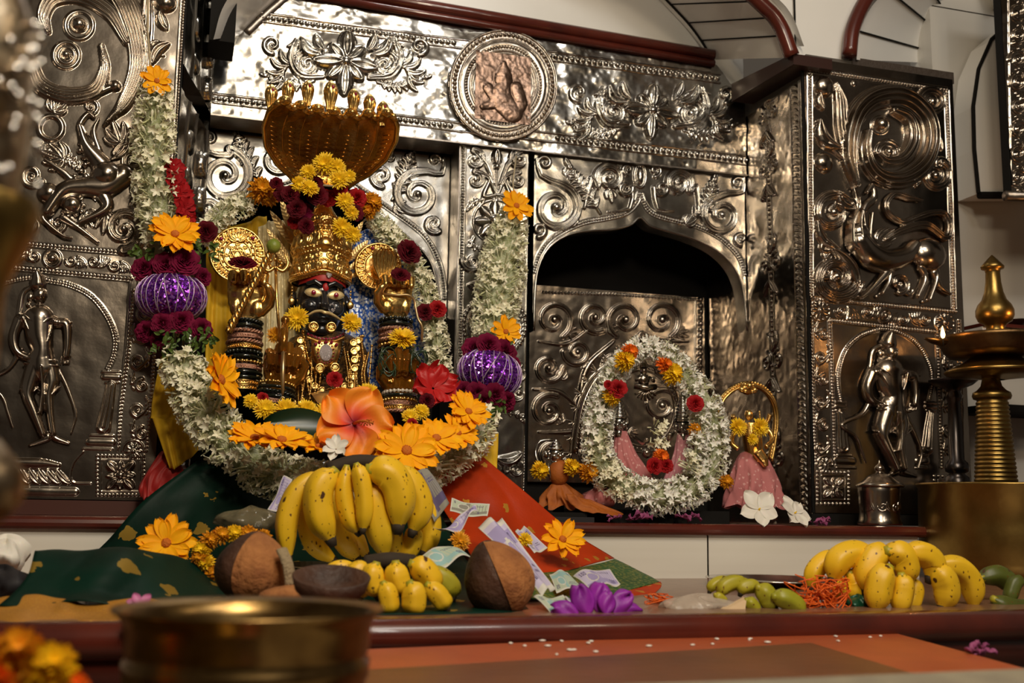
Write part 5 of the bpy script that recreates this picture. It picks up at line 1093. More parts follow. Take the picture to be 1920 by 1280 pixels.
# lower hands
arm([AT(748, 740, 2.43), AT(748, 790, 2.50)], 24*s1); hand(748, 742, 2.42, 108, -1, amber, 0, name='lowered_hand', parent=st, fist=True)
stack(['pe', 'pl_b', 'bd_g', 'ba_p', 'ba_g', 'tw_p'], (749, 738), (747, 776), 2.42, 30, 34, 'lower right wrist', 'bangles on the lower right wrist', 0, 4.)
arm([AT(520, 730, 2.43), AT(517, 780, 2.50)], 26*s1); hand(523, 733, 2.44, 112, 1, amber, .06, name='lowered_hand', parent=st, fist=True)
stack(['bd_g', 'pl_b', 'tw_k', 'pl_b', 'ba_p'], (519, 722), (515, 758), 2.43, 33, 36, 'lower left wrist', 'bangles on the lower left wrist', .1, 4.)
# green thread loops on the lower right hand
for i in range(12):
    cx, cy = (727, 680) if i % 2 else (785, 678); a0 = random.uniform(0, 6.28); rx, ry = random.uniform(11, 18), random.uniform(18, 27)
    MB().tube([AT(cx+rx*math.cos(a+a0), cy+ry*math.sin(a)+4*math.sin(2*a+i), 2.37+.015*math.sin(a+i)) for a in np.linspace(0, 2*PI*1.02, 30)], .0014, 6).build('thread_loop', MAT.get('green_thread') or mat('green_thread', (.02, .05, .02), .25, coat=.5), None, label='dark green thread loop hanging on the %s of the lower right hand' % ('left side' if i % 2 else 'right side'), cat='thread', group='thread loops on the left of the hand' if i % 2 else 'thread loops on the right of the hand')
# dagger held upright in the lower left hand
dg = empty('dagger', AT(527, 745, 2.37), 'gilded dagger hanging point-down in the lower left hand', 'dagger')
MB().tube([AT(535, 600, 2.40), AT(533, 625, 2.38), AT(531, 660, 2.36)], [.007, .009, .008], 12).ball(AT(535, 600, 2.40), .010, 10).build('hilt', amber, dg)
MB().tube([AT(531, 660, 2.355), AT(530, 700, 2.35), AT(530, 735, 2.35), AT(530, 744, 2.35)], [.008, .010, .006, .001], 12, flat=.5).tube([AT(530+4*math.cos(a), 748+4*math.sin(a), 2.35) for a in np.linspace(0, 2*PI, 14)], .0012, 6).build('blade', gold_pale, dg)
# trident with a lime and the twisted gold rope
tr = empty('trident', AT(523, 640, 2.44), 'slim gilded trident staff standing beside the raised left hand', 'trident')
MB().tube([AT(516, 478, 2.47), AT(519, 560, 2.45), AT(525, 650, 2.43)], .0034, 8).build('staff', gold, tr)
hdm = MB()
for sx in (-1, 1): hdm.tube(smooth_path([AT(516, 500, 2.46), AT(516+sx*14, 508, 2.46), AT(516+sx*24, 494, 2.46), AT(516+sx*17, 474, 2.46)], 14), [.0045]*8+[.004, .0035, .003, .002, .0015, .001], 8)
for a in range(8): hdm.leaf if False else hdm.ball(AT(516+12*math.cos(a*.785), 494+8*math.sin(a*.785), 2.455), .005, 7)
hdm.build('prongs', gold, tr)
rp = MB()
for ph in (0, 2.1, 4.2):
    A_, B2_ = AT(508, 470, 2.45), AT(428, 622, 2.44); d = B2_-A_; x = d.cross(Vector((0, 1, 0))).normalized()
    rp.tube([tuple(A_+d*t+x*.0045*math.cos(t*34+ph)+Vector((0, .0045*math.sin(t*34+ph), 0))) for t in np.linspace(0, 1, 90)], .0046, 7)
rp.build('noose_rope', gold, None, label='thick twisted gold rope slanting across the raised left hand', cat='rope')
lime = MB().lathe([(.0003, -.95), (.4, -.9), (.8, -.6), (1, 0), (.82, .55), (.45, .88), (.15, 1.), (.12, 1.08), (.0003, 1.1)], 24, M=Matrix.Translation(AT(513, 461, 2.44)) @ Matrix.Diagonal((.0165, .0165, .0165, 1))).build('lime', mat('lime_skin', (.20, .26, .03), .35, noise=(30, (.32, .34, .05), .4, .7), bump=(400, .3)), None, label='green lime spiked on top of the trident staff', cat='lime')
# dark flowers lying on the fingers, blooms round the shoulders
def loose(nm, lib, m, x, y, Y, r, lab, face=(0, .1), sq=1.): return single(nm, lib, m, x, y, Y, r, face, None, lab, None, sq)
loose('rose', ROSE, rose_dark, 455, 496, 2.42, 29, 'flattened dark red flower laid over the fingers of the upper left hand', (0, 1.4), .7); loose('rose', ROSE, rose_dark, 751, 517, 2.44, 20, 'dark red flower laid over the fingers of the upper right hand', (0, .8), .8)
loose('chrysanthemum', MUM, yellow_p, 557, 597, 2.43, 24, 'yellow chrysanthemum at the left cheek of the deity', (-.2, .2)); loose('chrysanthemum', MUM, yellow_p, 658, 605, 2.43, 21, 'yellow chrysanthemum at the right cheek of the deity', (.2, .3))
loose('chrysanthemum', MUM, amber_m, 517, 628, 2.46, 17, 'small yellow chrysanthemum left of the dagger hilt'); loose('chrysanthemum', MUM, yellow_p, 755, 637, 2.40, 27, 'yellow chrysanthemum resting on the knuckles of the lower right hand', (0, .9))
loose('rose', ROSE, rose_red, 627, 712, 2.42, 17, 'red rose pinned below the jewelled pendant', (0, .2))
# ------------------------------------------------------------------ jewellery
YJ = 2.455
def necklace(P, kind, m, label, r=.0032, Y=YJ, pend=None):
    C = smooth_path([AT(x, y, Y) for x, y in P], 70); mb = MB()
    if kind == 'bead':
        L = np.concatenate([[0], np.cumsum(np.linalg.norm(np.diff(C, axis=0), axis=1))]); n = int(L[-1]/(r*2.1))
        for q in np.linspace(0, L[-1], n): mb.ball([np.interp(q, L, C[:, k]) for k in range(3)], r, 7)
        mb.tube(C, r*.4, 5)
    elif kind == 'chain':
        for i in range(0, 69): mb.tube([C[i]+[0, 0, 0], C[i]+(C[i+1]-C[i])*.9], r*(1 if i % 2 else .55), 6)
    elif kind == 'coin':
        mb.tube(C, .0012, 5)
        L = np.concatenate([[0], np.cumsum(np.linalg.norm(np.diff(C, axis=0), axis=1))])
        for q in np.arange(r, L[-1], r*2.15): c = Vector([np.interp(q, L, C[:, k]) for k in range(3)])+Vector((0, -.004, -.004)); mb.lathe([(.0001, 0), (r*.9, 0), (r, .001), (r*.8, .002), (r*.7, .0014), (.0001, .0022)], 16, M=zto((0, -1, .1), c))
    o = mb.build('necklace', m, None, label=label, cat='necklace'); return o
necklace([(556, 640), (575, 700), (600, 745), (640, 745), (668, 700), (680, 630)], 'bead', gold, 'outermost gold bead necklace reaching the lap', .0045, 2.47)
necklace([(562, 628), (572, 690), (598, 726), (640, 726), (660, 690), (672, 630)], 'coin', gold, 'necklace of small gold coins', .0085, 2.462)
necklace([(568, 622), (578, 672), (592, 700)], 'bead', gold_dark, 'dark gold bead string at the left of the chest', .005, 2.458); necklace([(662, 632), (664, 690), (652, 735)], 'coin', gold, 'string of gold coins down the right of the chest', .009, 2.452)
necklace([(676, 628), (682, 680), (680, 742)], 'chain', gold, 'long gold chain at the far right of the chest', .004, 2.458); necklace([(548, 648), (556, 700), (560, 755)], 'chain', gold, 'long gold chain at the far left of the chest', .004, 2.458)
necklace([(574, 616), (584, 650), (600, 690), (612, 712), (626, 700), (640, 660), (646, 620)], 'bead', black_glass, 'black bead necklace framing the pendant', .003, 2.448); necklace([(578, 626), (600, 634), (625, 634), (644, 626)], 'bead', ruby, 'ruby choker under the chin', .0034, 2.445)
necklace([(576, 632), (600, 640), (625, 640), (646, 632)], 'chain', gold, 'gold choker just below the ruby choker', .004, 2.443)
for x, y, nm in ((588, 612, 'left'), (621, 613, 'right')): disc('gold_coin', f'embossed gold coin hanging under the {nm} end of the moustache', (x, y), 10, 2.435, lambda R, c, r: (R.ring(c, 6, 1), R.flower(c, 5, 6), R.beads([(c[0]+8*math.cos(a), c[1]+8*math.sin(a)) for a in np.linspace(0, 2*PI, 20)], 2.4, 1)), gold)
pn = empty('pendant', AT(611, 690, 2.44), 'shield-shaped gold pendant with an oval of white stones', 'pendant')
plate([AT(x, y, 2.444) for x, y in ((583, 640), (600, 636), (612, 638), (625, 636), (640, 640), (638, 662), (630, 682), (618, 690), (600, 690), (590, 678), (584, 660))], .002, 'shield', gold, pn, bulge=.004)
plate([AT(611+12*math.cos(a), 661+16*math.sin(a), 2.438) for a in np.linspace(0, 2*PI, 20, endpoint=False)], .002, 'stone_oval', diamond, pn, bulge=.003)
q = MB(); 
for a in np.linspace(0, 2*PI, 18, endpoint=False): q.ball(AT(611+15*math.cos(a), 661+19.5*math.sin(a), 2.437), .0022, 6)
for x, y in ((592, 645), (599, 641), (622, 641), (631, 646), (611, 641)): q.ball(AT(x, y, 2.436), .004, 8)
q.build('stone_border', ruby, pn)
for k, (x, y) in enumerate(((600, 690), (628, 689))): disc('gold_coin', 'round gold coin at the %s foot of the pendant' % ('left', 'right')[k], (x, y), 9.5, 2.434, lambda R, c, r: (R.ring(c, 6, 1), R.flower(c, 5, 8)), gold)
# folded gold foil packet and heaps of chain in the lap
pk = MB(); a, b, c, d = AT(585, 740, 2.40), AT(655, 730, 2.39), AT(658, 752, 2.36), AT(596, 756, 2.36); pk.prism([a, b, c, d], (0, .02, .006)); pk.build('foil_packet', gold_pale, None, False, label='folded gold foil packet lying in the lap under the red rose', cat='packet')
random.seed(11)
for k, (x0_, x1_, n) in enumerate(((545, 602, 8), (642, 700, 8))):
    mb = MB()
    for i in range(n):
        x = x0_+(x1_-x0_)*(i+.5)/n+random.uniform(-3, 3); yb = random.uniform(740, 768); C = smooth_path([AT(x+random.uniform(-5, 5), 655+random.uniform(-20, 20), 2.462), AT(x+random.uniform(-5, 5), 705, 2.445), AT(x+random.uniform(-9, 9), yb, 2.42)], 34)
        if i % 3: mb.tube(C, .0011, 5)
        for q in range(0, 34, 1 if i % 3 == 0 else 3): mb.ball(C[q], .0026 if i % 3 == 0 else .0036, 6)
        if i % 2: mb.lathe([(.0001, 0), (.006, 0), (.007, .0012), (.005, .002), (.0001, .0024)], 14, M=zto((0, -1, .1), Vector(C[-1])+Vector((0, -.004, 0))))
    mb.build('chain_tassels', gold, None, label='tangle of thin gold chains and beads at the %s of the lap' % ('left', 'right')[k], cat='chains', kind='stuff')
# pedestal seat under everything, hidden behind blooms
MB().lathe([(0, 0), (.20, 0), (.21, .03), (.18, .06), (.17, .11), (.19, .13), (0, .13)], 40, M=Matrix.Translation((AT(600, 780, 2.56).x, 2.62, ZL)) @ Matrix.Diagonal((1, .6, 1, 1))).build('pedestal', stone, st)
# ------------------------------------------------------------------ cloths
def silk(name, col, motif, scale=14, thr=.10, rough=.5, bumps=(220, .10), metal_motif=.5, stretch=(1, 1, 1), col2=None):
    m = mat(name, col, rough, 0, spec=.15, bump=bumps, noise=(8, col2 or tuple(c*.7 for c in col), .4, .7)); nt = m.node_tree; b = nt.nodes['Principled BSDF']
    tc = nt.nodes.new('ShaderNodeTexCoord'); mp = nt.nodes.new('ShaderNodeMapping'); mp.inputs['Scale'].default_value = stretch; v = nt.nodes.new('ShaderNodeTexVoronoi'); v.inputs['Scale'].default_value = scale
    nz = nt.nodes.new('ShaderNodeTexNoise'); nz.inputs['Scale'].default_value = scale*3; nt.links.new(tc.outputs['Object'], nz.inputs['Vector']); va = nt.nodes.new('ShaderNodeVectorMath'); va.operation = 'MULTIPLY_ADD'; q_ = .55/scale; va.inputs[1].default_value = (q_, q_, q_); nt.links.new(nz.outputs['Color'], va.inputs[0]); nt.links.new(mp.outputs[0], va.inputs[2]); nt.links.new(tc.outputs['Object'], mp.inputs[0]); nt.links.new(va.outputs[0], v.inputs['Vector']); l = nt.nodes.new('ShaderNodeMath'); l.operation = 'LESS_THAN'; l.inputs[1].default_value = thr; nt.links.new(v.outputs['Distance'], l.inputs[0])
    mx = nt.nodes.new('ShaderNodeMix'); mx.data_type = 'RGBA'; src = b.inputs['Base Color'].links[0].from_socket; nt.links.new(l.outputs[0], mx.inputs[0]); nt.links.new(src, mx.inputs[6]); mx.inputs[7].default_value = (*motif, 1); nt.links.new(mx.outputs[2], b.inputs['Base Color'])
    mm = nt.nodes.new('ShaderNodeMath'); mm.operation = 'MULTIPLY'; mm.inputs[1].default_value = metal_motif; nt.links.new(l.outputs[0], mm.inputs[0]); nt.links.new(mm.outputs[0], b.inputs['Metallic']); return m
green_silk = silk('green_silk', (.002, .022, .013), (.30, .19, .03), 15, .22, .5, bumps=(90, .06), col2=(.001, .008, .005), stretch=(1.0, 1, .7))
red_silk = silk('orange_red_silk', (.52, .045, .006), (.62, .30, .04), 26, .22, .45, stretch=(1, 1, .6))
gold_border = silk('gold_zari_border', (.45, .20, .03), (.60, .34, .06), 300, .3, .4)
green_border = silk('green_zari_border', (.03, .12, .03), (.32, .32, .07), 120, .40, .4)
yellow_silk = silk('yellow_silk', (.85, .52, .03), (.8, .5, .1), 60, .08, .5)
cream_silk = silk('cream_brocade', (.82, .70, .40), (.85, .74, .45), 110, .35, .45)
blue_silk = silk('blue_brocade', (.03, .12, .55), (.62, .68, .80), 150, .52, .4, metal_motif=.3)
pink_cotton = silk('pink_cotton', (.56, .20, .20), (.70, .38, .36), 90, .25, .8, metal_motif=0)
orange_cloth = mat('rust_cloth', (.42, .11, .008), .7, noise=(40, (.30, .07, .006), .4, .7), bump=(150, .3))
def sheet(rows, name, m, parent=None, n=46, k=46, wav=.004, fr=9., thick=.0015, seed=0, **t):
    "rows of (px,py,Y[,dz]) points left to right, lofted smoothly"
    W = [smooth_path([AT(*q[:3]) for q in r], n) for r in rows]; G = np.stack([smooth_path([w_[j] for w_ in W], k) for j in range(n)], 1)
    g = np.random.default_rng(seed); U, V = np.meshgrid(np.linspace(0, 1, n), np.linspace(0, 1, k)); a, b, c = g.random(3)*6
    D = wav*(np.sin(U*fr+a+1.5*np.sin(V*3+b))+.5*np.sin(U*fr*2.3+V*4+c)+.3*np.sin(V*11+U*5)); G[..., 1] -= np.abs(D); G[..., 2] += D*.35
    o = MB().grid(G).build(name, m, parent, **t); s_ = o.modifiers.new('thickness', 'SOLIDIFY'); s_.thickness = thick; s_.offset = 1; return o
sr = empty('silk_sari', AT(400, 1090, 1.95), 'dark green silk sari with gold motifs, falling from the garland onto the lower step', 'cloth')
sheet([[(370, 862, 2.30), (450, 880, 2.30), (560, 915, 2.28), (720, 900, 2.28), (800, 880, 2.28)], [(272, 935, 2.255), (400, 950, 2.24), (560, 975, 2.22), (700, 965, 2.22), (820, 950, 2.22)], [(205, 1008, 2.24), (330, 1020, 2.19), (520, 1040, 2.12), (740, 1040, 2.1), (860, 1030, 2.1)],
       [(150, 1066, 2.18), (300, 1078, 2.05), (520, 1088, 1.98), (760, 1090, 1.95), (900, 1080, 1.95)], [(160, 1110, 1.85), (330, 1118, 1.78), (560, 1125, 1.74), (800, 1125, 1.72), (960, 1115, 1.75)], [(170, 1142, 1.62), (330, 1150, 1.56), (560, 1153, 1.54), (820, 1152, 1.54), (1000, 1148, 1.56)]], 'drape', green_silk, sr, wav=.006, fr=11, seed=4)
sheet([[(62, 1052, 1.78), (150, 1030, 1.80), (260, 1036, 1.80), (345, 1050, 1.86), (430, 1078, 1.98)], [(66, 1030, 1.75), (150, 1028, 1.76), (260, 1034, 1.76), (345, 1048, 1.84), (430, 1080, 1.96)], [(55, 1070, 1.70), (150, 1068, 1.70), (260, 1076, 1.70), (345, 1088, 1.76), (430, 1104, 1.86)], [(30, 1105, 1.66), (150, 1106, 1.66), (260, 1118, 1.66), (345, 1127, 1.68), (430, 1130, 1.74)], [(0, 1128, 1.62), (150, 1130, 1.61), (260, 1140, 1.60), (345, 1143, 1.60), (430, 1145, 1.62)]], 'folded_end', green_silk, sr, wav=.010, fr=9, seed=7)
sheet([[(-30, 1128, 1.66), (45, 1112, 1.65), (110, 1122, 1.63), (170, 1130, 1.61), (250, 1120, 1.61), (330, 1130, 1.60)], [(-40, 1150, 1.60), (45, 1140, 1.59), (110, 1144, 1.58), (170, 1150, 1.57), (250, 1142, 1.57), (330, 1146, 1.57)], [(-60, 1168, 1.52), (45, 1166, 1.52), (110, 1166, 1.515), (170, 1165, 1.515), (250, 1162, 1.515), (330, 1160, 1.52)]], 'border', gold_border, sr, wav=.004, fr=14, seed=3)
rs = empty('silk_sari', AT(1000, 1080, 2.0), 'orange-red silk sari with a green and gold border, trailing over the ledge to the right', 'cloth')
sheet([[(792, 880, 2.30), (850, 862, 2.30), (906, 856, 2.30)], [(820, 935, 2.24), (905, 922, 2.24), (985, 922, 2.25)], [(860, 1000, 2.15), (960, 1000, 2.18), (1078, 1000, 2.24)], [(900, 1072, 1.98), (1030, 1072, 2.02), (1152, 1046, 2.22)]], 'drape', red_silk, rs, wav=.003, fr=7, seed=5)
sheet([[(900, 1072, 1.98), (1030, 1072, 2.02), (1100, 1062, 2.12), (1152, 1046, 2.22)], [(920, 1095, 1.84), (1040, 1098, 1.86), (1130, 1084, 1.98), (1196, 1068, 2.12)], [(940, 1118, 1.73), (1060, 1124, 1.73), (1150, 1112, 1.82), (1236, 1090, 2.0)]], 'border', green_border, rs, wav=.003, fr=7, seed=5)
sheet([[(1140, 1112, 1.83), (1200, 1100, 1.92), (1238, 1090, 1.99)], [(1150, 1116, 1.80), (1210, 1108, 1.88), (1240, 1098, 1.95)], [(1150, 1120, 1.79), (1208, 1118, 1.84), (1226, 1112, 1.88)]], 'rolled_edge', red_silk, rs, wav=.001, n=16, k=16)
sheet([[(388, 432, 2.66), (430, 425, 2.66), (500, 405, 2.66)], [(386, 560, 2.64), (440, 560, 2.65), (510, 560, 2.65)], [(384, 740, 2.62), (450, 745, 2.62), (520, 745, 2.62)]], 'yellow_drape', yellow_silk, None, wav=.010, fr=13, seed=1, label='yellow silk cloth hanging behind the upper left arm', cat='cloth')
sheet([[(484, 425, 2.635), (520, 415, 2.635), (560, 420, 2.635)], [(482, 560, 2.62), (520, 560, 2.62), (562, 560, 2.63)], [(478, 740, 2.60), (515, 745, 2.60), (565, 745, 2.60)]], 'cream_drape', cream_silk, None, wav=.008, fr=16, seed=2, label='cream brocade cloth with woven border, hanging beside the yellow cloth', cat='cloth')
sheet([[(640, 440, 2.63), (700, 432, 2.64), (726, 450, 2.64)], [(640, 560, 2.63), (705, 560, 2.62), (790, 560, 2.63)], [(640, 725, 2.62), (730, 725, 2.62), (800, 715, 2.62)]], 'blue_drape', blue_silk, None, wav=.009, fr=12, seed=3, label='blue and silver brocade cloth hanging behind the upper right arm', cat='cloth')
sheet([[(302, 672, 2.44), (330, 668, 2.44), (372, 700, 2.44)], [(284, 770, 2.43), (330, 775, 2.42), (372, 780, 2.44)], [(288, 790, 2.42), (330, 800, 2.40), (375, 820, 2.43)], [(318, 878, 2.40), (340, 872, 2.39), (378, 838, 2.42)]], 'yellow_drape', yellow_silk, None, wav=.006, fr=10, seed=8, label='folded yellow silk end sticking out below the left side of the jasmine swag', cat='cloth')
sheet([[(880, 800, 2.34), (905, 800, 2.34), (934, 812, 2.34)], [(890, 860, 2.33), (910, 865, 2.33), (932, 870, 2.33)], [(896, 876, 2.33), (915, 880, 2.33), (930, 888, 2.33)]], 'yellow_drape', yellow_silk, None, n=16, k=16, wav=.003, label='small end of yellow silk showing right of the jasmine swag', cat='cloth')
sheet([[(300, 846, 2.46), (325, 850, 2.44), (345, 880, 2.42)], [(262, 905, 2.44), (290, 890, 2.42), (330, 910, 2.40)], [(262, 930, 2.42), (280, 935, 2.40), (300, 930, 2.40)]], 'red_drape', mat('red_cloth', (.34, .012, .01), .6), None, n=20, k=20, wav=.01, fr=12, label='crumpled red cloth between the left panel and the green sari', cat='cloth')
# ------------------------------------------------------------------ blooms lying on the swag and around
def dz(x, y, Y, r, lab, face=(0, .3), k=None, sq=1.): return daisy(x, y, Y, r, face, None, lab, None, k, sq)
dz(413, 712, 2.20, 56, 'orange daisy seen from the side on the left limb of the swag', (1.6, .5), 1, 1.1)
dz(478, 822, 2.08, 52, 'orange daisy lying flat, leftmost of the row along the bottom swag', (-.2, 1.7), 1, 1.2); dz(528, 826, 2.05, 54, 'orange daisy lying flat, second in the row along the bottom swag', (.2, 1.5), 2, 1.2)
dz(598, 838, 2.06, 46, 'orange daisy half hidden between the hibiscus and the banana tops', (.1, 1.9), 0, 1.1)
dz(708, 824, 2.06, 42, 'orange daisy just right of the large hibiscus', (-.3, .5), 2); dz(762, 845, 2.02, 60, 'large orange daisy above the top right of the banana bunch', (0, .5), 1); dz(818, 822, 2.08, 50, 'orange daisy on the right part of the swag, between two neighbours', (.1, .9), 2)
dz(858, 812, 2.14, 42, 'orange daisy on the right part of the swag, behind its neighbour', (.3, .9), 0); dz(878, 772, 2.17, 42, 'orange daisy highest on the right limb of the swag', (.2, .7), 1)
dz(312, 1018, 1.95, 55, 'orange daisy lying on the green sari at the lower left', (-.1, .35), 1); dz(1054, 1012, 2.05, 42, 'orange daisy lying on the red sari beside the banknotes', (.1, .6), 2, 1.3)
# hibiscus
hb = empty('hibiscus', AT(662, 785, 2.1), 'large orange hibiscus with a crimson throat in the middle of the swag', 'flower')
Mh = placeM(664, 794, 2.06, 74, (-.1, .25)); pm = MB()
for i in range(5):
    A = np.array(Matrix.Rotation(2*PI*i/5+.5, 4, 'Z') @ Matrix.Rotation(.12, 4, 'X')); G = petal(1, 1.05, .30, -.22, .25, .10, .35, 14, 13, .05, .2, .10, i*2); pm.grid(G @ A[:3, :3].T+A[:3, 3])
hpo = MB().merge(pm, Mh).build('petals', hib_m, None); hpo.parent = hb; o_ = hpo.location.copy()
# centre the mesh on the throat so the colour runs out from it
me = hpo.data; c_ = np.zeros(len(me.vertices)*3, np.float32); me.vertices.foreach_get('co', c_); c_ = c_.reshape(-1, 3)+np.array(o_)-np.array(Mh.translation); me.vertices.foreach_set('co', c_.ravel().astype(np.float32)); hpo.location = Mh.translation-hb.location
sm = MB().tube([(0, 0, 0), (.05, -.1, .35), (.12, -.25, .6), (.2, -.42, .75)], [.05, .035, .03, .03], 8)
for i in range(36): t = .45+.55*i/36; a = i*2.4; sm.ball((.18*t+.07*math.cos(a), -.4*t+.07*math.sin(a), .75*t+.05*math.sin(a*2)), .022, 5)
MB().merge(sm, Mh).build('stamen', orange_c, hb)
rh = empty('hibiscus', AT(815, 725, 2.32), 'crumpled red hibiscus behind the right limb of the swag', 'flower'); pm = MB()
for i in range(6): A = np.array(Matrix.Rotation(2*PI*i/6, 4, 'Z')); G = petal(1, .9, .6, -.35, .25, .2, .6, 12, 11, .05, .3, .16, i*2.); pm.grid(G @ A[:3, :3].T+A[:3, 3])
MB().merge(pm, placeM(812, 728, 2.33, 46, (.1, .4))).build('petals', hib_red, rh)
# row of yellow chrysanthemums at the foot of the deity
for k, (x, y, Y, r, pos) in enumerate(((497, 768, 2.20, 22, 'leftmost of the row'), (535, 768, 2.20, 23, 'second from the left in the row'), (574, 770, 2.20, 23, 'third from the left in the row'), (608, 774, 2.20, 20, 'fourth from the left in the row'), (690, 738, 2.24, 22, 'above the hibiscus'), (706, 770, 2.2, 15, 'just right of the hibiscus'), (768, 782, 2.2, 17, 'left of the red hibiscus'), (790, 772, 2.22, 16, 'below the red hibiscus'), (470, 752, 2.24, 15, 'half hidden under the bangles'))):
    loose('chrysanthemum', MUM, yellow_p, x, y, Y, r, f'yellow chrysanthemum at the foot of the deity, {pos}', (0, .4))
loose('rose', ROSE, rose_red, 772, 795, 2.14, 12, 'tiny red rose between the daisies and the right jasmine'); loose('rose', ROSE, rose_red, 492, 746, 2.3, 12, 'tiny red rose under the lower left bangles'); loose('rose', ROSE, rose_dark, 800, 752, 2.28, 16, 'dark rose below the red hibiscus')
wb = MB(); ringpet(wb, 6, petal(1, .7, .6, -.3, .3, .25, .3, 7, 6, .05, 0, .1), 0, .2, 0, .2)
MB().merge(wb, placeM(630, 842, 2.02, 26, (-.2, .6))).build('white_blossom', white_p, None, label='crumpled cream-white blossom below the large hibiscus', cat='flower')
gleaf = MB(); G = petal(1, .42, .1, -.1, .3, .2, 0, 14, 9); A = np.array(zto((0, -1, .3), AT(640, 800, 2.18)) @ Matrix.Rotation(PI, 4, 'Z') @ Matrix.Scale(.15, 4)); gleaf.grid(G @ A[:3, :3].T+A[:3, 3]); gleaf.build('broad_leaf', mat('dark_leaf', (.01, .03, .012), .3), None, label='dark glossy leaf behind the daisies, left of the hibiscus', cat='leaf')
# marigold string lying behind the left coconut
mg = [(378, 1030), (392, 1012), (415, 1003), (440, 1000), (465, 1000), (492, 1008), (385, 1055), (398, 1075), (375, 1045)]
for k, (x, y) in enumerate(mg): single('marigold', MARI, amber_m if k % 3 else yellow_p, x, y, 1.86, 19, (random.uniform(-.3, .3), .4), None, 'loose yellow-orange marigold in the heap behind the left coconut', 'marigolds heaped behind the left coconut')
# ------------------------------------------------------------------ bananas
def banana_mat(name, c1, c2, spot=.62):
    m = mat(name, c1, .42, 0, noise=(9, c2, .4, .75), bump=(30, .08)); nt = m.node_tree; b = nt.nodes['Principled BSDF']; tc = nt.nodes.new('ShaderNodeTexCoord'); src = b.inputs['Base Color'].links[0].from_socket
    for sc, th, col in ((150, .06, (.14, .05, .008)), (48, .03, (.07, .025, .006))):
        v = nt.nodes.new('ShaderNodeTexVoronoi'); v.inputs['Scale'].default_value = sc; mp = nt.nodes.new('ShaderNodeMapping'); mp.inputs['Scale'].default_value = (1, 1, .55); nt.links.new(tc.outputs['Object'], mp.inputs[0])
        ns = nt.nodes.new('ShaderNodeTexNoise'); ns.inputs['Scale'].default_value = sc*1.2; nt.links.new(tc.outputs['Object'], ns.inputs['Vector']); nt.links.new(mp.outputs[0], v.inputs['Vector'])
        ad = nt.nodes.new('ShaderNodeMath'); ad.operation = 'ADD'; nt.links.new(v.outputs['Distance'], ad.inputs[0]); sb = nt.nodes.new('ShaderNodeMath'); sb.operation = 'MULTIPLY_ADD'; sb.inputs[1].default_value = 1.3; sb.inputs[2].default_value = -.62; nt.links.new(ns.outputs[0], sb.inputs[0]); nt.links.new(sb.outputs[0], ad.inputs[1])
        l = nt.nodes.new('ShaderNodeMapRange'); l.inputs[1].default_value = th; l.inputs[2].default_value = th+.08; l.inputs[3].default_value = 1; l.inputs[4].default_value = 0; nt.links.new(ad.outputs[0], l.inputs[0])
        mx = nt.nodes.new('ShaderNodeMix'); mx.data_type = 'RGBA'; nt.links.new(l.outputs[0], mx.inputs[0]); nt.links.new(src, mx.inputs[6]); mx.inputs[7].default_value = (*col, 1); src = mx.outputs[2]
    nt.links.new(src, b.inputs['Base Color']); return m
ban_y = banana_mat('banana_peel', (.86, .52, .015), (.74, .46, .015)); ban_g = banana_mat('greenish_peel', (.42, .36, .02), (.26, .28, .015)); ban_d = banana_mat('dull_green_peel', (.10, .12, .015), (.05, .06, .01)); ban_tip = mat('banana_tip', (.03, .018, .008), .8)
def banana(P, r, parent, m=None, Y=None, side=0., dark=1.):
    "P (px,py[,Y]) from the stem down to the tip"
    W = smooth_path([AT(q[0], q[1], q[2] if len(q) > 2 else Y) for q in P], 22); s_ = MPP(P[0][0], P[0][1], Y); t = np.linspace(0, 1, 22)
    R_ = r*s_*np.interp(t, [0, .04, .10, .2, .35, .7, .82, .90, .96, 1], [.34, .46, .74, .92, 1, .98, .86, .62, .38, .27]); n = 20; T = np.gradient(W, axis=0); T /= np.linalg.norm(T, axis=1)[:, None]
    u = np.array([0, -1., 0]); V = []
    for i in range(22):
        u = u-T[i]*(u@T[i]); u /= np.linalg.norm(u); b = np.cross(T[i], u); th = np.linspace(0, 2*PI, n, endpoint=False); rr = R_[i]*(1+.065*np.cos(5*th+.6+side)+.02*np.cos(10*th+1.2))
        V.append(W[i]+rr[:, None]*(u*np.cos(th)[:, None]+b*np.sin(th)[:, None]))
    o = MB().grid(np.array(V), closed_v=True).build('banana', m or ban_y, parent)
    tp = MB().tube([W[-2], W[-1], W[-1]+T[-1]*R_[-1]*1.2], [R_[-2]*1.04, R_[-1]*1.35, R_[-1]*.9], 12); tp.build('tip', ban_tip, o); MB().tube([W[0]-T[0]*R_[0]*.5, W[0], W[1]], [R_[0]*.9, R_[0]*1.02, R_[1]*.98], 12).build('stem_end', ban_g, o); return o
def bunch(label, loc, items, m=None, crown=None):
    root = empty('banana_bunch', loc, label, 'bananas')
    for it in items: banana(it[1], it[0], root, it[3] if len(it) > 3 else m, it[2], side=it[0])
    if crown: MB().tube(smooth_path([AT(*c) for c in crown], 12), .012, 10).build('crown', ban_tip, root)
    return root
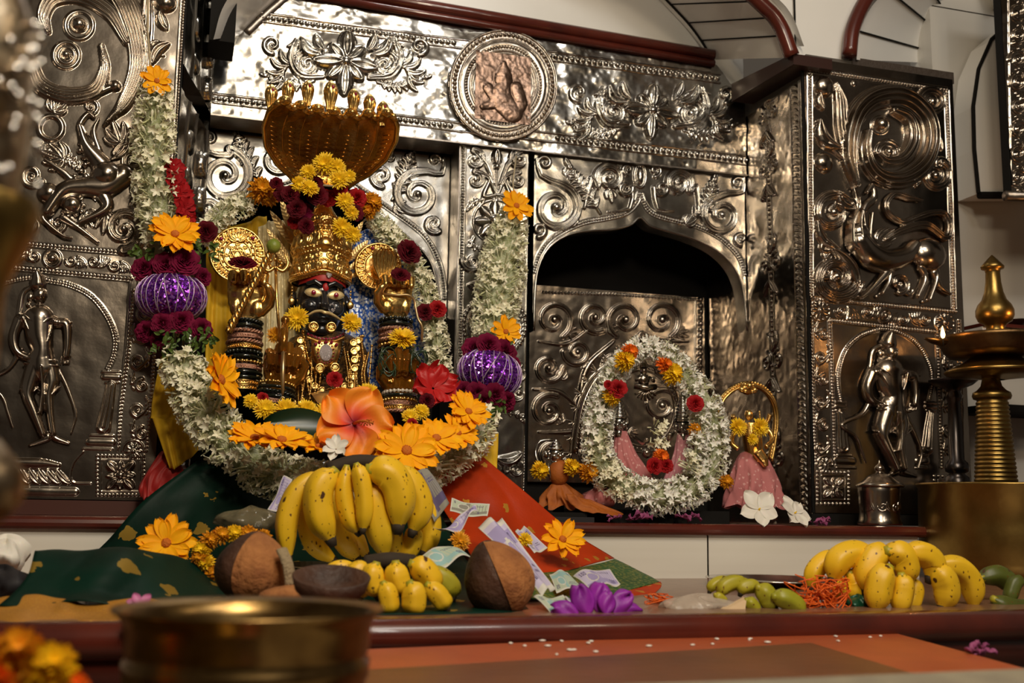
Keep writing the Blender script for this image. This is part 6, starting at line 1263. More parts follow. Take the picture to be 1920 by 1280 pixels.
bunch('large ripe bunch of bananas standing in the centre front, tips pointing down', AT(660, 1050, 1.85), [
 (21, [(604, 888), (560, 920), (538, 975), (540, 1052)], 1.86), (18, [(590, 925), (574, 970), (588, 1020), (630, 1052)], 1.90), (21, [(636, 905), (630, 950), (644, 1010), (672, 1050)], 1.90), (28, [(628, 882), (600, 915), (600, 965), (622, 1016)], 1.82),
 (17, [(650, 874), (645, 925), (655, 970), (672, 1000)], 1.82), (17, [(668, 870), (678, 900), (684, 950), (680, 996)], 1.80), (27, [(690, 905), (700, 940), (712, 990), (722, 1044)], 1.82), (32, [(690, 880), (726, 888), (748, 925), (746, 992)], 1.80),
 (24, [(740, 880), (770, 905), (788, 950), (772, 1000)], 1.84), (15, [(738, 985), (742, 1010), (744, 1046)], 1.88), (18, [(776, 985), (772, 1020), (752, 1050)], 1.88), (19, [(790, 935), (806, 970), (806, 1005), (794, 1038)], 1.90), (20, [(700, 930), (668, 960), (660, 1000), (690, 1045)], 1.92), (16, [(598, 900), (612, 930), (612, 980), (600, 1030)], 1.93)], crown=[(615, 880, 1.87), (660, 866, 1.87), (700, 866, 1.87), (745, 874, 1.87)])
bunch('small hand of bananas lying in front of the large bunch', AT(730, 1150, 1.62), [
 (19, [(668, 1068), (636, 1068), (610, 1082), (590, 1096)], 1.66), (20, [(692, 1066), (672, 1070), (655, 1086), (640, 1104)], 1.63), (22, [(706, 1056), (700, 1078), (704, 1100), (709, 1118)], 1.60), (23, [(742, 1054), (744, 1078), (750, 1098), (757, 1114)], 1.59), (24, [(770, 1056), (790, 1066), (806, 1085), (815, 1110)], 1.60),
 (19, [(718, 1092), (726, 1112), (730, 1134), (732, 1152)], 1.56), (23, [(768, 1092), (776, 1112), (776, 1134), (772, 1154)], 1.55), (19, [(800, 1095), (818, 1112), (830, 1128), (838, 1142)], 1.57), (16, [(690, 1094), (680, 1105), (676, 1120)], 1.62)], crown=[(685, 1056, 1.66), (730, 1050, 1.65), (775, 1054, 1.66)])
bunch('single bruised banana end peeping out beside the right coconut', AT(838, 1110, 1.66), [(22, [(800, 1072), (826, 1084), (844, 1100), (848, 1122)], 1.68, ban_g)])
bunch('ripe bunch of bananas on the right of the lower step', AT(1680, 1146, 1.62), [
 (17, [(1590, 1048), (1550, 1050), (1526, 1072), (1520, 1104)], 1.66), (23, [(1640, 1048), (1604, 1038), (1572, 1050), (1560, 1090)], 1.62), (25, [(1664, 1034), (1640, 1044), (1626, 1072), (1624, 1110)], 1.60), (24, [(1662, 1032), (1688, 1040), (1698, 1064), (1698, 1094)], 1.58), (22, [(1698, 1034), (1732, 1038), (1750, 1058), (1742, 1086)], 1.58),
 (21, [(1760, 1056), (1800, 1066), (1822, 1096), (1825, 1140)], 1.60), (24, [(1668, 1064), (1652, 1084), (1646, 1112), (1642, 1148)], 1.56), (19, [(1690, 1076), (1694, 1100), (1690, 1124), (1684, 1150)], 1.555), (15, [(1712, 1085), (1716, 1105), (1712, 1125), (1704, 1146)], 1.60), (23, [(1752, 1062), (1768, 1085), (1774, 1110), (1766, 1142)], 1.57), (22, [(1590, 1072), (1602, 1088), (1602, 1108), (1594, 1130)], 1.62), (16, [(1568, 1086), (1576, 1100), (1580, 1124)], 1.62)], crown=[(1600, 1040, 1.66), (1660, 1034, 1.65), (1720, 1036, 1.65), (1755, 1052, 1.64)])
bunch('small hand of green-yellow bananas left of the orange threads', AT(1410, 1148, 1.62), [(10, [(1372, 1088), (1350, 1090), (1336, 1098), (1330, 1110)], 1.64), (14, [(1398, 1088), (1374, 1092), (1358, 1100), (1348, 1116)], 1.61), (13, [(1424, 1104), (1408, 1098), (1394, 1102), (1388, 1114)], 1.60), (18, [(1420, 1100), (1434, 1112), (1442, 1128), (1443, 1148)], 1.58), (18, [(1450, 1118), (1470, 1122), (1490, 1134), (1508, 1152)], 1.56), (12, [(1398, 1124), (1410, 1134), (1422, 1152)], 1.58), (9, [(1340, 1114), (1352, 1122), (1362, 1130)], 1.60)], ban_g)
bunch('dark green bananas at the right edge beneath the brass vessel', AT(1880, 1140, 1.62), [(18, [(1838, 1084), (1866, 1078), (1888, 1090), (1896, 1106)], 1.66), (13, [(1918, 1090), (1904, 1092), (1896, 1112), (1890, 1132)], 1.62), (18, [(1862, 1122), (1886, 1138), (1920, 1142), (1960, 1130)], 1.60)], ban_d)
# ------------------------------------------------------------------ coconuts
husk = mat('coconut_fibre', (.42, .17, .05), .9, noise=(35, (.24, .085, .025), .35, .7), bump=(140, 1.)); shell = mat('coconut_shell', (.075, .030, .014), .6, noise=(18, (.03, .013, .008), .35, .7), bump=(90, .8)); coir = mat('pale_coir', (.34, .26, .15), .9, bump=(300, 1.))
def coconut(label, c, Y, rx, rz, tilt, cut):
    root = empty('coconut', AT(c[0], c[1]+rz, Y), label, 'coconut'); s_ = MPP(*c, Y); M = Matrix.Translation(AT(*c, Y)) @ Matrix.Rotation(tilt, 4, 'Y') @ Matrix.Diagonal((rx*s_, rx*s_*.95, rz*s_, 1)); ph = np.linspace(-PI/2, PI/2, 30); th = np.linspace(0, 2*PI, 60)
    def surf(a0, a1, k):
        t = np.linspace(a0, a1, 40); R_ = np.cos(ph)[:, None]*(1+k+.02*np.sin(7*t+3*ph[:, None])+.012*np.sin(19*t)); z = np.sin(ph)[:, None]*(1+.02*np.sin(3*t))+.20*(np.clip(np.sin(ph), 0, 1)**5)[:, None]
        G = np.stack([R_*np.cos(t)[None], R_*np.sin(t)[None], z+0*R_], -1); A = np.array(M); return G @ A[:3, :3].T+A[:3, 3]
    MB().grid(surf(0, 2*PI, -.03)).build('shell', shell, root); MB().grid(surf(cut[0], cut[1], .035)).build('fibre_husk', husk, root); 
    return root
cn = coconut('whole brown coconut on the left, in front of the marigolds', (473, 1070), 1.62, 72, 62, .12, (-2.15, -.1)); cn2 = coconut('pointed brown coconut on the right, banknotes leaning behind it', (936, 1090), 1.60, 65, 66, -.42, (-1.75, -.35))
MB().tube(smooth_path([AT(528, 1030, 1.57), AT(540, 1060, 1.56), AT(545, 1100, 1.56)], 10), [.010]*10, 10, flat=.6).build('coir_tuft', coir, cn)
MB().ball(AT(560, 1118, 1.55), (.055, .03, .016), 20).build('coir_piece', husk, None, label='flat piece of coconut husk right of the left coconut', cat='husk')
# ------------------------------------------------------------------ banknotes
n_white = mat('note_paper', (.66, .64, .58), .8); n_lil = mat('note_lilac', (.36, .31, .55), .8); n_lil2 = mat('note_pale_lilac', (.55, .50, .68), .8); n_teal = mat('note_teal', (.30, .50, .50), .8); n_teal2 = mat('note_pale_green', (.48, .55, .42), .8); n_grey = mat('note_grey', (.26, .25, .21), .8); n_dark = mat('note_ink', (.10, .08, .18), .8)
DIG = {'1': ('010', '110', '010', '010', '111'), '0': ('111', '101', '101', '101', '111'), '5': ('111', '100', '111', '001', '111')}
def note(label, corners, pal, num, bend=.006, seed=0, cat='banknote', name='banknote'):
    "corners (px,py,Y) clockwise; printed face pattern in the mesh"
    a, b, c, d = (np.array(tuple(AT(*q))) for q in corners); nu, nv = 66, 30; u = np.linspace(0, 1, nu+1)[None, :, None]; v = np.linspace(0, 1, nv+1)[:, None, None]
    G = (a*(1-u)+b*u)*(1-v)+(d*(1-u)+c*u)*v; nrm = np.cross(b-a, d-a); nrm /= np.linalg.norm(nrm); nrm *= -np.sign(nrm[1]) if abs(nrm[1]) > .02 else 1
    G = G+nrm*(bend*np.sin(u*PI*1.7+seed)+bend*.35*np.sin(u*9+v*4+seed)+bend*.3*np.sin(v*PI))
    I, J = np.meshgrid(np.arange(nv), np.arange(nu), indexing='ij'); m = np.full((nv, nu), 2)
    m[(J % 5 == 0) & (I > 4) & (I < 25) & (J > 34)] = 1; m[(I > 19) & (I < 26)] = 1; m[(J > 26) & (J < 34)] = 1; m[((J-22)**2*.5+(I-13)**2 < 52)] = 0; m[((J-22)**2*.5+(I-13)**2 < 36)] = 1; m[(I == 7) & (J > 36) & (J < 58) & (J % 3 > 0)] = 3; m[(I == 9) & (J > 38) & (J < 56) & (J % 4 > 0)] = 3
    m[(I < 2) | (I > nv-3) | (J < 2) | (J > nu-3)] = 0
    for k, ch in enumerate(num):
        for r_ in range(5):
            for q in range(3):
                if DIG[ch][r_][q] == '1': m[4+r_, 5+k*4+q] = 3; m[20+r_, 48+k*4+q] = 3
    i0 = np.arange(nv)[:, None]*(nu+1)+np.arange(nu)[None]; Q = np.stack([i0, i0+1, i0+nu+2, i0+nu+1], -1).reshape(-1, 4)
    mb = MB().add(G.reshape(-1, 3), Q, mq=m.reshape(-1)); o = mb.build(name, list(pal), None, label=label, cat=cat); s_ = o.modifiers.new('thickness', 'SOLIDIFY'); s_.thickness = .0006; return o
LIL = (n_white, n_lil, n_lil2, n_dark); TEA = (n_white, n_teal, n_teal2, n_dark); GRY = (n_white, n_grey, n_teal2, n_dark)
note('long lilac banknote leaning behind the right coconut', [(897, 987, 1.80), (943, 965, 1.82), (1044, 1098, 1.66), (1016, 1118, 1.62)][::-1], LIL, '100', .008)
note('lilac banknote with a yellow bloom on it, beside the daisy on the red sari', [(965, 997, 1.95), (982, 986, 1.96), (1027, 1026, 1.90), (1001, 1040, 1.86)][::-1], LIL, '100', .003, 1)
note('grey-green folded banknote at the top of the red sari', [(846, 936, 2.0), (918, 946, 2.0), (913, 970, 1.97), (843, 960, 1.97)], GRY, '5', .003, 2)
note('crumpled lilac banknote between the bananas and the grey one', [(812, 990, 1.86), (892, 956, 1.92), (898, 968, 1.9), (832, 996, 1.82)], LIL, '100', .010, 3)
note('pale teal banknote lying right of the banana bunch', [(776, 1038, 1.76), (846, 1026, 1.78), (886, 1045, 1.74), (814, 1063, 1.70)], TEA, '50', .006, 4)
note('green-grey banknote with teal edge on the green border', [(1030, 1074, 1.86), (1064, 1069, 1.88), (1095, 1104, 1.76), (1044, 1107, 1.74)][::-1], TEA, '50', .003, 5)
note('folded lilac banknote nearest the end of the green border', [(1074, 1078, 1.84), (1143, 1063, 1.86), (1163, 1090, 1.76), (1113, 1111, 1.70)], LIL, '100', .005, 6)
note('teal banknote standing at the front edge, left of the purple petals', [(1000, 1124, 1.62), (1056, 1113, 1.64), (1077, 1142, 1.56), (1040, 1160, 1.53)], TEA, '50', .005, 7)
note('small lilac banknote behind the purple petals', [(1058, 1122, 1.62), (1088, 1116, 1.63), (1110, 1130, 1.60), (1076, 1144, 1.57)], LIL, '100', .003, 8)
note('lilac banknote tucked upright at the left of the banana bunch', [(502, 956, 1.98), (533, 892, 2.0), (549, 900, 1.99), (518, 960, 1.97)][::-1], LIL, '100', .003, 9)
note('dark folded banknote between the bananas and the orange daisies', [(772, 884, 1.92), (800, 880, 1.93), (842, 944, 1.9), (815, 978, 1.87)], (n_grey, n_dark, n_grey, n_dark), '100', .006, 10)
loose('chrysanthemum', MUM, yellow_p, 985, 1012, 1.90, 15, 'yellow chrysanthemum lying on the lilac banknote', (.3, .4)); loose('chrysanthemum', MUM, amber_m, 862, 1015, 1.82, 20, 'wilted yellow chrysanthemum behind the right coconut', (0, .5))
# purple paper-like petals
pp = MB(); 
for i, (x, y, r, a) in enumerate(((1060, 1148, 40, 2.9), (1095, 1135, 46, 1.9), (1135, 1140, 46, 1.5), (1150, 1120, 34, 1.35), (1175, 1142, 44, .8), (1205, 1150, 34, .2))):
    s_ = r*MPP(x, y, 1.56); A = np.array(zto((0, -1, .25), AT(x, 1156, 1.535+.008*(i % 3))) @ Matrix.Rotation(-a+PI, 4, 'Z')); A = np.array(frame((math.cos(a), 0, math.sin(a)), (0, 1, 0), Vector((math.cos(a), 0, math.sin(a))).cross(Vector((0, 1, 0))), AT(1120+(x-1120)*.55, 1154, 1.53+.006*(i % 3)))) @ np.diag([s_*1.25, s_, s_, 1]); G = petal(1, 1.0, .1, .1, .25, .25, .5, 10, 11, .02, .2, .14, i*2.2); G = G[..., [0, 2, 1]]; pp.grid(G @ A[:3, :3].T+A[:3, 3])
po_ = pp.build('purple_petals', purple_p, None, label='heap of bright purple petals on the front edge of the step', cat='petals', kind=None); sd_ = po_.modifiers.new('thickness', 'SOLIDIFY'); sd_.thickness = .0012
# steel plate, bag, threads
MB().lathe([(0, .002), (.115, .002), (.13, .012), (.138, .013), (.138, .015), (.128, .014), (.113, .004), (0, .004)], 56, M=Matrix.Translation((AZ(1472, 1100, 0).x+.0, 2.06, .0))).build('steel_plate', steel, None, label='shallow steel plate behind the right-hand bananas', cat='plate')
MB().lathe([(0, .002), (.10, .002), (.115, .014), (.125, .015), (.113, .016), (.098, .004), (0, .004)], 56, M=Matrix.Translation((AT(640, 1060, 1.92).x, 1.92, AT(640, 1062, 1.92).z-.012))).build('steel_plate', steel, None, label='steel plate under the large banana bunch', cat='plate')
plastic = mat('thin_plastic', (.62, .52, .42), .2, alpha=.55, bump=(40, 1.)); random.seed(5)
def crumple(name, label, cat, c, Y, rx, rz, m, seed, ry=.04):
    g = np.random.default_rng(seed); s_ = MPP(*c, Y); ph = np.linspace(-PI/2, PI/2, 22); th = np.linspace(0, 2*PI, 40); a = g.random(8)*6; R_ = np.cos(ph)[:, None]*(1+.16*np.sin(3*th+a[0]+2*ph[:, None])+.12*np.sin(7*th+a[1])+.08*np.sin(13*th+5*ph[:, None])); z = np.sin(ph)[:, None]*(1+.2*np.sin(2*th+a[2])+.12*np.sin(6*th+a[3]))
    G = np.stack([R_*np.cos(th)*rx*s_, R_*np.sin(th)*ry, z*rz*s_], -1)+np.array(tuple(AT(*c, Y))); return MB().grid(G).build(name, m, None, label=label, cat=cat)
crumple('plastic_bag', 'clear plastic bag lying flat left of the green bananas', 'bag', (1310, 1138), 1.60, 70, 19, plastic, 1, .03)
pck = MB(); pck.prism([AT(1345, 1150, 1.56), AT(1400, 1122, 1.58), AT(1396, 1154, 1.55)], (0, .01, .002)); pck.build('paper_packet', mat('packet_paper', (.62, .44, .26), .6), None, False, label='small orange-white paper packet at the corner of the plastic bag', cat='packet')
crumple('plastic_bag', 'crumpled clear plastic bag behind the left coconut', 'bag', (470, 975), 1.98, 66, 22, mat('smoky_plastic', (.20, .17, .10), .15, alpha=.6, bump=(30, 1.)), 2, .05)
crumple('green_packet', 'small dark green packet between the orange threads and the ripe bunch', 'packet', (1608, 1132), 1.60, 25, 14, mat('green_foil', (.005, .07, .035), .3, .2), 61, .02)
tw = MB(); random.seed(9)
for i in range(70):
    x0_, y0_ = random.uniform(1490, 1580), random.uniform(1095, 1148); P = [AT(x0_+random.uniform(-26, 26), min(1150, y0_+random.uniform(-22, 22)), 1.56+random.uniform(0, .05)) for _ in range(4)]; tw.tube(smooth_path(P, 12), .0011, 5)
tw.build('orange_threads', mat('orange_thread', (.80, .13, .008), .6), None, label='tangle of bright orange threads between the two banana bunches', cat='thread', kind='stuff')
tw = MB()
for i in range(14): P = [AT(1225+random.uniform(-20, 40), 1120+random.uniform(-8, 14), 1.66+random.uniform(0, .03)) for _ in range(4)]; tw.tube(smooth_path(P, 10), .0009, 5)
tw.build('orange_threads', MAT['orange_thread'], None, label='few loose orange threads beside the end of the green border', cat='thread', kind='stuff')

def petal_heap(name, label, cat, c, Y, w_, m, seed, n=9, lift=.25):
    random.seed(seed); mb = MB(); s_ = MPP(*c, Y)
    for i in range(n):
        o = AT(c[0]+random.uniform(-w_, w_)*.7, c[1]+4, Y+random.uniform(-.015, .01)); M = np.array(Matrix.Translation(o) @ Matrix.Rotation(random.uniform(-.9, .9), 4, 'Y') @ Matrix.Rotation(random.uniform(-.6, .6), 4, 'X') @ Matrix.Rotation(random.uniform(0, 6.28), 4, 'Z') @ Matrix.Scale(w_*s_*random.uniform(.5, .8), 4))
        G = petal(1, .8, .5, -.5, .3, .3, .6, 9, 9, .02, .3, .16, i*1.7); mb.grid(G @ M[:3, :3].T+M[:3, 3])
    o = mb.build(name, m, None, label=label, cat=cat); q = o.modifiers.new('thickness', 'SOLIDIFY'); q.thickness = .0008; return o
# ------------------------------------------------------------------ small deities in the right niche
YD = 2.40
def onledge(px, Y): return Vector((AT(px, 950, Y).x, Y, ZL))
def yz(py, px, Y): return AT(px, py, Y).z
def skirt(name, label, top, bot, Y, m, folds=11, flare=1., seed=0, parent=None, ry=.7):
    "gathered cloth cone: top/bot = (px, py, rpx)"
    s_ = MPP(*top[:2], Y); a, b = AT(top[0], top[1], Y), AT(bot[0], bot[1], Y); g = np.random.default_rng(seed); p = g.random(6)*6; t = np.linspace(0, 2*PI, 120); v = np.linspace(0, 1, 26)[:, None]
    R_ = (top[2]+(bot[2]-top[2])*v**flare)*s_*(1+.20*v*np.sin(folds*t+p[0]+1.4*np.sin(3*v*2+p[1]))+.06*v*np.sin(2.3*folds*t+p[2])+.05*np.sin(2*t+p[3]))
    G = np.stack([a.x+(b.x-a.x)*v+R_*np.cos(t), a.y+(b.y-a.y)*v+R_*np.sin(t)*ry, a.z+(b.z-a.z)*v+.006*v*np.sin(folds*t+p[4])], -1)
    Gt = G[:1]*1.; c = Gt.mean(1, keepdims=True); G = np.concatenate([c+(Gt-c)*.2, c+(Gt-c)*.8, G]); o = MB().grid(G).build(name, m, parent, **({'label': label, 'cat': 'cloth'} if label else {})); return o
def idolhead(c, Y, r, m, parent, crown=3.2, rings=5):
    "small metal head with tall ringed crown; c = face centre px"
    s_ = r*MPP(*c, Y); o = AT(*c, Y); B = lambda x, y, z: o+Vector((x*s_, y*s_, z*s_)); h = MB().ball(o, (s_*.95, s_*.9, s_*1.15), 18)
    h.tube([B(0, -.8, .3), B(0, -1.08, -.12), B(0, -1., -.3)], [s_*.12, s_*.2, s_*.14], 8); h.ball(B(0, -.85, -.58), (s_*.28, s_*.14, s_*.09), 8)
    for sx in (-1, 1): h.ball(B(sx*.38, -.78, .12), (s_*.24, s_*.14, s_*.12), 8); h.ball(B(sx*1.0, 0, -.1), (s_*.2, s_*.3, s_*.45), 8); h.ball(B(sx*.45, -.6, -.3), s_*.35, 8); h.ball(B(sx*1.1, -.1, -.7), s_*.2, 8)
    h.tube([B(0, 0, -.8), B(0, 0, -1.8)], s_*.5, 12); hd_ = h.build('head', m, parent); k = MB(); pr_ = []
    for i in range(rings): f = i/rings; z0 = .55+crown*.8*f; rr = 1.12*(1-f*.72); pr_ += [(rr*.93, z0), (rr, z0+crown*.05), (rr, z0+crown*.10), (rr*.9, z0+crown*.14)]
    pr_ += [(.24, .55+crown*.83), (.26, .55+crown*.88), (.12, .55+crown*.95), (.001, .55+crown)]
    k.lathe([(a*s_, b*s_) for a, b in pr_], 24, M=Matrix.Translation(o)); k.build('crown', m, parent); return hd_
# silver shrine group
sh = empty('silver_shrine', onledge(1225, 2.44), 'silver shrine with two crowned figures under a leafy arch, ringed by the jasmine garland', 'statue')
YS = 2.46
ap_ = [AT(x, y, YS) for x, y in ((1078, 850), (1085, 800), (1095, 755), (1115, 715), (1145, 690), (1180, 668), (1212, 655), (1250, 668), (1290, 695), (1325, 740), (1338, 800), (1340, 880))]
fr = MB(); C = smooth_path(ap_, 60); fr.tube(C, .008, 10)
for i in range(0, 60): fr.ball(C[i]+[0, -.009, 0], .0034, 7)
for off, r in ((.016, .004), (-.016, .003)):
    c0 = C.mean(0); D = C-c0; D /= np.linalg.norm(D, axis=1)[:, None]; fr.tube(C+D*off, r, 8)
lf = fr
for i in range(1, 58, 3):
    d = C[i]-C.mean(0); d /= np.linalg.norm(d); 
    for q in (-.5, 0, .5):
        dd_ = np.array([d[0]*math.cos(q)-d[2]*math.sin(q), 0, d[0]*math.sin(q)+d[2]*math.cos(q)]); p = C[i]+d*.014; lf.tube(smooth_path([p, p+dd_*.012, p+dd_*.022+np.array([.004*q, -.003, .002])], 8), [.003, .0045, .0055, .0055, .005, .004, .0028, .001], 8, flat=.5)
lf.build('arch_frame', silver_warm, sh)
tg = MB()      # seated figure at the crown of the arch
o = AT(1207, 712, YS-.02); k = MPP(1207, 700, YS)
tg.ball(o+Vector((0, 0, 16*k)), (7*k, 7*k, 9*k), 12); tg.lathe([(8*k, 0), (7*k, 6*k), (4*k, 12*k), (.1*k, 17*k)], 16, M=Matrix.Translation(o+Vector((0, 0, 22*k)))); tg.ball(o, (11*k, 8*k, 13*k), 14); tg.tube([o+Vector((-10*k, 0, 6*k)), o+Vector((-17*k, -6*k, -2*k)), o+Vector((-10*k, -12*k, 2*k))], 3*k, 8); tg.tube([o+Vector((10*k, 0, 6*k)), o+Vector((17*k, -6*k, -2*k)), o+Vector((10*k, -12*k, 2*k))], 3*k, 8)
tg.tube([o+Vector((-20*k, -4*k, -12*k)), o+Vector((0, -14*k, -16*k)), o+Vector((20*k, -4*k, -12*k))], 5.5*k, 10); 
for a in np.linspace(-1.1, 1.1, 7): tg.tube([o+Vector((0, -8*k, -18*k)), o+Vector((22*k*math.sin(a), -8*k, -18*k-20*k*math.cos(a)))], [3*k, 4.5*k], 8, flat=.5)
tg.build('seated_figure', silver_warm, sh)
hl_ = MB(); hc = AT(1205, 765, YS+.01); kk = MPP(1205, 765, YS)
for r_ in (72, 62): hl_.tube([hc+Vector((r_*kk*math.cos(a), 0, r_*kk*math.sin(a)*1.1)) for a in np.linspace(0, 2*PI, 50)], 2*kk, 7, caps=False)
for a in np.linspace(0, 2*PI, 54, endpoint=False): hl_.ball(hc+Vector((67*kk*math.cos(a), -.003, 67*kk*math.sin(a)*1.1)), 2.4*kk, 6)
hl_.build('beaded_halo', silver_warm, sh)
idolhead((1160, 793), YD-.01, 14, silver, sh, 3.4, 6); idolhead((1280, 799), YD-.01, 14, silver, sh, 4.0, 7)
bd = MB()
for (x, y) in ((1165, 812), (1283, 812)): bd.tube([AT(x, y, YD+.01), AT(x, y+40, YD+.02), AT(x, 930, YD+.02)], [12*k, 16*k, 20*k], 14)
bd.tube([AT(1190, 820, YD-.01), AT(1206, 832, YD-.03), AT(1214, 822, YD-.05)], 3.4*k, 8); bd.tube([AT(1262, 812, YD), AT(1252, 830, YD-.03), AT(1256, 812, YD-.05)], 3.4*k, 8); bd.ball(AT(1212, 850, YD), 9*k, 10); bd.build('bodies', silver_warm, sh)
skirt('dress', 'coral pink gathered cloth on the left crowned silver figure', (1164, 808, 12), (1180, 902, 40), YD-.006, pink_cotton, 12, 1.2, 1); skirt('dress', 'pale pink gathered cloth on the right crowned silver figure', (1283, 815, 13), (1284, 908, 34), YD-.006, silk('rose_cotton', (.60, .26, .30), (.72, .44, .44), 90, .25, .8, metal_motif=0), 12, 1.1, 2)
MB().box((onledge(1085, YD).x, YD-.06, ZL), (onledge(1345, YD).x, YD+.12, ZL+.03)).build('base_slab', soot, sh, False)
# jasmine ring
g3 = empty('flower_garland', onledge(1235, 2.36), 'thick ring of white jasmine standing around the two small silver figures', 'garland')
ring_ = [(1205, 648, 2.40, 22), (1168, 678, 2.38, 22), (1140, 725, 2.36, 26), (1122, 785, 2.35, 29), (1122, 850, 2.34, 31), (1148, 898, 2.33, 33), (1195, 925, 2.32, 34), (1250, 932, 2.32, 34), (1302, 912, 2.33, 34), (1332, 868, 2.34, 34), (1338, 810, 2.35, 28), (1322, 755, 2.36, 30), (1290, 712, 2.38, 26), (1252, 668, 2.39, 24), (1212, 648, 2.40, 22)]
jasmine(*gar_path(ring_, 90), g3, seed=12, nparts=80, L=.021, mix=(.45, .45, .1), dens=1.15, white=mat('fresh_jasmine', (.88, .86, .78), .5, sub=.2), lean=.4)
jasmine(*gar_path([(1300, 745, 2.33, 16), (1312, 790, 2.32, 20), (1306, 840, 2.31, 20), (1290, 880, 2.30, 20)]), g3, seed=13, nparts=20, L=.020, mix=(.4, .5, .1), white=MAT['fresh_jasmine'])
for (x, y, r, m_) in ((1182, 659, 16, orange_m), (1172, 676, 20, yellow_p), (1245, 684, 16, orange_m), (1260, 700, 22, yellow_p), (1148, 743, 18, yellow_p), (1303, 805, 13, amber_m), (1362, 902, 14, amber_m)): single('marigold', MARI, m_, x, y, 2.31, r, (random.uniform(-.3, .3), .2), g3)
for (x, y, r, m_) in ((1158, 730, 19, rose_red), (1140, 722, 10, rose_red), (1303, 757, 17, rose_red)): single('rose', ROSE, m_, x, y, 2.30, r, (random.uniform(-.3, .3), .2), g3)
loose('rose', ROSE, rose_red, 1226, 874, 2.31, 17, 'red rose inside the jasmine ring, left one of the pair'); loose('rose', ROSE, rose_red, 1248, 873, 2.31, 15, 'red rose inside the jasmine ring, right one of the pair'); loose('marigold', MARI, orange_m, 1240, 856, 2.32, 16, 'small orange marigold above the two red roses in the jasmine ring')
tf = MB(); random.seed(21)
for i in range(34): tf.merge(FLO[i % 3], zto((random.gauss(0, .6), -1, random.gauss(.1, .7)), AT(1230+random.uniform(-10, 10), 815+random.uniform(-24, 24), 2.36), i) @ Matrix.Scale(.024, 4))
tf.build('jasmine_tuft', [jas_white, jas_green], None, label='little tuft of jasmine standing in the middle of the ring', cat='flowers')
# small silver figure on the left with rust cloth
sf = empty('small_deity', onledge(1045, YD), 'small silver-headed figure in rust-orange cloth at the left of the jasmine ring', 'statue')
idolhead((1042, 851), YD-.01, 13, silver, sf, 1.6, 3); q = MB(); q.ball(AT(1048, 886, YD-.01), (18*k, 15*k, 22*k), 18); q.build('bodice', orange_cloth, sf); q = MB(); q.tube([AT(1047, 905, YD), AT(1047, 960, YD+.01)], 10*k, 10); q.build('body_post', silver_dark, sf)
skirt('skirt', None, (1048, 903, 9), (1062, 952, 50), YD-.005, orange_cloth, 9, .8, 5, sf, .6)
q = MB(); q.tube(smooth_path([AT(1014, 880, YD), AT(1004, 850, YD+.02), AT(1012, 828, YD+.02), AT(1036, 824, YD+.02)], 14), 2.4*k, 8); q.tube([AT(1028, 868, YD-.03), AT(1030, 885, YD-.03), AT(1032, 902, YD-.03)], [1.5*k, 3*k, 1*k], 8); q.ball(AT(1024, 852, YD+.01), 6*k, 10); q.build('silver_staff', silver, sf)
sheet([[(1060, 925, 2.36), (1085, 930, 2.35), (1112, 940, 2.34)], [(1070, 945, 2.34), (1110, 950, 2.32), (1165, 962, 2.31)], [(1090, 958, 2.32), (1125, 962, 2.30), (1160, 966, 2.29)]], 'cloth_end', orange_cloth, sf, n=18, k=18, wav=.004, fr=10)
MB().box((onledge(1010, YD).x, 2.32, ZL), (onledge(1078, YD).x, YD+.06, ZL+.022)).build('base_slab', soot, sf, False)
loose('marigold', MARI, yellow_p, 1013, 881, 2.36, 18, 'yellow marigold left of the rust-orange cloth'); loose('marigold', MARI, yellow_p, 1073, 875, 2.36, 17, 'yellow marigold just right of the small silver head'); loose('marigold', MARI, amber_m, 1104, 884, 2.34, 21, 'deep yellow marigold touching the left side of the jasmine ring')
crumple('pink_cloth', 'crumpled pink cloth between the rust-orange cloth and the jasmine ring', 'cloth', (1125, 935), 2.37, 30, 20, pink_cotton, 4)
# golden figure on the right
gf = empty('small_deity', onledge(1410, YD), 'small gilded figure with raised hands under a gold arch, in pink printed cloth', 'statue')
C = smooth_path([AT(x, y, YD+.03) for x, y in ((1352, 800), (1348, 770), (1354, 748), (1375, 728), (1402, 720), (1430, 728), (1449, 752), (1455, 785), (1450, 830), (1444, 862))], 50); q = MB().tube(C, [.008]*50, 10); q.tube(C+np.array([0, -.008, -.004]), .004, 8)
for i in range(0, 50): q.ball(C[i]+[0, -.006, .004], .0042, 6)
q.build('arch_frame', gold, gf); q = MB(); c_ = AT(1401, 727, YD+.015); q.ball(c_, (15*k, 9*k, 13*k), 14); q.ball(c_+Vector((0, -8*k, 3*k)), 6*k, 10)
for sx in (-1, 1): q.ball(c_+Vector((sx*8*k, -7*k, 5*k)), 4*k, 8); q.ball(c_+Vector((sx*13*k, -3*k, -4*k)), 6*k, 8); q.ball(c_+Vector((sx*7*k, -6*k, -7*k)), 4*k, 8)
q.build('lion_mask', gold, gf)
q = MB(); T = lambda x, y, d=0: AT(x, y, YD-.01+d); q.tube([T(1406, 792), T(1408, 815), T(1412, 850), T(1414, 880)], [13*k, 17*k, 14*k, 18*k], 16); q.ball(T(1404, 778), (8*k, 8*k, 10*k), 12); q.lathe([(9*k, 0), (6*k, 6*k), (12*k, 12*k), (13*k, 14*k), (.1*k, 15*k)], 16, M=Matrix.Translation(T(1392, 772)))
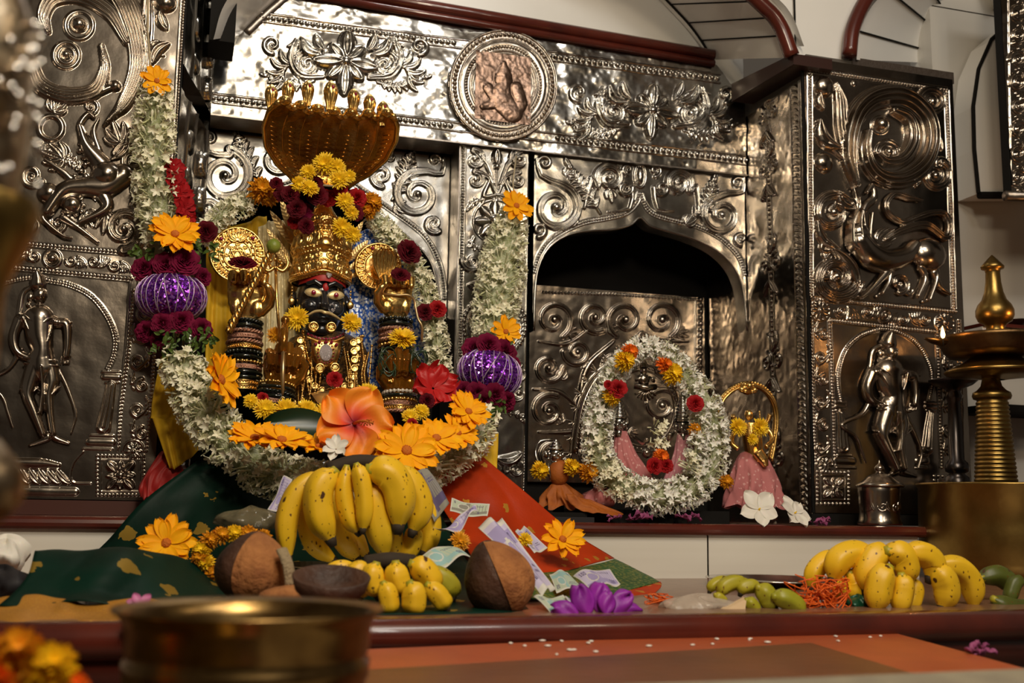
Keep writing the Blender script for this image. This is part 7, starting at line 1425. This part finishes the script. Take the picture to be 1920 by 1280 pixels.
for sx, P in ((-1, [(1392, 800), (1376, 812), (1372, 830), (1384, 842)]), (1, [(1418, 800), (1440, 806), (1448, 824), (1436, 838)]), (-1, [(1394, 796), (1378, 792), (1374, 778)]), (1, [(1420, 796), (1438, 790), (1444, 776)])): q.tube(smooth_path([T(x, y, -.012*i) for i, (x, y) in enumerate(P)], 12), 4.4*k, 10)
q.tube([T(1420, 846, -.03), T(1432, 862, -.035), T(1436, 874, -.035)], [10*k, 9*k, 5*k], 12); q.tube([T(1424, 770, 0), T(1430, 850, 0)], 2*k, 7)
fuse(q.build('figure', gold, gf), .0014, 2); skirt('printed_cloth', None, (1410, 846, 14), (1416, 950, 54), YD-.004, pink_cotton, 8, .45, 9, gf, .6)
loose('chrysanthemum', MUM, yellow_p, 1384, 801, 2.34, 17, 'yellow chrysanthemum at the left shoulder of the gilded figure'); loose('chrysanthemum', MUM, yellow_p, 1425, 801, 2.34, 17, 'yellow chrysanthemum at the right shoulder of the gilded figure'); loose('chrysanthemum', MUM, yellow_p, 1411, 823, 2.34, 11, 'small yellow chrysanthemum on the chest of the gilded figure')
# white blooms and petals on the ledge
def white_bloom(x, y, Y, r, lab, face, n=5):
    root = empty('white_flower', AT(x, y, Y), lab, 'flower'); p = MB(); ringpet(p, n, petal(1, .80, .22, -.2, .1, .12, .2, 9, 8, .04, .1, .05), 0, .08, .4, .1); M = placeM(x, y, Y, r, face); MB().merge(p, M).build('petals', white_p, root); MB().merge(MB().tube([(0, 0, 0), (0, 0, .16)], [.05, .03], 8), M).build('flower_centre', yellow_p, root); return root
white_bloom(1423, 955, 2.29, 38, 'white five-petalled flower lying in front of the pink printed cloth', (-.1, .4)); white_bloom(1490, 962, 2.29, 34, 'white flower on the ledge, right of its twin, with blunt petals', (.3, .7), 6)
for k_, (x, y, w_) in enumerate(((1196, 968, 26), (1290, 966, 22), (1535, 975, 20), (1155, 968, 14))):
    petal_heap('wilted_petals', ('wilted purple petals on the ledge below the jasmine ring, left', 'wilted purple petals on the ledge below the jasmine ring, right', 'wilted pink petals on the ledge right of the white flowers', 'small wilted purple petal next to the rust-orange cloth end')[k_], 'petals', (x, y), 2.29, w_, mat('wilted_petal', (.30, .06, .17), .6) if k_ == 0 else MAT['wilted_petal'], 20+k_)
dk = MB().box((onledge(1005, 2.4).x, 2.30, ZL), (onledge(1085, 2.4).x, 2.36, ZL+.012)); dk.build('dark_cloth', mat('black_cloth', (.012, .01, .012), .7), None, False, label='flat black cloth on the ledge under the rust-orange skirt', cat='cloth')
# ------------------------------------------------------------------ lidded silver jar
def lathe_px(cx, items, Y, name, m, parent=None, n=40, wob=None, tilt=True, **t):
    "items (py, rpx) along an axis; axis follows the vertical at cx at the first py"
    p0 = AT(cx, items[0][0], Y); out = []
    for py, r in items:
        # pixel row -> height on the vertical line through p0
        lo, hi = -1., 3.
        for _ in range(40):
            mid = (lo+hi)/2; v = Vector((p0.x, Y, mid))-CAM; y_ = 640-FPX*(v.dot(UP))/(v.dot(FW))
            lo, hi = (mid, hi) if y_ > py else (lo, mid)
        z = (lo+hi)/2; v = Vector((p0.x, Y, z))-CAM; out.append((max(r, .01)*v.dot(FW)/FPX, z))
    return MB().lathe(out, n, M=Matrix.Translation((p0.x, Y, 0)), wob=wob).build(name, m, parent, **t), out, p0
jar = empty('lidded_jar', onledge(1650, 2.36), 'small engraved silver jar with a domed lid at the right end of the ledge', 'jar')
lathe_px(1650, [(984, 0), (984, 40), (980, 41), (974, 38), (958, 36), (940, 37), (922, 38), (912, 38), (910, 37)], 2.36, 'jar_body', silver_warm, jar)
R_j = lambda R: ([R.spiral((.02+i*.035, .035), .012, 1.4, 180*(i % 2), 1 if i % 2 else -1, .003) for i in range(9)], [R.leaf((.037+i*.035, .025), (.03+i*.035, .047), .005, .1) for i in range(9)], R.stroke([(0, .014), (.32, .014)], .0016, .9, smooth=False), R.stroke([(0, .056), (.32, .056)], .0016, .9, smooth=False))
wrapR(.07, .295, R_j, lambda v: .0472, Matrix.Translation((AT(1650, 950, 2.36).x, 2.36, ZL+.012))).build('engraved_band', silver_warm, jar)
lathe_px(1650, [(912, 37), (913, 44), (909, 44), (904, 36), (896, 26), (890, 18), (888, 12), (886, 7), (883, 6), (881, 9), (876, 9), (872, 6), (870, 2.5), (866, 1.5), (862, .1)], 2.36, 'lid', silver_warm, jar)
# ------------------------------------------------------------------ brass vessel and lamps
YV = 2.22
ves = empty('brass_vessel', (AT(1890, 1000, YV).x, YV, 0), 'large plain brass vessel standing at the right end of the lower step', 'vessel')
vx = AT(1890, 1000, YV).x
MB().lathe([(0, 0), (.175, 0), (.196, .012), (.203, .04), (.203, .12), (.201, .215), (.206, .220), (.206, .226), (.198, .226), (.196, .215), (.196, .03), (0, .02)], 72, M=Matrix.Translation((vx, YV, 0))).build('vessel_body', brass, ves)
MB().box((-.13, -.1, .02), (.13, .1, .20), M=Matrix.Translation((AT(1868, 905, 2.25).x, YV, 0))).build('vessel_filling', soot, ves, False)
lp = empty('oil_lamp', (AT(1868, 905, 2.25).x, 2.25, .2), 'tall brass oil lamp with a ringed column and a pointed finial, at the right edge', 'lamp')
col = [(908, 38)]; 
for y in range(904, 752, -8): r = 37-(904-y)/152*10; col += [(y, r-.6), (y-2, r+1.4), (y-5, r+1.4), (y-7, r-.6)]
lathe_px(1868, col+[(750, 27), (748, 33), (742, 35), (736, 33), (732, 26), (724, 19), (712, 16), (700, 17)], 2.25, 'column', brass, lp)
ax = AT(1868, 905, 2.25)
def lx(py): # axis pixel x at row py
    lo, hi = 0., 2.
    for _ in range(30):
        mid = (lo+hi)/2; v = Vector((ax.x, 2.25, mid))-CAM; y_ = 640-FPX*(v.dot(UP))/(v.dot(FW)); lo, hi = (mid, hi) if y_ > py else (lo, mid)
    v = Vector((ax.x, 2.25, lo))-CAM; return 960+FPX*v.dot(RT)/v.dot(FW)
lathe_px(1868, [(712, 16), (708, 40), (702, 88), (698, 92), (694, 88), (682, 60), (672, 46), (668, 44)], 2.25, 'drip_dish', brass, lp, 64)
lathe_px(1868, [(672, 40), (668, 84), (660, 92), (648, 98), (640, 103), (634, 104), (632, 100), (640, 60), (644, 20), (640, 14)], 2.25, 'oil_dish', brass_dark, lp, 64)
lathe_px(1868, [(640, 16), (628, 18), (620, 18), (614, 16), (608, 20), (602, 30), (592, 34), (582, 34), (572, 30), (562, 22), (548, 17), (530, 14), (512, 13), (506, 14), (504, 20), (500, 21), (494, 16), (484, 7), (478, 1)], 2.25, 'finial', brass, lp)
sp_ = AT(lx(640)-100, 640, 2.25); MB().tube([sp_+Vector((.02, 0, 0)), sp_+Vector((-.01, 0, .002)), sp_+Vector((-.03, 0, .006))], [.022, .014, .006], 12, flat=.5).build('spout', brass_dark, lp)
fl = mat('flame', (1, .6, .2), .5, emit=((1, .55, .16), 14)); fc = AT(1768, 632, 2.22); flm = MB().lathe([(.0002, -.004), (.004, 0), (.0055, .006), (.004, .014), (.0018, .022), (.0002, .028)], 16, M=Matrix.Translation(fc)).build('flame', fl, lp)
MB().tube([fc+Vector((0, 0, -.02)), fc], .0016, 6).build('wick', soot, lp)
pl_ = bpy.data.lights.new('flame_light', 'POINT'); pl_.energy = .25; pl_.color = (1, .45, .14); pl_.shadow_soft_size = .008; po = bpy.data.objects.new('flame_light', pl_); COL.objects.link(po); po.location = fc+Vector((-.015, -.01, .03))
fl2 = bpy.data.lights.new('flame_light', 'POINT'); fl2.energy = .5; fl2.color = (1, .45, .14); fl2.shadow_soft_size = .01; po = bpy.data.objects.new('flame_light', fl2); COL.objects.link(po); po.location = (ax.x+.12, 2.12, AT(1868, 620, 2.25).z+.02)
l2 = empty('oil_lamp', AT(1800, 905, 2.44), 'slim blackened metal lamp standing behind the tall brass one', 'lamp')
lathe_px(1800, [(1000, 30), (990, 28), (960, 14), (925, 14), (918, 22), (905, 24), (895, 22), (888, 14), (884, 21), (876, 22), (868, 20), (862, 14), (800, 13), (755, 11), (748, 14), (742, 16), (736, 13), (730, 14), (722, 34), (714, 44), (712, 44), (718, 20), (719, 2)], 2.44, 'lamp_stand', mat('black_metal', (.10, .09, .09), .3, 1), l2)
# shelves at the right edge
sh1 = AT(1815, 640, 2.56); struct('wall_shelf', MB().box((sh1.x, 2.5, sh1.z), (3.2, 2.62, AT(1815, 618, 2.56).z)), marble)
sh2 = AT(1815, 775, 2.56); struct('wall_shelf', MB().box((sh2.x, 2.46, sh2.z), (3.2, 2.62, AT(1815, 762, 2.56).z)), soot)
struct('trim_13', MB().box((sh1.x, 2.49, AT(1815, 617, 2.56).z), (3.2, 2.62, AT(1815, 611, 2.56).z)), redwood)
MB().lathe([(0, 0), (.025, 0), (.04, .010), (.055, .016), (.057, .018), (.038, .014), (0, .004)], 32, M=Matrix.Translation((AT(1900, 604, 2.53).x, 2.54, AT(1815, 611, 2.56).z))).build('small_dish', silver_dark, None, label='small dark metal dish on the shelf at the right edge', cat='dish')
b0 = AT(1694, 936, 2.6); struct('wall_base', MB().box((b0.x, 2.56, b0.z), (b0.x+.4, 2.62, AT(1694, 904, 2.6).z)), marble)
struct('wall_base', MB().box((2.07, 2.56, -.1), (4.4, 2.62, .2)), soot)
# ------------------------------------------------------------------ foreground
board_o = mat('orange_paint', (.42, .085, .025), .45, noise=(14, (.36, .07, .02), .4, .7)); board_b = mat('worn_brown_paint', (.17, .055, .018), .4, noise=(10, (.12, .04, .015), .3, .7), bump=(40, .2))
zB = -.03; A, B_, C_ = AZ(560, 1222, zB), AZ(1640, 1176, zB), AZ(1920, 1252, zB); D_ = A+(C_-B_).normalized()*.75; C2 = B_+(C_-B_).normalized()*.75
low = empty('low_stool', (A+C2)/2-Vector((0, 0, .1)), 'low wooden stool with an orange painted rim and worn brown top in the foreground', 'stool')
MB().prism([A, B_, C2, D_], (0, 0, -.04)).build('seat_frame', board_o, low, False)
inn = [AZ(600, 1262, zB), AZ(1520, 1206, zB), AZ(1720, 1266, zB), AZ(1720, 1266, zB)+(C2-C_)*.9, D_+(C2-D_)*.1+(A-D_)*.1]; cen = (A+C2)/2; MB().prism([p+Vector((0, 0, .001)) for p in inn], (0, 0, -.006)).build('seat_panel', board_b, low, False)
for p in (A, B_, C2, D_): q = cen+(p-cen)*.9; MB().box((q.x-.02, q.y-.02, zB-.4), (q.x+.02, q.y+.02, zB-.04)).build('leg', board_o, low, False)
random.seed(31)
pt = MB()
for i in range(26): u, v = random.uniform(.3, .95), random.uniform(0, .2); p = A+(B_-A)*u+(D_-A)*v; pt.ball(p+Vector((0, 0, .002)), (random.uniform(.002, .006), random.uniform(.002, .006), .0015), 6)
pt.build('rice_grains', white_p, None, label='scattered rice grains and petal bits on the orange stool rim', cat='rice grains', kind='stuff')
petal_heap('pink_petals', 'small bunch of pink-purple petals on the right rim of the orange stool', 'petals', (1838, 1218), AZ(1838, 1222, zB).y, 32, MAT['wilted_petal'], 44)
gy = AZ(1300, 1268, .02); gs = MB().prism([AZ(500, 1310, .02), AZ(1950, 1252, .02), AZ(1950, 1252, .02)+Vector((.2, -.35, 0)), AZ(500, 1310, .02)+Vector((0, -.15, 0))], (0, 0, -.05)); gs.build('stone_slab', mat('grey_stone', (.22, .19, .14), .7, noise=(20, (.30, .26, .18), .4, .7)), None, False, label='grey stone slab edge along the very bottom right', cat='slab')
bw = empty('brass_bowl', (AT(470, 1145, .86).x, .86, -.03), 'wide brass bowl with banded sides, out of focus in the foreground', 'bowl')
bx = AT(470, 1142, .86); zr = bx.z
MB().lathe([(0, -.10), (.05, -.10), (.07, -.09), (.086, -.065), (.088, -.055), (.086, -.052), (.089, -.048), (.090, -.036), (.087, -.033), (.089, -.028), (.090, -.012), (.093, -.004), (.099, 0), (.099, .002), (.091, -.002), (.086, -.012), (.085, -.05), (.06, -.085), (0, -.09)], 72, M=Matrix.Translation(bx)).build('bowl_body', bowl_m, bw)
MB().lathe([(0, -.03), (.05, -.025), (.085, -.03)], 40, M=Matrix.Translation(bx)).build('bowl_filling', mat('dark_offerings', (.14, .06, .02), .8, noise=(60, (.4, .16, .03), .4, .7), bump=(60, 1)), bw)
hsk = MB().lathe([(.001, 0), (.03, .004), (.045, .018), (.05, .035), (.047, .036), (.04, .02), (.001, .008)], 32, M=Matrix.Translation(AT(618, 1130, 1.44)) @ Matrix.Rotation(.25, 4, 'X')).build('coconut_shell_cup', shell, None, label='dark half coconut shell behind the foreground bowl', cat='shell')
for k_, (x, y, r, m_, lab) in enumerate(((30, 1232, 60, amber_m, 'large out-of-focus yellow marigold in the bottom left corner'), (95, 1262, 60, yellow_p, 'out-of-focus yellow marigold, second from the bottom left corner'), (138, 1292, 34, orange_m, 'out-of-focus orange marigold at the bottom edge, right of the yellow ones'), (-10, 1290, 60, orange_m, 'out-of-focus orange marigold cut by the bottom left corner'))): loose('marigold', MARI, m_, x, y, .78, r, lab, (.2, .8), 1.4)
MB().lathe([(0, 0), (.10, 0), (.13, .012), (.132, .014), (.10, .006), (0, .004)], 48, M=Matrix.Translation((AT(50, 1300, .78).x, .78, AT(50, 1300, .78).z-.03))).build('brass_plate', brass, None, label='brass plate under the marigolds, below the bottom left corner', cat='plate')
ft = MB(); ringpet(ft, 5, petal(1, .7, .4, -.2, .2, .2, .3), 0, .2, 0); MB().merge(ft, placeM(262, 1134, 1.50, 26, (0, 1.))).build('pink_flower', mat('pink_petal', (.55, .16, .35), .5, sub=.1), None, label='pinkish flower on the gold sari border beside the foreground bowl', cat='flower'); loose('marigold', MARI, amber_m, 250, 1152, 1.44, 22, 'orange-yellow bloom just left of the foreground bowl rim', (0, 1.))
crumple('paper_bag', 'crumpled off-white paper bag at the left edge on the lower step', 'bag', (10, 1040), 1.95, 42, 32, white_p, 51, .05); crumple('dark_cloth', 'black crumpled cloth at the left edge beneath the paper bag', 'cloth', (5, 1100), 1.75, 65, 34, MAT['black_cloth'], 52, .05)
# hanging lamp at the left edge, close to the lens
hg = empty('hanging_lamp', (AT(-45, 640, .62).x, .62, AT(-45, 1000, .62).z), 'ornate metal lamp hanging close to the lens at the left edge, out of focus', 'lamp')
hm = mat('worn_silver_gilt', (.55, .45, .32), .3, 1, noise=(30, (.20, .11, .04), .4, .65), bump=(60, .4))
lathe_px(-40, [(-60, 60), (40, 108), (120, 112), (250, 112), (330, 106), (372, 104)], .62, 'lamp_globe', hm, hg); lathe_px(-40, [(372, 104), (392, 110), (430, 104), (470, 88), (500, 74), (540, 60), (640, 58), (720, 54), (780, 40), (820, 34)], .62, 'lamp_body', brass, hg); lathe_px(-40, [(820, 34), (850, 60), (880, 84), (910, 90), (940, 84), (970, 60), (990, 30), (1000, 2)], .62, 'lamp_pendant', hm, hg)
q = MB(); random.seed(8)
for i in range(90): a = random.uniform(-PI, 0); py = random.uniform(40, 350); c_ = AT(-40, py, .62); r_ = 110*MPP(-40, py, .62); q.ball(c_+Vector((r_*math.cos(a), r_*math.sin(a), 0)), .003, 7)
q.build('bokeh_beads', steel, hg)  # steel beads added to catch glints that blur into bright spots
MB().tube([AT(-40, -60, .62), AT(-40, -60, .62)+Vector((0, 0, .8))], .004, 8).build('chain', brass, hg)
